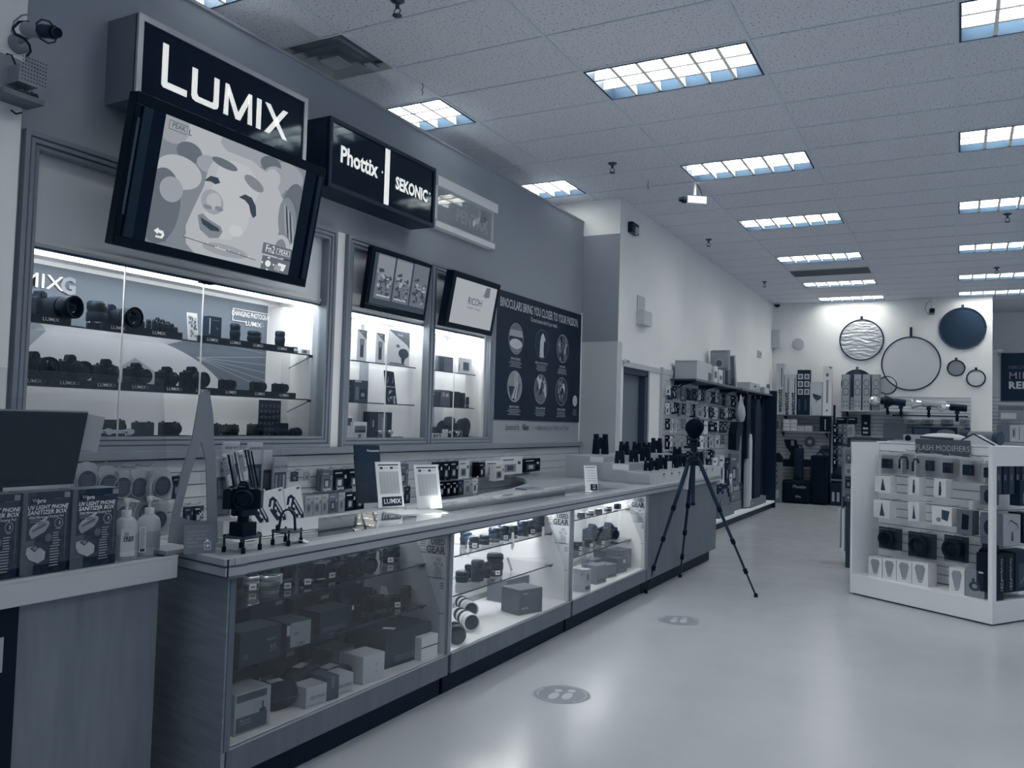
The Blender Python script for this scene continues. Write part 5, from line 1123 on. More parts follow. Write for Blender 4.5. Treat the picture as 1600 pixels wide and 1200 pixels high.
# ================================================================ small wall fittings
def seccam(label,loc,rz,mount='ceiling',s=1.0,m=LG,cap=DK):
    t=TH('security_camera',label,'security camera',loc,rz)
    if mount=='ceiling':
        OB('mount_arm',MB().cyl((0,0,0),(0,0,-.10*s),.012*s,WH).lathe([(.035*s,0),(.035*s,-.01*s)],WH,12),t); z=-.14*s
        OB('cable',MB().tube([(0,.01,0),(-.06*s,-.05*s,-.03*s),(-.10*s,-.07*s,-.10*s),(-.09*s,-.03*s,-.17*s),(-.06*s,0,-.16*s)],.004,BLK),t)
    else:
        OB('mount_arm',MB().cyl((-.16*s,0,-.05*s),(0,0,0),.010*s,LG).lathe([(.04*s,0),(.04*s,.02*s)],LG,12,T3(-.17*s,0,-.05*s)@RY(PI/2)),t); z=0
    OB('housing',rbox(-.09*s,-.03*s,z-.03*s,.07*s,.03*s,z+.03*s,m,.008*s),t)
    OB('lens_block',MB().cyl((.07*s,0,z),(.10*s,0,z),.027*s,cap).cyl((.10*s,0,z),(.125*s,0,z),.018*s,BLKG),t); return t
q=onZ(1086,285,ZC); seccam('white box security camera hanging from the ceiling, black cable looped','x' and (q.x,q.y,ZC-.005),-2.5,s=1.35,m=WH)
q=onY(1456,478,17.6); t=seccam('dark security camera on a bracket at the top of the back wall',(q.x,17.62,3.98),-1.5,s=1.6,m=MG)
# wired camera on the left pilaster
t=TH('security_camera','wired security camera with looped cables on the near left wall','security camera',(0,0,0))
X=XW+.03; pb=onX(27,69,X); a=onX(62,48,X+.22); b_=onX(80,50,X+.30)
OB('mount_plate',MB().lathe([(.045,0),(.045,.02),(.02,.03)],MG2,14,T3(X,pb.y,pb.z)@RY(PI/2)),t)
OB('mount_arm',MB().cyl((X,pb.y,pb.z),tuple(a),.008,MG2),t)
dv=(b_-a).normalized(); OB('housing',MB().cyl(a-dv*.10,a+dv*.02,.032,MG2),t); OB('lens_block',MB().cyl(a+dv*.02,a+dv*.10,.030,DK).cyl(a+dv*.10,a+dv*.13,.022,BLKG),t)
OB('lens_ring',MB().tube([a+dv*.05+Vector((0,.05*math.cos(k*.7),.05*math.sin(k*.7))) for k in range(10)],.004,DK),t)
cc=[onX(x,y,X+.1) for x,y in ((45,34),(30,34),(20,44),(24,54),(38,60),(46,70),(48,80),(42,88))]; OB('cable',MB().tube(cc,.006,DK),t)
cc=[onX(x,y,X+.05) for x,y in ((50,22),(34,24),(22,34),(18,48),(22,58))]; OB('cable',MB().tube(cc,.004,MG2),t)
t=TH('junction_box','weathered grey wall box with perforated front and wires, left edge','junction box',(0,0,0))
q0=onX(2,90,X); q1=onX(47,103,X); y1=Yat(45,X,3.0); y0=Yat(0,X,3.0)
OB('back_plate',MB().box(X,y0-.1,onX(40,170,X).z,X+.012,y1,onX(30,95,X).z,M('plate',.36,.6)),t)
OB('perforated_box',MB().box(X+.012,Yat(9,X,2.95),onX(30,140,X).z,X+.10,Yat(40,X,2.95),onX(30,113,X).z,MG2),t)
g=MB()
for i in range(9):
    for j in range(7): yy=Yat(9,X,2.95)+.012+i*.0135; zz=onX(30,140,X).z+.015+j*.017; g.box(X+.10,yy,zz,X+.1012,yy+.006,zz+.006,DK2)
OB('holes',g,t,kind='stuff')
OB('bracket_shelf',MB().box(X+.0,y0-.05,onX(25,166,X).z,X+.13,Yat(42,X,2.8),onX(25,158,X).z,MG),t); OB('wire_clump',MB().tube([(X+.08,Yat(8+4*k,X,2.85),onX(25,148+ (5 if k%2 else 0),X).z) for k in range(9)],.012,DK2),t)
OB('wires',MB().tube([onX(x,y,X+.04) for x,y in ((10,84),(18,86),(24,100),(27,113))],.004,DK).tube([onX(x,y,X+.04) for x,y in ((17,172),(25,178),(34,176))],.004,DK),t)
# fittings on the white side wall
XS=-3.40
def wbox(name,label,cat,p0,p1,d,m,parts=()):
    a=onX(p0[0],p0[1],XS); b_=onX(p1[0],p1[1],XS); y0,y1=sorted((a.y,b_.y)); z0,z1=sorted((a.z,b_.z)); t=TH(name,label,cat,(XS,(y0+y1)/2,z0)); w_=y1-y0;h=z1-z0
    OB('case',MB().box(0,-w_/2,0,d,w_/2,h,m),t,bevel=.006); return t,w_,h
t,w_,h=wbox('alarm_strobe','small black alarm strobe high on the white side wall','alarm',(981,346),(991,369),.06,DK); OB('strobe_lens',MB().ell((.06,.02,h*.3),(.03,.05,.05),LG,12,8),t)
t,w_,h=wbox('wall_speaker','pale wall speaker box half way up the white side wall','speaker',(995,484),(1008,511),.09,M('spk',.6,.5)); OB('back_plate',MB().box(0,-w_/2,h,.01,w_/2-.05,h+.18,LG2),t)
t,w_,h=wbox('thermostat','small pale thermostat far along the white side wall','thermostat',(1183,548),(1187,559),.04,LG2); OB('dial',MB().box(.04,-w_*.3,h*.3,.045,w_*.3,h*.7,MG2),t)
t,w_,h=wbox('door_sensor','small white sensor above the side doorway','sensor',(974,561),(981,568),.03,WH); OB('sensor_window',MB().box(.03,-w_*.3,h*.3,.034,w_*.3,h*.7,MG),t)
t=TH('wall_speaker','pale box speaker on the back wall beside the corner','speaker',(Xat(1213,17.8,3.3),17.8,3.12),-PI/2); OB('case',MB().prism([(-.13,0),(.10,0),(.10,.36),(-.13,.36)],0,.16,M('spk',.6,.5)),t); OB('grille',MB().box(.16,-.10,.03,.165,.08,.33,LG2),t)
t=TH('wall_clock','pale round clock on the back wall','clock',(Xat(1248,17.8,3.2),17.795,3.20),-PI/2); OB('rim',MB().lathe([(.12,0),(.125,.02),(.11,.03)],LG2,24,RY(PI/2)),t); OB('face',MB().lathe([(.11,.012),(.11,.02)],WALLW,24,RY(PI/2)),t)
g=MB()
for k in range(12): a=k*PI/6; g.box(.021,.085*math.sin(a)-.008,.085*math.cos(a)-.008,.023,.085*math.sin(a)+.008,.085*math.cos(a)+.008,LG)
OB('hour_marks',g,t,kind='stuff')
t=TH('dome_camera','small dark dome camera in the far ceiling corner','security camera',(-3.28,17.6,ZC-.005)); OB('base',MB().lathe([(.08,0),(.08,-.03)],LG2,16),t); OB('dome',MB().ell((0,0,-.035),(.06,.06,.05),BLKG,14,8),t)
# ================================================================ near checkout counter
t=TH('checkout_counter','near wood-grain counter with thick pale top tray, left foreground','counter',(-2.52,2.16,0))
TRAY=M('tray_laminate',.52,.4,k=.55)
OB('top_slab',MB().box(-.75,-1.6,.842,0,0,.915,TRAY),t,bevel=.003)
for a in ((-.012,-1.6,0,0),(-.75,-.012,-.012,0)): OB('raised_lip',MB().box(a[0],a[1],.915,a[2],a[3],.924,TRAY),t)
OB('front_panel',MB().box(-.06,-1.6,0,-.03,-.055,.842,M('checkout_wood',.21,.5,k=.5,noise=.16,nscale=3,grain=(5,5,.7))),t)
OB('end_panel',MB().box(-.72,-.10,0,-.055,-.06,.842,M('gap_dark',.05,.7)),t)
OB('tray_liner',MB().box(-.72,-1.58,.915,-.013,-.013,.917,MG2),t)
# black poster stand against it
t=TH('poster_panel','black floor poster with a white square logo, leaning at the near counter','poster',(-2.548,1.62,.02)); OB('board',MB().box(0,-.6,0,.012,-.035,.82,BLK),t); OB('white_square',MB().box(.012,-.16,.63,.013,-.078,.735,LG),t); TXT(t,'Nikon',(.0145,-.127,.652),.032,BLK,bold=.03,shear=.2)
# ---- UV sanitizer cartons
def uvbox(label,p0,p1):
    X=-2.585; y0=Yat(p0,X,1.0); y1=Yat(p1,X,1.0); w_=y1-y0; h=.262; t=TH('carton',label,'box',(X,(y0+y1)/2,.9175),0,'phone sanitizer cartons'); d=.085
    UB=M('uv_box',.055,.5); OB('box_body',MB().box(-d,-w_/2,0,0,w_/2,h,UB),t,bevel=.0015); OB('top_edge',MB().box(-d+.002,-w_/2+.002,h,-.002,w_/2-.002,h+.001,M('uv_top',.16,.5)),t)
    fl=Flat(x=.0008); W=w_/2
    fl.p(rect(-W,0,-W*.45,h*.42),M('uv_mid',.13,.5)); fl.p(rect(-W,h*.42,-W*.80,h),M('uv_mid',.13,.5)); fl.p(rect(-W*.45,h*.9,W*.7,h),M('uv_d',.03,.5))
    for i in range(5):
        for j in range(8): 
            if (i+j)%3: fl.rs([(-W*.4+i*W*.28,h*(.02+.055*j),-W*.4+i*W*.28+W*.25,h*(.068+.055*j))],M('uv_tile',.035,.5))
    fl.p(rect(W*.72,h*.92,W*.98,h*.985),MG2)
    fl.p([(-W*.72,h*.87),(-W*.26,h*.87),(-W*.24,h*.945),(-W*.70,h*.945)],DK)
    for k in range(4): fl.p(rect(W*.3,h*(.908+.0*k),W*.65,h*.916),MG)
    # open case drawing
    fl.p([(-W*.72,h*.50),(-W*.60,h*.44),(-W*.05,h*.52),(W*.12,h*.60),(W*.10,h*.64),(-W*.1,h*.66),(-W*.62,h*.565),(-W*.74,h*.54)],LG); fl.p([(-W*.60,h*.52),(-W*.05,h*.585),(W*.0,h*.61),(-W*.1,h*.625),(-W*.6,h*.545)],MG)
    fl.p([(-W*.74,h*.545),(-W*.60,h*.60),(-W*.0,h*.70),(W*.06,h*.69),(-W*.02,h*.66),(-W*.5,h*.585)],LG2); fl.p([(-W*.42,h*.615),(-W*.2,h*.65),(-W*.16,h*.64),(-W*.36,h*.605)],MG)
    fl.p([(-W*.82,h*.27),(-W*.70,h*.20),(-W*.3,h*.14),(-W*.02,h*.18),(-W*.0,h*.27),(-W*.2,h*.32),(-W*.45,h*.36),(-W*.80,h*.34)],LG2); fl.p([(-W*.66,h*.33),(-W*.45,h*.28),(-W*.2,h*.345),(-W*.4,h*.38)],DK2); fl.p([(-W*.58,h*.33),(-W*.43,h*.295),(-W*.32,h*.32),(-W*.45,h*.36)],MG2)
    fl.p(poly_e(W*.52,h*.61,W*.20,h*.065,20),MG2); fl.p(poly_e(W*.52,h*.61,W*.155,h*.05,20),UB); fl.p(poly_e(W*.10,h*.44,W*.15,h*.05,16),MG)
    lines(fl,-W*.72,h*.71,-W*.2,4,h*.022,h*.009,MG2,.3); lines(fl,W*.28,h*.50,W*.62,5,h*.032,h*.014,LG,.3,seed=2); lines(fl,W*.18,h*.34,W*.62,8,h*.034,h*.014,LG,.3,seed=4); lines(fl,W*.38,h*.545,W*.66,1,h*.02,h*.008,LG)
    fl.p(rect(W*.80,h*.2,W*.83,h*.8),MG)
    OB('printed_front',fl,t)
    TXT(t,'Vid',(.0102,-W*.56,h*.905),h*.06,LG,bold=.02); TXT(t,'pro',(.0102,-W*.30,h*.898),h*.075,PRN,bold=.03)
    TXT(t,'UV LIGHT PHONE',(.0102,-W*.02,h*.815),h*.070,PRN,bold=.035,shear=.2,sx=.92); TXT(t,'SANITIZER BOX',(.0102,-W*.04,h*.755),h*.070,PRN,bold=.035,shear=.2,sx=1.0); TXT(t,'With Wireless Charging Pad',(.0102,-W*.08,h*.70),h*.045,PRN,bold=.01,shear=.2,sx=.86); TXT(t,'3',(.0102,W*.52,h*.61),h*.06,PRN)
    return t
uvbox('dark phone sanitizer carton with white italic title, rightmost of three',110,181); uvbox('dark phone sanitizer carton with white italic title, middle of three',32,105); uvbox('dark phone sanitizer carton, leftmost of three, cut by the frame',-46,27)
PLM=M('bottle_plastic',.62,.35); 
def pump(label,p_,X,front):
    t=TH('pump_bottle',label,'bottle',(X,Yat(p_,X,1.0),.9175),-.5,'sanitizer pump bottles'); g=MB(); r=.042
    g.lathe([(r*.92,0),(r,.006),(r,.115),(r*.85,.135),(r*.5,.148),(r*.36,.152)],PLM,24); g.v=[(x*.72,y,z) for x,y,z in g.v]; OB('body',g,t)
    OB('fill_level',MB(Matrix.Diagonal((.73,1.008,1,1))).lathe([(r,.007),(r,.09)],M('gel',.42,.3),24),t)
    OB('collar',MB().lathe([(.016,.150),(.017,.172),(.012,.174)],WH,14),t)
    OB('pump_head',MB().cyl((0,0,.172),(0,0,.198),.0055,WH).lathe([(.009,.196),(.011,.21),(.008,.214)],WH,12).prism([(-.010,.205),(.040,.200),(.042,.205),(.012,.216),(-.010,.216)],-.007,.007,WH),t)
    fl=Flat(x=.0315); 
    if front: fl.p(rect(-.020,.012,.028,.112),WH); fl.p(rect(-.008,.084,.006,.098),LG); TXT(t,'FREE',(.033,.006,.075),.020,DK,bold=.05,sx=.8); lines(fl,-.012,.068,.02,1,.01,.003,MG)
    else: fl.p(rect(-.036,.015,-.012,.108),WH); lines(fl,-.033,.10,-.015,12,.006,.002,MG,.3); fl.p(rect(-.032,.018,-.016,.028),DK2)
    OB('paper_label',fl,t); return t
pump('clear pump bottle with a white label reading FREE, left of two',196,-2.63,True); pump('clear pump bottle with its label turned aside, right of two',232,-2.64,False)
# monitor seen on the counter
t=TH('computer_monitor','black computer monitor standing behind the sanitizer cartons','monitor',(-2.86,0,0)); X=0
c=[onX(*p,-2.86) for p in ((138,645),(115,756))]; 
zt=c[0].z; zb=c[1].z; yr0=c[1].y; yr1=c[0].y; yl=yr0-.56
g=MB().prism([(yl,zb),(yr0,zb),(yr1,zt),(yl+(yr1-yr0),zt)],-.03,0,BLK); OB('case',g,t)
g=MB().prism([(yl+.01,zb+.015),(yr0-.008,zb+.015),(yr1-.012,zt-.01),(yl+.02,zt-.01)],0,.001,M('monitor_screen',.005,.12)); OB('screen',g,t)
OB('stand',MB().box(-.06,yr0-.30,.915,-.03,yr0-.24,zb+.1,BLK).box(-.12,yr0-.38,.917,.04,yr0-.16,.925,BLK),t); OB('top_edge',MB().box(-.03,yl+.04,zt,0,yr1,zt+.006,MG2),t)
q=[onX(*p,-2.88) for p in ((138,647),(164,652),(152,707),(126,702))]
OB('note_sheet',MB().add([tuple(v) for v in q]+[(v.x-.001,v.y,v.z) for v in q],[(0,1,2,3),(7,6,5,4)],LG),None,'white paper note taped to the right edge of the monitor','paper')
q=[onX(*p,-2.70) for p in ((78,762),(165,757),(170,766),(70,768))]
OB('paper_stack',MB().box(-2.78,Yat(70,-2.74,.95),.9175,-2.70,Yat(165,-2.74,.95),.93,WH),None,'stack of white paper lying behind the sanitizer cartons','paper')
# ---- shield stand
SHM=M('shield_grey',.24,.45); XH=-2.56
t=TH('shield_stand','grey A-shaped stand of a clear counter shield beside the pump bottles','shield',(0,0,0))
def PX_(l,X): return [ (onX(x,y,X).y,onX(x,y,X).z) for x,y in l]
out=[(311,616),(318,610),(326,612),(332,650),(336,720),(339,858),(262,848),(266,820),(282,740),(300,680)]
inn=[(313,690),(321,720),(323,815),(290,812),(279,806),(296,740)]
A_=PX_(out,XH); I_=PX_(inn,XH)
g=MB(); n=len(A_)
def strip(a,b_): g.prism([a[0],a[1],b_[1],b_[0]],XH,XH+.006,SHM)
# leg pieces as convex prisms around the opening
P=lambda *l: PX_(l,XH)
for poly in (P((311,616),(318,610),(326,612),(332,650),(333,690),(298,690),(300,680)),P((298,690),(313,690),(296,740),(279,806),(268,806),(282,740)),P((313,690),(333,690),(336,720),(338,812),(323,815),(321,720)),P((268,806),(279,806),(290,812),(323,815),(338,812),(339,858),(262,848),(266,820))): g.prism(poly,XH,XH+.006,SHM)
OB('side_support',g,t)
OB('base_bar',MB().box(XH-.10,A_[6][0]-.02,.926,XH+.02,A_[5][0]+.03,.94,SHM),t)
OB('clear_pane',MB().prism([(1.2,.93),(A_[8][0],.96),(A_[0][0],A_[0][1]-.01),(1.2,A_[0][1]+.02)],XH-.04,XH-.037,GL) if False else MB(T3(XH-.02,A_[6][0]+.03,.955)@RZ(.06)@RY(-.13)).box(-.002,-.95,0,.002,0,.62,GL),t)
# caution card
q=onZ(314,857,.926); t=TH('caution_card','small grey acrylic card asking people to use caution and hand sanitizer','sign',(-2.475,Yat(314,-2.475,.97),.9265),-.42)
OB('card',MB(RY(-.12)).box(-.002,-.060,0,0,.055,.105,M('card_grey',.2,.3)),t)
fl=Flat(mtx=RY(-.12)); fl.p(rect(.014,.012,.038,.042),PRN); fl.p(rect(.016,.014,.036,.040),M('card_grey',.2,.3)); fl.p(rect(.020,.042,.030,.050),PRN); fl.p(rect(.024,.020,.028,.034),PRN); fl.p(rect(.019,.025,.033,.029),PRN); OB('bottle_icon',fl,t)
for k,s_ in enumerate(('PLEASE USE CAUTION','TOUCHING THESE','ITEMS — PLEASE USE','AVAILABLE','HAND SANITIZER')): TXT(t,s_,(.001,-.050,.080-.013*k),.0105,LG,bold=0,align='LEFT',mtx=RY(-.12),sx=.78)
# ---- little clear platforms on black posts
def platform(label,px_,py_,w_,dpt,hgt,rz):
    q=onZ(px_,py_,.926); t=TH('acrylic_platform',label,'display stand',(q.x,q.y,.9265),rz)
    OB('plate',MB().prism(poly_e(0,0,dpt/2,w_/2,20),hgt,hgt+.005,ACR,'z'),t); OB('plate_edge',MB().lathe([(1,0),(1,.005)],DK2,24,T3(0,0,hgt)@Matrix.Diagonal((dpt/2+.001,w_/2+.001,1,1))),t)
    for a,b_ in ((-1,-1),(1,-1),(-1,1),(1,1)): OB('post',MB().cyl((a*dpt*.3,b_*w_*.36,0),(a*dpt*.3,b_*w_*.36,hgt+.012),.004,DK).cyl((a*dpt*.3,b_*w_*.36,0),(a*dpt*.3,b_*w_*.36,.022),.008,BLK),t)
    return q
q=platform('round clear platform on black posts under the demo camera',378,861,.15,.14,.055,.2)
t=TH('camera_mount','black cylindrical security mount between platform and demo camera','camera mount',(q.x,q.y,.9265+.06)); OB('base',MB().box(-.035,-.035,0,.035,.035,.05,BLK).cyl((0,0,.05),(0,0,.075),.022,BLK),t); OB('clamp',MB().box(-.03,-.035,.075,.03,.035,.10,DK).cyl((0,-.05,.085),(0,.05,.085),.01,BLK),t)
camera('black demo camera facing the viewer on the round clear platform',(q.x,q.y,.9265+.162),-1.0,w=.135,h=.082,L=.045,r=.036,d=.05,brand='Canon')
q=platform('clear platform on black posts holding an arched wrist strap',448,850,.13,.12,.05,.2)
t=TH('wrist_strap','black arched wrist strap standing on the clear platform','strap',(q.x,q.y,.982),-.9); pts=[(0,-.035+.0*k,0) for k in range(1)]
arc=[(0,.032*math.cos(PI*k/10),.045+.032*math.sin(PI*k/10)*1.3) for k in range(11)]; arc=[(0,.036,0)]+arc+[(0,-.040,0)]
g=MB()
for a,b_ in zip(arc,arc[1:]): g.add([(-.013,a[1],a[2]),(.013,a[1],a[2]),(.013,b_[1],b_[2]),(-.013,b_[1],b_[2]),(-.013,a[1]*.74,a[2]*.93),(.013,a[1]*.74,a[2]*.93),(.013,b_[1]*.74,b_[2]*.93),(-.013,b_[1]*.74,b_[2]*.93)],[(0,1,2,3),(7,6,5,4),(0,4,5,1),(2,6,7,3),(1,5,6,2),(0,3,7,4)],DK)
OB('band',g,t); OB('buckle',MB().box(-.018,-.045,0,.018,-.035,.02,BLK),t)
q=onZ(470,848,.926); OB('curled_tag',MB().prism([(-.03,0),(0,.012),(.03,0),(.032,.002),(0,.015),(-.032,.002)],-.02,.02,WH,'y'),None,'curled white paper tag on the counter beside the strap platform','tag',loc=(q.x,q.y,.9265),rz=.5)
q=onZ(404,845,.926); OB('swing_tag',MB(RY(-.2)).box(-.001,-.014,0,.001,.014,.06,WH).box(.001,-.006,.025,.0015,.006,.037,DK2),None,'small white swing tag beside the demo camera platform','tag',loc=(q.x,q.y,.9265),rz=-.4)
# ---- clear bin of cards with white usb cards
def yz(px_,py_,X): q=onX(px_,py_,X); return q.y,q.z
XB2=-2.60
t=TH('counter_bin','white and clear counter bin holding usb cards and bagged packets','display bin',(XB2,0,.9265)); 
y0=yz(375,830,XB2)[0]; y1,z1=yz(498,806,XB2); z1-=.9265
OB('front_lip',MB().box(-.003,y0,0,0,y1,z1,WH),t); OB('base',MB().box(-.24,y0,0,0,y1,.004,WH),t)
for yy in (y0,y1-.003): OB('clear_side',MB().prism([(-.24,0),(0,0),(0,z1),(-.12,.30),(-.24,.36)],yy,yy+.003,ACR,'y'),t)
OB('inner_step',MB().box(-.24,y0+.004,0,-.10,y1-.004,.07,LG2),t); OB('clear_back',MB().box(-.243,y0,0,-.24,y1,.36,ACR),t)
for n,(a,b_) in enumerate(((398,426),(424,453),(452,481))):
    X=XB2-.035; ya,zb=yz(a,826,X); yb_,zt=yz(b_,762-3*(n-1),X); zb=.932; w_=yb_-ya; h=zt-zb
    t=TH('usb_card','%s white usb card with dark dotted curve in the counter bin'%('left','middle','right')[n],'card',(X,(ya+yb_)/2,zb),0,'usb cards in the bin')
    tl=RY(-.12)@RX(.12); OB('card',MB(tl).box(-.004,-w_/2,0,0,w_/2,h,WH),t); fl=Flat(mtx=tl); W=w_
    fl.p([(-W*.46,h*.62),(-W*.34,h*.80),(-W*.12,h*.84),(W*.08,h*.74),(W*.46,h*.34),(W*.46,h*.22),(W*.30,h*.20),(-W*.02,h*.55),(-W*.2,h*.62)],DK); fl.p([(-W*.40,h*.55),(-W*.30,h*.45),(W*.02,h*.18),(W*.30,h*.18),(-W*.05,h*.55),(-W*.22,h*.66)],DK)
    fl.p([(-W*.34,h*.60),(-W*.22,h*.76),(-W*.10,h*.74),(-W*.26,h*.54)],WH); fl.p([(-W*.02,h*.68),(W*.05,h*.72),(W*.38,h*.34),(W*.32,h*.32)],LG2)
    for yy,zz,r in ((-.06,.56,.06),(.06,.40,.07),(.20,.28,.06),(-.02,.44,.04)): fl.p(poly_e(yy*W,zz*h,W*r,W*r,10),WH)
    fl.p(rect(W*.22,h*.92,W*.42,h*.97),MG); OB('printed_curve',fl,t); TXT(t,'usb',(.003,W*.04,h*.26),.026,WH,bold=.02,mtx=tl)
def packet(label,a,b_,yt,yb2,X,kind,lean=0,grp=None):
    ya,zb=yz(a,yb2,X); yb_,zt=yz(b_,yt,X); w_=abs(yb_-ya); h=zt-zb; t=TH('bagged_packet',label,'packet',(X,(ya+yb_)/2,zb),0,grp); tl=RX(lean)
    CM={'pack':LG2,'pod':LG2,'dk':DK,'dk2':DK2,'tubes':LG}[kind]
    OB('card',MB(tl).box(-.010,-w_/2,0,0,w_/2,h,CM),t); fl=Flat(mtx=tl)
    if kind=='pack': fl.p(rect(-w_*.44,h*.04,w_*.44,h*.68),DK2); fl.p(rect(-w_*.3,h*.38,w_*.3,h*.62),MG); fl.p(rect(-w_*.3,h*.08,w_*.3,h*.32),MG)
    if kind=='tubes':
        fl.p(rect(-w_*.46,h*.03,w_*.46,h*.74),DK2)
        for q in range(3): fl.p(rect(w_*(-.36+.28*q),h*.05,w_*(-.2+.28*q),h*.70),(MG2,MG,LG)[q])
    if kind in('pack','tubes','pod'): OB('printed_face',fl if kind!='pod' else fl.p(rect(-w_*.45,h*.02,-w_*.4,h*.98),MG),t)
    if kind in('pack','tubes'): OB('clear_bag',MB(tl).box(.004,-w_/2-.004,0,.006,w_/2+.004,h*1.1,ACR),t)
    return t,w_,h,tl
t,w_,h,tl=packet('bagged pale-headed card at the back left of the bin',345,375,690,800,-2.80,'pack'); TXT(t,'easy-mul',(.003,0,h*.92),.022,DK,bold=0,mtx=tl)
t,w_,h,tl=packet('bagged pale-headed card at the back middle of the bin',384,411,691,800,-2.80,'pack'); TXT(t,'easy-mul',(.003,0,h*.92),.022,DK,bold=0,mtx=tl)
packet('bagged dark packet right of the tilted sleeves',408,426,703,800,-2.79,'pack')
t,w_,h,tl=packet('twin pack card with two dark items in a clear bag, bin left',333,364,714,812,-2.73,'pack'); TXT(t,'twin',(.003,.0,h*.90),.028,DK,bold=0,mtx=tl); TXT(t,'pack',(.003,.004,h*.80),.028,DK,bold=0,mtx=tl)
packet('bagged packet with dark cylinders, right end of the bin',424,440,722,800,-2.78,'tubes')
t,w_,h,tl=packet('front bagged packet with metal tubes, right end of the bin',425,449,714,806,-2.74,'tubes'); TXT(t,'easy-multi',(.003,0,h*.84),.022,DK,bold=0,mtx=tl)
LE=.30
for n,(a,b_,yt,k,lb) in enumerate(((365,374,706,'pod','left pale sleeve packet with sideways lettering, leaning'),(374,379,706,'dk','dark sleeve just right of the left pale sleeve'),(380,384,706,'pod','thin pale sleeve between two dark sleeves'),(385,389,702,'dk2','grey-dark sleeve left of the pod sleeve'),(390,401,700,'pod','pale sleeve packet reading pod, leaning right'),(402,406,698,'dk','dark sleeve just right of the pod sleeve'),(407,410,698,'dk2','charcoal sleeve, second right of the pod sleeve'),(411,415,700,'dk','dark sleeve at the right end of the leaning row'))):
    t,w_,h,tl=packet(lb,a,b_,yt,796,-2.70+.0*n,k,lean=LE)
    if k=='pod' and n in(0,4):
        o=TXT(t,'pod',(0,0,0),.04,DK); o.matrix_local=tl@T3(.003,0,h*.30)@RX(-PI/2)@FX@Matrix.Diagonal((.045,.04,.04,1)); o=TXT(t,'goods',(0,0,0),.03,DK2); o.matrix_local=tl@T3(.003,0,h*.80)@RX(-PI/2)@FX@Matrix.Diagonal((.032,.03,.03,1))
# ================================================================ slatwall display along the white side wall
YA,YE=10.45,15.9
t=TH('wall_display','tall slatwall display with shelf and base deck along the white side wall','slatwall',(-3.40,YA,0)); Lw=YE-YA; wd=t
OB('backing',MB().box(0,0,.1,.012,Lw,2.19,GROOVE),t)
bm2=MB().box(0,0,0,.016,Lw,.068,SLAT).mesh('slat_board')
for k in range(28): OB('slat_board',bm2,t,loc=(.012,0,2.12-.0725*k))
OB('end_post',MB().box(0,-.03,0,.04,0,2.2,LG2),t); OB('end_post',MB().box(0,Lw,0,.45,Lw+.05,2.15,DK),t); OB('end_post',MB().box(0,Lw-.9,.16,.10,Lw-.84,2.0,DK2),t)
OB('top_shelf',MB().box(.03,.32,2.055,.37,Lw,2.075,DK2),t); OB('shelf_lip',MB().box(.37,.32,2.05,.375,Lw,2.08,MG),t)
for k in range(5): OB('shelf_bracket',MB().prism([(.03,1.95),(.03,2.055),(.34,2.055)],.5+k*1.2,.52+k*1.2,DK,'y'),t)
OB('base_deck',MB().box(.03,0,.10,.44,Lw,.135,WALLW),t); OB('kick_plate',MB().box(.03,0,0,.40,Lw,.10,DK),t)
R=random.Random(11); styles=['dark','grey','pale','white','black','black','pale']
rows=[1.97,1.755,1.54,1.325,1.11]
NUMW=['one','two','three','four','five','six','seven','eight','nine','ten','eleven','twelve','thirteen','fourteen','fifteen','sixteen','seventeen','eighteen','nineteen']
def numw(k):
    k+=1
    if k<20: return NUMW[k-1]
    return ['twenty','thirty','forty','fifty'][k//10-2]+('-'+NUMW[k%10-1] if k%10 else '')
for r_,zt in enumerate(rows):
    y=YA+.04; k=0
    ymax=[14.6,14.2,13.9,13.2,12.6][r_]
    while y<ymax:
        w_=R.choice([.05,.06,.08]) if y<11.5 else R.choice([.07,.09,.11,.13]); h=R.choice([.14,.16,.18,.12]) ; off=.07 if y<10.9 else R.uniform(.07,.18); st=R.choice(styles)
        hang('%s pack %s from the doorway, %s row down, side-wall display'%(st,numw(k),ORD[r_]),y+w_/2,zt-R.choice([0,0,.01,.02]),w_,h,-3.385+off,st,'accessory packs on the side wall display',rz=-.9 if R.random()<.5 else -.3)
        y+=w_+R.choice([.008,.015,.03]); k+=1
hkm=MB().tube([(0,0,0),(.16,0,0),(.19,0,.02)],.003,CHR).mesh('peg_hook')
for r_,zt in enumerate(rows):
    for k in range(20): OB('peg_hook',hkm,t,loc=(.02,.2+k*.17,zt+.004))
def wcart(label,p0,p1,zb,X,hgt,m,pr=None,texts=(),d=.22,rz=0,rot=None,group=None):
    y0=Yat(p0,X,zb+hgt/2); y1=Yat(p1,X,zb+hgt/2); return carton(label,(X-d/2,(y0+y1)/2,zb+.0005),(d,abs(y1-y0),hgt),m,rz,pr,texts,rot=rot,group=group)
ZT=2.0755
def shf(label,y0,y1,h,m,side=None,pr=None,texts=(),d=.26,rz=0): return carton(label,(-3.20,(y0+y1)/2,ZT+.005),(d,y1-y0,h),m,rz,pr,texts,side=side)
shf('large plain white carton on the shelf above the side-wall display',10.9,11.45,.25,LG2,side=((-.5,.9,.5,.93,MG),),d=.30)
shf('carton with two-tone grey side next to the plain white carton',11.52,11.72,.25,LG2,side=((-.3,.0,.4,.45,DK2),(-.3,.5,.4,.9,MG2)),pr=((-.4,.05,.4,.5,MG),))
shf('white carton with grey panel, third on the high shelf',11.86,12.05,.24,WH,side=((-.4,.2,.4,.8,MG2),(-.4,.2,.4,.5,MG)),pr=((-.4,.3,.3,.7,MG),))
shf('white carton with dark handle slot, fourth on the high shelf',12.14,12.36,.21,WH,side=((-.4,.1,.3,.6,MG2),(-.3,.85,.3,.95,DK2)),pr=((-.3,.3,.3,.6,MG),))
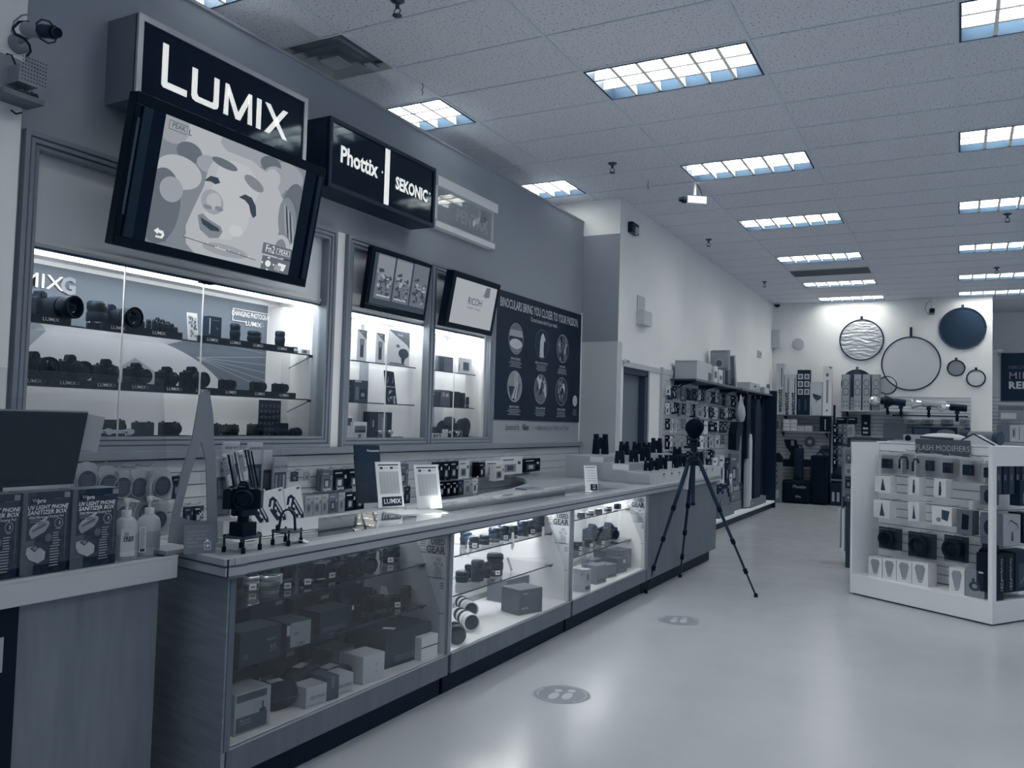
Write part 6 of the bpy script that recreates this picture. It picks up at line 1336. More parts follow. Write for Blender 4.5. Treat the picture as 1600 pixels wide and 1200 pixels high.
shf('narrow dark-sided carton beside the leaning tall cartons',12.42,12.5,.22,MG,side=((-.4,0,.4,.6,DK2),))
t=carton('tall carton with round logo leaning on the high shelf',(-3.20,12.78,ZT+.03),(.26,.17,.52),MG2,0,((-.5,0,.5,.42,M('lt',.12,.5)),),side=((-.48,.5,.48,.95,LG),(-.48,0,.48,.42,M('lt',.12,.5)),(-.3,.55,.2,.70,MG2)),rot=(.16,0,0))
fl=Flat(x=.0865,mtx=RZ(-PI/2)); fl.p(poly_e(0,.33,.07,.07),LG2); fl.p(poly_e(0,.33,.05,.05),MG); OB('round_logo',fl,t)
t=carton('second leaning carton with oval outline on the high shelf',(-3.18,13.06,ZT+.03),(.28,.10,.46),MG2,0,((-.5,.45,.5,1,LG),),side=((-.45,.0,.45,.25,MG),),rot=(.22,0,0))
fl=Flat(x=.141); fl.p(poly_e(0,.26,.035,.16),LG2); fl.p(poly_e(0,.26,.022,.12),MG2); OB('oval_logo',fl,t)
t=carton('third leaning white carton, rear, on the high shelf',(-3.22,13.32,ZT+.03),(.26,.08,.38),LG2,0,None,rot=(.30,0,0))
shf('small white carton with dark oval logo near the shelf end',14.3,15.1,.145,LG2,pr=((poly_e(0,.6,.12,.14,16),DK2),(-.3,.2,.3,.25,MG)),d=.22)
OB('white_bin',MB().box(-3.36,15.3,2.08,-3.05,15.7,2.19,LG2).box(-3.10,15.72,2.08,-3.05,15.78,2.26,MG),None,'small white tray at the far end of the high shelf','tray')
# stacked flat cartons on the deck
dk=[(11.15,11.55,.16,.30,0,'tall grey carton at the near end of the base deck'),(11.62,11.95,.14,.17,0,'grey carton behind the frames on the base deck'),(12.05,12.95,.13,.34,0,'long flat grey carton at the front of the deck, lowest'),(12.55,13.05,.11,.18,.13,'grey carton lying on the long flat carton'),(13.05,14.0,.15,.2,0,'grey carton mid deck, behind the long flat one'),(12.2,13.0,.12,.16,.19,'upper rear grey carton, left pair'),(13.2,14.2,.13,.18,.16,'upper rear grey carton, right pair'),(14.05,15.3,.13,.32,0,'long flat grey carton at the far end of the deck'),(13.5,14.1,.06,.12,.30,'small pale carton topping the rear stack')]
for n,(y0,y1,h,d,dz,lb) in enumerate(dk):
    X=-2.985-(.0 if n in(2,7) else .17)-d/2; carton(lb,(max(X,-3.2),(y0+y1)/2,.1355+dz),(min(d,.3),y1-y0,h),M('deck_box',.17,.7,noise=.05,nscale=10) if n!=8 else LG,0,((-.45,.4,-.3,.6,MG2),),group=None)
for n,y in enumerate((11.3,11.62)): OB('wire_easel',MB().tube([(-2.99,y,.14),(-3.06,y+.05,.40),(-3.0,y+.12,.14)],.014,WH).tube([(-3.0,y+.12,.14),(-3.1,y+.12,.38)],.012,WH),None,['left','right'][n]+' white wire easel at the near corner of the base deck','easel')
# tall hanging things
def vbar(name,label,cat,p0,p1,zt,zb,X,m,d=.06,taper=1.0):
    y0=Yat(p0,X,(zt+zb)/2); y1=Yat(p1,X,(zt+zb)/2); t=TH(name,label,cat,(X,(y0+y1)/2,zb)); w_=(y1-y0)/2; h=zt-zb
    OB('body',MB().prism([(-w_*taper,0),(w_*taper,0),(w_,h*.9),(w_*.5,h),(-w_*.5,h),(-w_,h*.9)],-d/2,d/2,m),t); OB('hanger',MB().cyl((0,0,h),(0,0,h+.05),.006,CHR),t); return t,w_,h
vbar('light_stand','long black light stand bag hanging left of the white tubes','stand',1164,1170,2.0,.95,-3.05,BLK); vbar('white_tube','left white tube leaning beneath the black stand bag','tube',1164,1168,.95,.16,-3.05,LG,.04); vbar('white_tube','right longer white tube leaning on the deck','tube',1169,1173,1.35,.16,-3.02,LG2,.04)
vbar('backdrop_bag','dark blue-black folded backdrop hanging near the display end','fabric',1174,1183,1.95,.25,-3.08,M('navy',.018,.9),.12,1.1); vbar('backdrop_bag','tall dark folded backdrop at the far end of the display','fabric',1184,1190,2.0,.2,-3.20,BLK,.12)
t=TH('hanging_reflector','pale tapered folded reflector hanging before the wall display','reflector',(-2.97,Yat(1157,-2.97,1.72),1.52)); OB('disc',MB().lathe([(.02,0),(.11,.04),(.145,.14),(.12,.24),(.04,.36),(.02,.44)],M('refl',.45,.4),20,Matrix.Diagonal((.5,1.15,1,1))),t); OB('strap',MB().tube([(0,0,.44),(0,.02,.55)],.01,DK),t)
t=TH('camera_sling','black sling bag with straps hanging below the pale reflector','bag',(-3.0,Yat(1150,-3.0,1.3),1.12)); OB('body',MB().prism([(-.25,0),(-.05,-.02),(.05,.22),(.22,.30),(.18,.42),(-.12,.42),(-.24,.25)],-.06,.06,BLK),t); OB('strap',MB().tube([(0,-.25,.25),(0,-.1,.26),(0,.25,.24),(0,.38,.22)],.016,DK).tube([(0,.12,.42),(0,.22,.25),(0,.2,.1)],.012,MG2),t)
q=-3.02
for n,(p_,zt,h,w_,m,lb) in enumerate(((1128,1.02,.42,.10,LG,'white flute-shaped bracket pack low on the display'),(1137,.98,.40,.07,DK,'dark long pack right of the white bracket pack'),(1148,1.03,.50,.18,MG,'grey hanging board with small pictures, low row'),(1134,.62,.24,.16,BLK,'black pouch pack above the cartons'),(1126,.58,.22,.11,DK2,'grey pouch pack at the near end above the cartons'),(1142,.72,.38,.05,WH,'tall white strip pack standing above the cartons'),(1155,.55,.22,.15,MG2,'grey tapered box above the cartons'),(1118,1.0,.34,.09,LG,'pale pack beside the riser, low row'),(1109,.98,.30,.07,DK2,'dark pack nearest the riser, low row'))):
    hang(lb,Yat(p_,-3.15,zt-h/2),zt,w_,h,-3.15,'dark' if m in(DK,BLK,DK2) else('white' if m in(WH,LG) else 'grey'),rz=-.6,d=.05)
# ================================================================ back wall
YB=17.8
t=TH('back_slatwall','pale slatwall panels on the back wall behind shelves and bags','slatwall',(-3.40,YB-.001,0),-PI/2)   # local y -> world +x
def bsl(x0,x1,z0,z1,nm='slat_board'):
    w_=x1-x0; y0=x0+3.40; OB('backing',MB().box(0,y0,z0,.010,y0+w_,z1,GROOVE),t); m=cached(('bs',round(w_,2)),lambda:MB().box(0,0,0,.014,w_,.066,SLAT).mesh('slat_board')); k=0
    while z1-.073*(k+1)>=z0-.001: OB('slat_board',m,t,loc=(.010,y0,z1-.073*(k+1))); k+=1
xa=Xat(1206,YB,1.2); xb=Xat(1299,YB,1.2); bsl(xa,xb,.05,2.02); xc=Xat(1316,YB,1.9); xd=Xat(1517,YB,1.9); bsl(xc,xd,.9,2.13)
XR_=.563
def bY(px0,px1,py0,py1,Y):
    a=onY(px0,py0,Y); b_=onY(px1,py1,Y); return min(a.x,b_.x),max(a.x,b_.x),min(a.z,b_.z),max(a.z,b_.z)
def bbox(label,px0,px1,py0,py1,Y=17.45,d=.15,m=WH,pr=None,texts=(),group=None,name='carton',cat='box',rot=None,z=None):
    x0,x1,z0,z1=bY(px0,px1,py0,py1,Y)
    if z is not None: z0=z
    elif Y in (17.5,17.6): d=17.777-Y
    return carton(label,((x0+x1)/2,Y+d/2,z0),(d,x1-x0,z1-z0),m,-PI/2,pr,texts,group=group,name=name,cat=cat)
def shelfB(label,px0,px1,py,Y,d,m=MG):
    a=onY(px0,py,Y); b_=onY(px1,py,Y); z=(a.z+b_.z)/2; t=TH('wall_shelf',label,'shelf',((a.x+b_.x)/2,YB-.03,z-.02)); w_=(b_.x-a.x)/2
    OB('board',MB().box(-w_,-(YB-.03-Y),0,w_,0,.02,m),t)
    for q in (-w_*.8,w_*.8): OB('bracket',MB().prism([(0,0),(-(YB-.03-Y)*.8,0),(0,-.10)],q-.01,q+.01,DK,'x'),t)
    return z
zs=shelfB('long grey shelf of tall upright cartons on the back wall, left',1216,1300,648.5,17.42,.35)
tc=[(1213,1225,568,647,'tallest white carton with lengthwise lettering',0),(1224.5,1234,585,647,'second white carton with lengthwise lettering',0),(1235,1244,585,647,'third white carton with lengthwise lettering',0)]
for px0,px1,a,b_,lb,_ in tc:
    t=bbox(lb+', back wall shelf',px0,px1,a,b_,m=LG2,z=zs+.001); h=bY(px0,px1,a,b_,17.45); H_=h[3]-h[2]
    TXT(t,'Aurescott' if False else 'westcott',(.077,0,H_*.26),.11,DK,bold=.03,mtx=T3(0,0,0),sx=1.0); o=t.children[-1]; o.matrix_local=T3(.077,0,H_*.27)@RX(PI/2)@FX@Matrix.Diagonal((.13,.13,.13,1))
    fl=Flat(x=.077); fl.p(rect(.02,H_*.55,.035,H_*.92),DK2); OB('printed_line',fl,t)
for n,(px0,px1) in enumerate(((1246,1255),(1256,1265))):
    t=bbox('%s dark patterned tall carton, back wall shelf'%('left' if n==0 else 'right'),px0,px1,578,647,m=DK,z=zs+.001,pr=((-.4,.45,.4,.58,LG2),(-.4,.62,.4,.75,LG2),(-.4,.79,.4,.91,LG2),(poly_e(0,.515,.25,.05,10),MG),(poly_e(0,.685,.25,.05,10),MG),(poly_e(0,.85,.25,.04,10),MG),(-.3,.1,.0,.35,DK2)))
bbox('white carton picturing a dark half-dome beauty dish, back wall shelf',1266,1284,597,647,m=LG2,z=zs+.001,pr=(([(-.3,.66),(.45,.58),(.4,.50),(.15,.44),(-.1,.48),(-.25,.56)],DK2),(.0,.38,.06,.46,DK2),(-.4,.0,-.35,.25,MG)))
t=bbox('tall white carton with a round logo and lengthwise lettering, back wall shelf',1286,1299,572,647,m=WH,z=zs+.001,pr=((poly_e(0,.82,.16,.04,12),MG),([(.1,.98),(.45,.98),(.45,.94)],DK2),(-.1,.25,.12,.72,MG2),(-.1,.08,.1,.12,MG)))
zs2=shelfB('lower narrow shelf of small white cartons on the back wall',1212,1298,673.5,17.45,.3,MG2)
for n,(px0,px1,a) in enumerate(((1224,1234,655),(1235,1245,655),(1246,1257,665),(1258,1269,665))): bbox('%s small white striped carton from the left on the lower back shelf'%ORD[n],px0,px1,a,673,m=LG2,z=zs2+.001,pr=((-.45,.3,.45,.34,MG),(-.45,.6,.45,.64,MG)),group='small white striped cartons')
OB('framed_item',MB().box(-.12,-.05,0,.12,0,.22,MG2).box(-.10,-.052,.03,.10,-.05,.19,DK2),None,'small pale-framed item at the left end of the lower back shelf','frame',loc=(Xat(1209,17.4,1.45),17.45,zs2+.001))
bbox('black carton with white stripe at the right end of the lower back shelf',1281,1296,650,672,m=BLK,z=zs2+.001,pr=((.0,.1,.12,.8,LG),))
t=TH('hanging_bag','black curved strap bag hanging on the back slatwall','bag',(Xat(1241,17.7,1),17.70,bY(1230,1252,689,720,17.7)[2]),-PI/2)
OB('body',MB().prism([(-.10,.0),(.05,-.02),(.12,.12),(.08,.28),(.03,.42),(-.2,.42),(-.16,.28),(-.06,.14)],-.03,.03,BLK),t); OB('strap',MB().tube([(0,-.06,.02),(0,-.05,-.06),(0,.03,-.07),(0,.07,.0)],.012,BLK),t); OB('tag',MB().box(.03,-.06,.30,.033,.0,.40,LG),t)
t=TH('speed_ring','round metal adapter ring hanging on the back slatwall','ring',(Xat(1265,17.7,1.2),17.74,onY(1265,690,17.74).z),-PI/2); OB('rim',MB().lathe([(.09,0),(.10,.02),(.075,.03),(.045,.02),(.04,0)],MG,20,RY(PI/2)),t); OB('hub',MB().lathe([(.04,.005),(.042,.02)],LG2,16,RY(PI/2)),t)
OB('small_bracket',MB().box(-.10,-.08,0,.10,0,.05,DK2).ell((0,-.05,.09),(.08,.05,.05),MG,10,6),None,'small clear-and-dark bracket above the tall black bag','bracket',loc=(Xat(1287,17.6,.95),17.775,onY(1287,707,17.6).z))
def bag(label,px0,px1,py0,py1,Y,d,m,texts=(),name='equipment_bag',bev=.05):
    x0,x1,z0,z1=bY(px0,px1,py0,py1,Y); t=TH(name,label,'bag',((x0+x1)/2,Y+d/2,0.001),-PI/2); w_=x1-x0; OB('body',rbox(-d/2,-w_/2,0,d/2,w_/2,z1,m,bev),t)
    OB('zip',MB().tube([(d/2+.002,-w_*.42,z1*.12),(d/2+.004,-w_*.42,z1*.9),(d/2+.004,w_*.42,z1*.9),(d/2+.002,w_*.42,z1*.12)],.006,DK),t); OB('handle',MB().tube([(0,-.06,z1),(0,-.05,z1+.05),(0,.05,z1+.05),(0,.06,z1)],.012,BLK),t)
    for s_,y,z,sz in texts: TXT(t,s_,(d/2+.006,y*w_,z*z1),sz,LG,bold=.02,shear=.2)
    return t,w_,z1
bag('tall black wheeled equipment bag standing before the back slatwall',1266,1293,711,788,17.2,.3,M('bagk',.006,.8))
t,w_,h=bag('wide black equipment bag with small white words beside the tall bag',1222,1265,749,786,17.15,.3,M('bagk',.006,.8),(('Phottix',.12,.72,.085),('Elite',.08,.30,.06)))
OB('draped_fabric',MB().prism([(-.3,0),(.35,.02),(.35,.16),(-.3,.14)],-.15,.15,BLK),None,'black folded fabric lying on a ledge above the wide black bag','fabric',loc=(Xat(1243,17.5,.7),17.5,.70),rz=-PI/2)
bag('small dark pouch slumped on the wide black bag',1240,1254,735,750,17.3,.15,DK,bev=.03)[0].location.z=.44
t=bbox('tall slim silver carton with black arrow marks on the floor',1206.5,1219.5,722,786,Y=17.0,m=M('silver_box',.2,.5),d=.2,z=.002,pr=((-.3,.12,.3,.32,LG),([(-.15,.92),(.15,.96),(.0,.90)],BLK),([(-.15,.78),(.15,.82),(.0,.76)],BLK),([(-.15,.64),(.15,.68),(.0,.62)],BLK),([(-.2,.46),(.3,.54),(-.05,.44)],BLK)))
OB('black_wrap',MB().prism([(-.09,0),(.09,0),(.09,.10),(.01,.19),(-.09,.08)],-.09,.09,BLK),None,'black peaked wrap on top of the silver carton','fabric',loc=tuple(t.location+Vector((0,0,bY(1206.5,1219.5,722,786,17.0)[3]))),rz=-PI/2)
OB('black_stand_bag',MB().box(-.06,-.06,0,.06,.06,.95,BLK,taper=.7),None,'slim black bag standing left of the silver carton','bag',loc=(Xat(1204,16.9,.4),16.98,.001))
# narrow black rack between the two slatwalls
def rack(px_,Y): return Xat(px_,Y,1.0)
t=TH('accessory_rack','narrow dark rack crowded with black packs between the back slatwalls','rack',(rack(1312,17.4),17.5,0),-PI/2)
OB('upright',MB().box(-.03,-.14,0,.0,-.10,1.95,DK),t); OB('upright',MB().box(-.03,-.21,0,.0,-.18,1.95,DK),t); OB('back_panel',MB().box(-.06,-.1,0,-.03,.18,1.6,DK2),t); OB('base_box',MB().box(-.06,-.15,0,.22,.22,.42,DK),t); TXT(t,'westcott',(.225,-.02,.50),.07,LG); 
fl=Flat(x=.221); [fl.p(rect(y,.08,y+.05,.26),LG) for y in (-.12,-.03,.06,.15)]; OB('white_letters_block',fl,t)
OB('mid_box',MB().box(-.06,-.14,.425,.2,.22,.60,BLK),t)
R=random.Random(3)
for k,zt in enumerate((1.58,1.38,1.16,.95)):
    for q,nm in ((-.09,'left'),(.0,'middle'),(.09,'right')):
        hang('%s dark pack in the narrow back rack, %s tier down'%(nm,ORD[k]),0,0,.075,.19,0,R.choice(['black','dark','grey']),'packs in the narrow rack',rz=-PI/2).location=(t.location.x+q,t.location.y-.05,zt-.19)
# ---- right part : shelf with four cartons, flash heads, packs
zs3=shelfB('white shelf of upright cartons on the back slatwall, right',1311,1418,641.5,17.40,.4,LG2)
for n,(px0,px1) in enumerate(((1315.5,1327),(1334,1346),(1347.5,1360),(1362,1375))):
    bbox('%s upright grey carton with two lamp outlines, from the left'%ORD[n],px0,px1,585,640,m=LG,d=.2,z=zs3+.001,pr=((-.5,.0,-.44,1,DK2),(.44,0,.5,1,DK2),(poly_e(0,.76,.36,.10,14),DK2),(poly_e(0,.76,.30,.085,14),LG),([(-.3,.42),(.3,.42),(.36,.52),(.3,.62),(-.3,.62)],DK2),([(-.25,.44),(.25,.44),(.3,.52),(.25,.60),(-.25,.60)],LG),(-.3,.1,-.1,.14,MG),(.1,.1,.3,.14,MG),(-.3,.22,-.1,.26,MG),(.1,.22,.3,.26,MG)),group='upright lamp cartons')
def flash(label,px_,py_,dish,bodym,L=.30,flip=1,dm=None):
    q=onY(px_,py_,17.35); t=TH('studio_flash_head',label,'flash head',(q.x,17.35,q.z),0); s=flip
    OB('body',MB().cyl((0,0,0),(s*L,0,-.02),.065,bodym),t); OB('reflector',MB().lathe([(.06,0),(.075,.05),(.13,.16),(.125,.165),(.06,.06)],dm or CHR,20,RY(-PI/2*s)@Matrix.Diagonal((dish/.12,dish/.12,1,1))),t)
    if dish<.1: OB('glass_bulb',MB().ell((-s*.12,0,0),(.09,.08,.08),M('bulb',.7,.2),14,8),t)
    OB('bracket',MB().cyl((s*.12,0,-.05),(s*.12,0,-.22),.022,BLK).cyl((s*.12,0,-.20),(s*.12,.1,-.24),.03,BLK),t); OB('knob',MB().cyl((s*.10,-.07,-.1),(s*.14,-.03,-.1),.03,DK),t); return t
flash('black studio flash head with a bright glass dome, leftmost of four',1376,626,.08,BLK,.22); flash('black studio flash head with ribbed body, second of four',1397,628,.12,DK,.20,dm=BLK)
flash('silver studio flash head with long silver body, third of four',1440,630,.10,ALU,.40); flash('black studio flash head with clear glass front, rightmost of four',1484,636,.08,BLK,.28)
x0,x1,z0,z1=bY(1395,1512,648,652,17.5); OB('hanging_rail',MB().box(x0,17.35,z0,x1,17.37,z0+.02,DK).box(x0,17.35,z0,x0+.02,17.8,z0+.02,DK).box(x1-.02,17.35,z0,x1,17.8,z0+.02,DK),None,'thin dark rail carrying the studio flash heads','rail')
bbox('grey square folded cloth pack on the right back slatwall',1380,1417,661,687,Y=17.6,m=M('clothg',.14,.9),d=.08); bbox('black narrow carton hanging above the gondola corner',1346,1359,648,681,Y=17.6,m=BLK,pr=((-.3,.1,.3,.2,LG),(-.3,.3,.3,.4,LG2),(poly_e(0,.6,.2,.06,8),LG)),d=.1)
bbox('pale carton with a curved outline beside the rack',1324,1335,663,684,Y=17.5,m=LG,pr=((poly_e(0,.5,.3,.35,12),MG2),),d=.1); 
for n,(px0,px1) in enumerate(((1307,1320),(1325,1337))): bbox('%s black header card above the back rack'%('left' if n==0 else 'right'),px0,px1,652,662,Y=17.5,m=BLK,pr=((-.4,.6,.4,.8,MG2),),d=.03)
bbox('wide dark pictured carton on the right back slatwall',1425,1496,665,689,Y=17.5,m=DK,d=.12,pr=((-.45,.3,-.1,.8,DK2),(poly_e(.25,.55,.2,.25,14),MG),(-.5,.92,.5,1,MG))); bbox('small dark carton at the right end of the back slatwall',1508,1516,668,680,Y=17.5,m=DK2,d=.1)
for n,(px0,px1) in enumerate(((1412,1436),(1440,1458),(1470,1490),(1500,1515))): bbox('%s pale clear clamshell pack in the strip row on the back wall'%ORD[n],px0,px1,655,663,Y=17.6,m=MG2,d=.06,pr=((-.2,.3,.2,.7,MG),),group='pale clamshell strip packs')
# ---- round reflectors on the wall
def disc(label,cx_,cy_,rx,m,stem=0.10,rim=DK,ripple=False,Y=17.78):
    q=onY(cx_,cy_,Y); r=abs(onY(cx_+rx,cy_,Y).x-onY(cx_-rx,cy_,Y).x)/2; t=TH('round_reflector',label,'reflector',(q.x,Y,q.z),-PI/2,'round reflectors on the back wall')
    OB('fabric',MB().lathe([(r,0),(r*.6,.006),(.001,.008)],m,40,RY(PI/2)),t)
    OB('rim',MB().tube([(.004,r*math.cos(2*PI*k/40),r*math.sin(2*PI*k/40)) for k in range(41)],.012,rim),t); OB('hanging_loop',MB().box(-.005,-.022,r,.01,.022,r+stem,rim),t); return t
SILR=M('crinkled_silver',.62,.30,.55,bump=1.0,bscale=7,grain=(1,1,3)); [setattr(n.inputs['Distance'],'default_value',.03) for n in SILR.node_tree.nodes if n.type=='BUMP']
disc('crinkled silver round reflector, upper left of the group',1346,531,34,SILR,.07); disc('largest pale round reflector, centre of the group',1423,568,46,M('big_refl',.66,.5,bump=.2,bscale=4),.19)
disc('large dark round reflector, upper right of the group',1504,513,36.5,M('dark_refl',.045,.8),.06,rim=DK2); disc('small grey round reflector under the large dark one',1494,575,13.5,MG2,.05); disc('small white round reflector, lowest at the right',1525,591,14.5,M('wr',.68,.6),.05)
disc('dark round reflector half hidden behind upright cartons',1339,600,24,DK2,.06,rim=DK2,Y=17.79); disc('pale round reflector partly behind the biggest one, lower left',1386,602,15,M('wr2',.5,.6),.03,Y=17.79)
# ---- recess at the right : slatwall, poster, cartons
YR=19.3
t=TH('recess_slatwall','slatwall in the recess at the right edge behind the corner','slatwall',(.55,YR,0),-PI/2); x1=2.2
OB('backing',MB().box(0,0,0,.01,1.9,2.25,GROOVE),t); m=MB().box(0,0,0,.014,1.9,.066,SLAT).mesh('slat_board')
for k in range(26): OB('slat_board',m,t,loc=(.01,0,2.2-.073*(k+1)))
OB('fascia',MB().box(-.02,0,2.2,.03,1.9,3.1,M('fascia',.5,.6)),t)
x0,x1,z0,z1=bY(1564,1640,552,627,YR-.05); t=TH('wall_poster','dark poster in the right recess reading MIRRORLESS REINVENTED','poster',(x0,YR-.06,z0),-PI/2); h=z1-z0
OB('board',MB().box(-.02,0,0,0,1.3,h,M('poster_navy',.022,.4)),t); TXT(t,'NIKON Z',(.002,.13,h*.70),.10,MG,bold=0,align='LEFT'); TXT(t,'MIRRORLESS',(.002,.13,h*.52),.20,MG2,bold=.01,align='LEFT',spacing=1.1); TXT(t,'REINVENTED',(.002,.13,h*.32),.19,LG2,bold=.04,align='LEFT',spacing=1.1)
OB('spot_lamp',MB().ell((0,0,0),(.09,.05,.04),LG2,10,6).cyl((0,0,0),(.02,.05,-.1),.01,MG),None,'small pale clip light above the corner of the recess poster','lamp',loc=(.69,18.9,onY(1563,548,18.9).z))
bbox('pale pictured packet in the recess, upper',1560,1600,634,657,Y=19.0,m=MG2,pr=((-.4,.1,.2,.5,LG2),(-.5,.7,.5,1,MG)),d=.1); bbox('grey and white carton in the recess, lower left',1558,1578,664,690,Y=18.9,m=MG,pr=((.0,.0,.5,1,MG),),d=.1); bbox('white carton picturing a small gadget in the recess, lower right',1578,1602,664,690,Y=18.9,m=LG2,pr=((-.4,.2,-.1,.85,LG),(-.28,.3,-.2,.7,DK2),(.1,.1,.14,.9,DK2)),d=.1)
# ================================================================ gondola with flash modifiers
GM=Vector((-.3025,7.75,0)); GR=-math.atan2(.841,-.543)-0.0
GR=math.atan2(-.841,-.543); HW=.645; GH=1.352; DP=.35; BZ=.175
gw=M('gondola_white',.88,.45,k=.5)
gd=TH('display_gondola','white four-sided gondola of flash modifiers standing at the right','display stand',tuple(GM),GR)
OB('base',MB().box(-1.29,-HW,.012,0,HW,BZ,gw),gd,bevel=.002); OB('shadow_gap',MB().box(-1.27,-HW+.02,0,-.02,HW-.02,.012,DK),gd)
OB('end_panel',MB().box(-DP-.3,-HW,BZ,0,-HW+.022,GH,gw),gd); OB('corner_post',MB().box(-.05,HW-.035,BZ,0,HW,GH,gw),gd); OB('core',MB().box(-1.27,-HW+.03,BZ,-DP-.012,HW-.234,GH-.01,GROOVE),gd)
OB('top_cap',MB().box(-DP-.45,-HW,GH-.002,-DP+.005,HW-DP+.3,GH+.012,gw),gd); OB('top_cap',MB().box(-1.29,HW-DP,GH-.002,0,HW,GH+.012,gw) if False else MB().box(-.05,HW-.035,GH,0,HW,GH+.012,gw),gd)
mA=MB().box(-.014,-HW+.022,0,0,HW-.22,.067,gw).mesh('slat_board'); mB=MB().box(-1.27,-.014,0,-DP,0,.067,gw).mesh('slat_board')
k=0
while GH-.073*(k+1)>BZ: 
    OB('slat_board',mA,gd,loc=(-DP,0,GH-.073*(k+1))); OB('slat_board',mB,gd,loc=(0,HW-.22,GH-.073*(k+1))); k+=1
OB('side_header',MB().box(-1.28,HW-.03,GH-.14,-.05,HW,GH+.012,gw),gd)
OB('side_band',MB().box(-1.28,HW-.22,.86,-.05,HW-.215,.93,gw),gd)
hkA=MB().tube([(0,0,0),(.14,0,0),(.16,0,.015)],.003,CHR).mesh('peg_hook')
Gi=(Matrix.Translation(GM)@RZ(GR)).inverted(); nG=RZ(GR).to_3x3()@Vector((1,0,0)); 
def onG(px_,py_,xl):
    d=ray(px_,py_); o=Vector((0,0,HC)); P0=GM+nG*xl; t_=(P0-o).dot(nG)/d.dot(nG); return Gi@(o+d*t_)
def gthing(name,label,cat,px0,px1,py0,py1,xl=-.12,group=None):
    a=onG(px0,(py0+py1)/2,xl); b_=onG(px1,(py0+py1)/2,xl); c0=onG((px0+px1)/2,py1,xl); c1=onG((px0+px1)/2,py0,xl)
    W_=(Matrix.Translation(GM)@RZ(GR))@Vector((xl,(a.y+b_.y)/2,c0.z)); t=TH(name,label,cat,tuple(W_),GR,group); return t,b_.y-a.y,c1.z-c0.z,(a.y+b_.y)/2
CLM=M('clamshell',.30,.25); 
def ghook(y,z,x=-DP): OB('peg_hook',hkA,gd,loc=(x,y,z))
def slipbox(label,px0,px1,py0,py1,pic,m=WH,xl=-.10,d=.09,group=None):
    t,w_,h,y=gthing('carton',label,'box',px0,px1,py0,py1,xl,group); OB('box_body',MB().box(-d,-w_/2,0,0,w_/2,h,m),t); fl=Flat(x=.001)
    for a in pic: fl.p([(u*w_,v*h) for u,v in a[0]],a[1])
    OB('printed_front',fl,t); ghook(y,h+t.location.z+.004); return t
CONE=(([(-.12,.12),(.20,.12),(.08,.6),(.04,.85),(0,.85),(-.04,.6)],DK2),)
for n,(a,b_,c,d) in enumerate(((1366,1399,707,742),(1399,1420,705,742),(1421,1436,708,746),(1436,1462,709,747),(1462,1492,712,751),(1492,1526,715,755),(1529,1549,720,758))):
    t,w_,h,y=gthing('clamshell_pack','%s grey clear clamshell pack in the top row of the gondola'%ORD[n],'clamshell pack',a,b_,c,d,-.14,'top row clamshells'); OB('card',MB().box(-.09,-w_/2,0,-.085,w_/2,h,LG2),t)
    OB('clear_shell',MB().box(-.085,-w_*.45,h*.04,0,w_*.45,h*.9,ACR),t)
    if n in(1,2): OB('curved_grip',MB().tube([(-.02,-w_*.3,h*.25),(-.02,-w_*.3,h*.6),(-.02,-w_*.15,h*.75),(-.02,w_*.2,h*.75),(-.02,w_*.3,h*.6),(-.02,w_*.3,h*.25 if n==1 else h*.6)],.009,DK),t)
    else: OB('dark_filter',MB().box(-.05,-w_*.22,h*.30,-.02,w_*.22,h*.72,DK),t)
    ghook(y,t.location.z+h+.005)
slipbox('white carton with black cone, upper left of the second row',1367,1391,744,769,CONE); slipbox('white carton with black cone, lower left of the third row',1365,1390,782,809,CONE)
FIG=(([(-.1,.1),(.1,.1),(.14,.4),(.08,.85),(-.02,.9),(-.08,.6)],DK2),([(-.0,.6),(.14,.62),(.1,.7),(0,.7)],MG2))
slipbox('white carton with slim dark device, middle of the second row',1419,1436,746,773,FIG); slipbox('white carton with slim dark device, right of the second row',1459,1478,749,777,FIG); slipbox('white carton with black cone, middle of the third row',1419,1436,785,814,CONE)
slipbox('wide white carton with dark hood and ring, third row',1456,1487,792,821,(([(.0,.35),(.3,.25),(.4,.8),(.0,.85)],DK2),(poly_e(-.15,.3,.12,.13,12),MG2))); slipbox('grey clear pack with black pouch, right of the third row',1495,1519,797,835,(([(-.2,.2),(.25,.2),(.3,.8),(-.15,.85)],BLK),),m=MG)
for n,(c,d) in enumerate(((759,789),(806,838))): slipbox('%s grey pack with a dark domed pocket at the right post'%('upper' if n==0 else 'lower'),1531,1550,c,d,((poly_e(.15,.45,.32,.35,14),DK),),m=MG)
for n,(a,b_,c,d) in enumerate(((1362,1398,825,858),(1408,1452,833,872),(1464,1502,838,878),(1523,1549,846,884))):
    t,w_,h,y=gthing('clamshell_pack','%s clear pack holding a black honeycomb ring, lower row'%ORD[n],'clamshell pack',a,b_,c,d,-.12,'honeycomb ring packs'); OB('card',MB().box(-.10,-w_/2,0,-.095,w_/2,h,DK2),t); OB('clear_shell',MB().box(-.095,-w_*.48,0,0,w_*.48,h*.95,ACR),t); r=min(w_,h)*.40
    OB('ring',MB().lathe([(r,0),(r*1.05,.03),(r*.8,.05),(r*.62,.03),(r*.6,.02)],BLK,20,T3(-.06,0,h*.48)@RY(PI/2)),t); OB('honeycomb',MB().lathe([(r*.62,.0),(r*.6,.02)],DK if n!=1 else MG,16,T3(-.06,0,h*.48)@RY(PI/2)),t); ghook(y,t.location.z+h)
CUP=(([(-.14,.22),(.18,.22),(.34,.75),(.22,.9),(-.22,.9),(-.34,.75)],M('cup',.33,.6)),([(-.12,.14),(.14,.14),(.14,.2),(-.12,.2)],MG2))
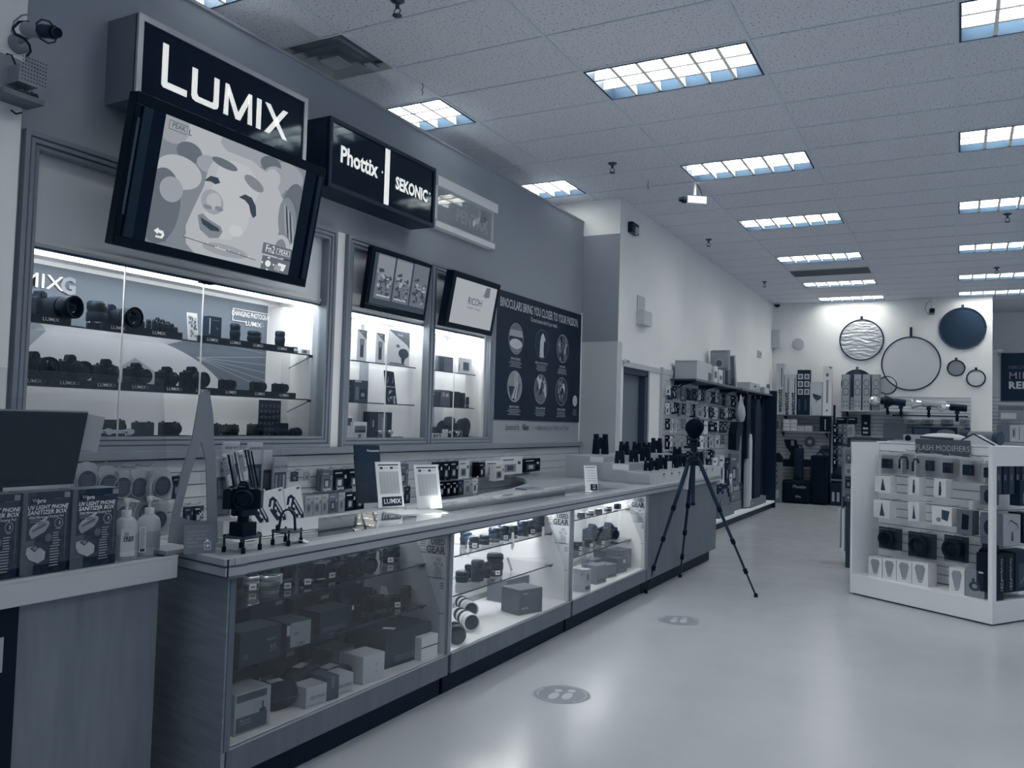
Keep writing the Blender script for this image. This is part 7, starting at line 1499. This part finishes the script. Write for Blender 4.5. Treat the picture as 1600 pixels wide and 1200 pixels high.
for n,(a,b_,c,d) in enumerate(((1357,1378,863,893),(1379,1400,867,899),(1401,1424,872,906),(1425,1450,876,912))):
    t,w_,h,y=gthing('carton','%s white carton with grey diffuser cup on the gondola base, from the left'%ORD[n],'box',a,b_,c,d,-.10,'diffuser cup cartons'); t.location.z=BZ+.0005; OB('box_body',MB().box(-.12,-w_/2,0,0,w_/2,h,WH),t); fl=Flat(x=.001); [fl.p([(u*w_,v*h) for u,v in q[0]],q[1]) for q in CUP]; OB('printed_front',fl,t)
for n,(a,b_,c,d,lb) in enumerate(((1483,1507,885,925,'white carton with grey diffuser cup standing apart at the right'),(1508,1538,888,932,'grey carton picturing a dark round bracket at the right post'))):
    t,w_,h,y=gthing('carton',lb,'box',a,b_,c,d,-.07,None); t.location.z=BZ+.0005; OB('box_body',MB().box(-.10,-w_/2,0,0,w_/2,h,WH if n==0 else MG2),t); fl=Flat(x=.001)
    if n==0: [fl.p([(u*w_,v*h) for u,v in q[0]],q[1]) for q in CUP]
    else: fl.p(poly_e(0,h*.4,w_*.3,h*.17,16),DK2); fl.p(poly_e(0,h*.4,w_*.14,h*.08,12),MG2); fl.p(poly_e(-.01,h*.62,w_*.08,h*.07,8),DK2); fl.p(rect(w_*.2,h*.9,w_*.45,h*.95),WH)
    OB('printed_front',fl,t)
OB('dark_strip_box',MB().box(-.10,-.015,0,0,.015,.30,DK),None,'narrow dark carton edge beside the right post of the gondola','box',loc=tuple((Matrix.Translation(GM)@RZ(GR))@Vector((-.10,HW-.05,BZ+.0005))),rz=GR)
# right face of the gondola: local +y side
R2=RZ(GR+PI/2)
def sidebox(label,u0,u1,z0,z1,m,d=.12,pr=None,texts=(),out=0.0,cat='box'):
    """u = distance from the near corner along the right face"""
    P_=(Matrix.Translation(GM)@RZ(GR))@Vector((-(u0+u1)/2,HW-.03-d/2+out,z0)); t=TH('carton',label,cat,tuple(P_),GR+PI/2); w_=(u1-u0); h=z1-z0; OB('box_body',MB().box(-d/2,-w_/2,0,d/2,w_/2,h,m),t)
    if pr:
        fl=Flat(x=d/2+.001); [fl.p([(u*w_,v*h) for u,v in q[0]] if isinstance(q[0],list) else rect(q[0]*w_,q[1]*h,q[2]*w_,q[3]*h),q[-1]) for q in pr]; OB('printed_front',fl,t)
    for s_,y,z,sz in texts:
        o=TXT(t,s_,(0,0,0),sz,LG); o.matrix_local=T3(d/2+.004,y*w_,z*h)@RX(-PI/2)@FX@Matrix.Diagonal((sz,sz,sz,1))
    return t
for n in range(5): sidebox('%s dark folded strap pack on the right face of the gondola, top row'%ORD[n],.10+n*.085,.165+n*.085,.99,1.21,DK if n%2 else DK2,.06,((-.3,.5,.1,.7,MG),))
sidebox('dark clear pack hanging low in the top row, right face',.36,.50,.90,1.10,DK,.08,((-.2,.1,.2,.5,MG2),),out=.03)
for n in range(3): sidebox('%s thin grey carton in the stack behind the pictured softbox carton'%ORD[n],.12+.02*n,.138+.02*n,.60,.84,MG,.14)
sidebox('white carton picturing a curved softbox arm, right face middle row',.19,.42,.59,.83,LG,.14,(([(-.3,.6),(-.1,.85),(.3,.7),(.4,.55),(.0,.45),(.36,.56),(.26,.66),(-.1,.8)],DK2),([(-.05,.15),(.08,.15),(.05,.45),(-.03,.45)],DK2)))
sidebox('dark carton at the right edge, middle row of the right face',.46,.62,.60,.84,DK,.12)
for n in range(2): sidebox('%s black carton spine with sideways white lettering, lower row, right face'%('left' if n==0 else 'right'),.07+.12*n,.18+.12*n,.235,.53,BLK,.16,((-.5,.0,-.45,1,DK2),),(('CarrySpeed',.05,.62,.035),('FZ81',.05,.2,.045)),out=.02)
sidebox('large black carton with dark picture, lower row, right face',.32,.60,.235,.54,DK,.16,((-.35,.1,.45,.7,DK2),([(-.3,.2),(-.22,.2),(.4,.7),(.34,.74)],MG)),out=.02)
# sign and clutter on the gondola top
t,w_,h,y=gthing('gondola_sign','grey sign reading FLASH MODIFIERS on top of the gondola','sign',1430,1516,687,712,-DP+.02); 
OB('board',MB().box(-.004,-w_/2,0,0,w_/2,h*1.0,M('sign_slate',.10,.5)),t); TXT(t,'FLASH MODIFIERS',(.002,0,h*.45),h*.52,LG2,bold=0,sx=.88)
def gtop(px_,py_,xl): 
    p=onG(px_,py_,xl); return (Matrix.Translation(GM)@RZ(GR))@Vector((xl,p.y,GH+.0125))
p=gtop(1465,684,-.50); t=TH('monolight_softbag','white soft bag with dark stripe lying on the gondola top','bag',tuple(p),GR); OB('body',MB().ell((0,.05,.045),(.09,.22,.045),LG2,18,8),t); OB('dark_stripe',MB().tube([(.088,-.1,.05),(.095,.05,.045),(.088,.2,.04)],.012,DK2),t); OB('nozzle_box',MB().box(-.06,-.30,0,.05,-.12,.07,LG),t); OB('dark_mouth',MB().cyl((.05,-.25,.035),(.06,-.25,.035),.028,BLK),t)
p=gtop(1527,690,-.52); t=TH('tent_card','pale folded card with black edges on the gondola top, right','card',tuple(p),GR); OB('card',MB().prism([(-.16,0),(.16,0),(0,.085)],-.05,.05,LG2),t); OB('black_edge',MB().tube([(.052,-.18,0),(.052,0,.09),(.052,.18,0)],.006,BLK),t)
p=gtop(1534,682,-.62); t=TH('ribbed_tube','dark ribbed cylinder lying on the gondola top, right end','tube',(p.x,p.y,p.z),GR); OB('body',MB().cyl((0,-.14,.06),(0,.14,.06),.055,MG),t); OB('end_cap',MB().cyl((0,-.17,.06),(0,-.10,.06),.06,DK),t); OB('end_cap',MB().cyl((0,.12,.06),(0,.16,.06),.06,DK2),t)
p=gtop(1362,684,-.5); OB('flat_case',MB().box(-.1,-.16,0,.1,.16,.03,DK2),None,'flat dark case on the left end of the gondola top','case',loc=tuple(p),rz=GR)
p=gtop(1415,688,-.45); OB('grey_sheet',MB().box(-.08,-.13,0,.08,.13,.012,LG),None,'pale sheet lying on the gondola top beside the sign','paper',loc=tuple(p),rz=GR)
# narrow rack end seen left of the gondola
xx=Xat(1322,9.6,.8); t=TH('narrow_display','narrow pale display end with clear packs just behind the gondola','display stand',(xx,9.6,0),-PI/2-.3)
OB('core',MB().box(-.5,-.045,.75,0,.08,1.27,MG2),t); OB('post',MB().box(-.04,-.05,.28,0,-.035,1.2,CHR),t); OB('white_tubes',MB().box(-.05,-.075,.20,.02,-.05,.62,LG2),t); OB('white_tubes',MB().box(-.05,-.035,.17,.02,-.008,.62,WH),t); OB('foot',MB().box(-.5,-.0,0,0,.08,.75,DK2),t)
for n in range(4): hang('%s clear pack on the narrow display end behind the gondola'%ORD[n],0,0,.08,.12,0,['grey','pale','dark','grey'][n],'packs on the narrow display end',rz=-PI/2-.3).location=(xx+.03,9.57,1.12-.14*n)
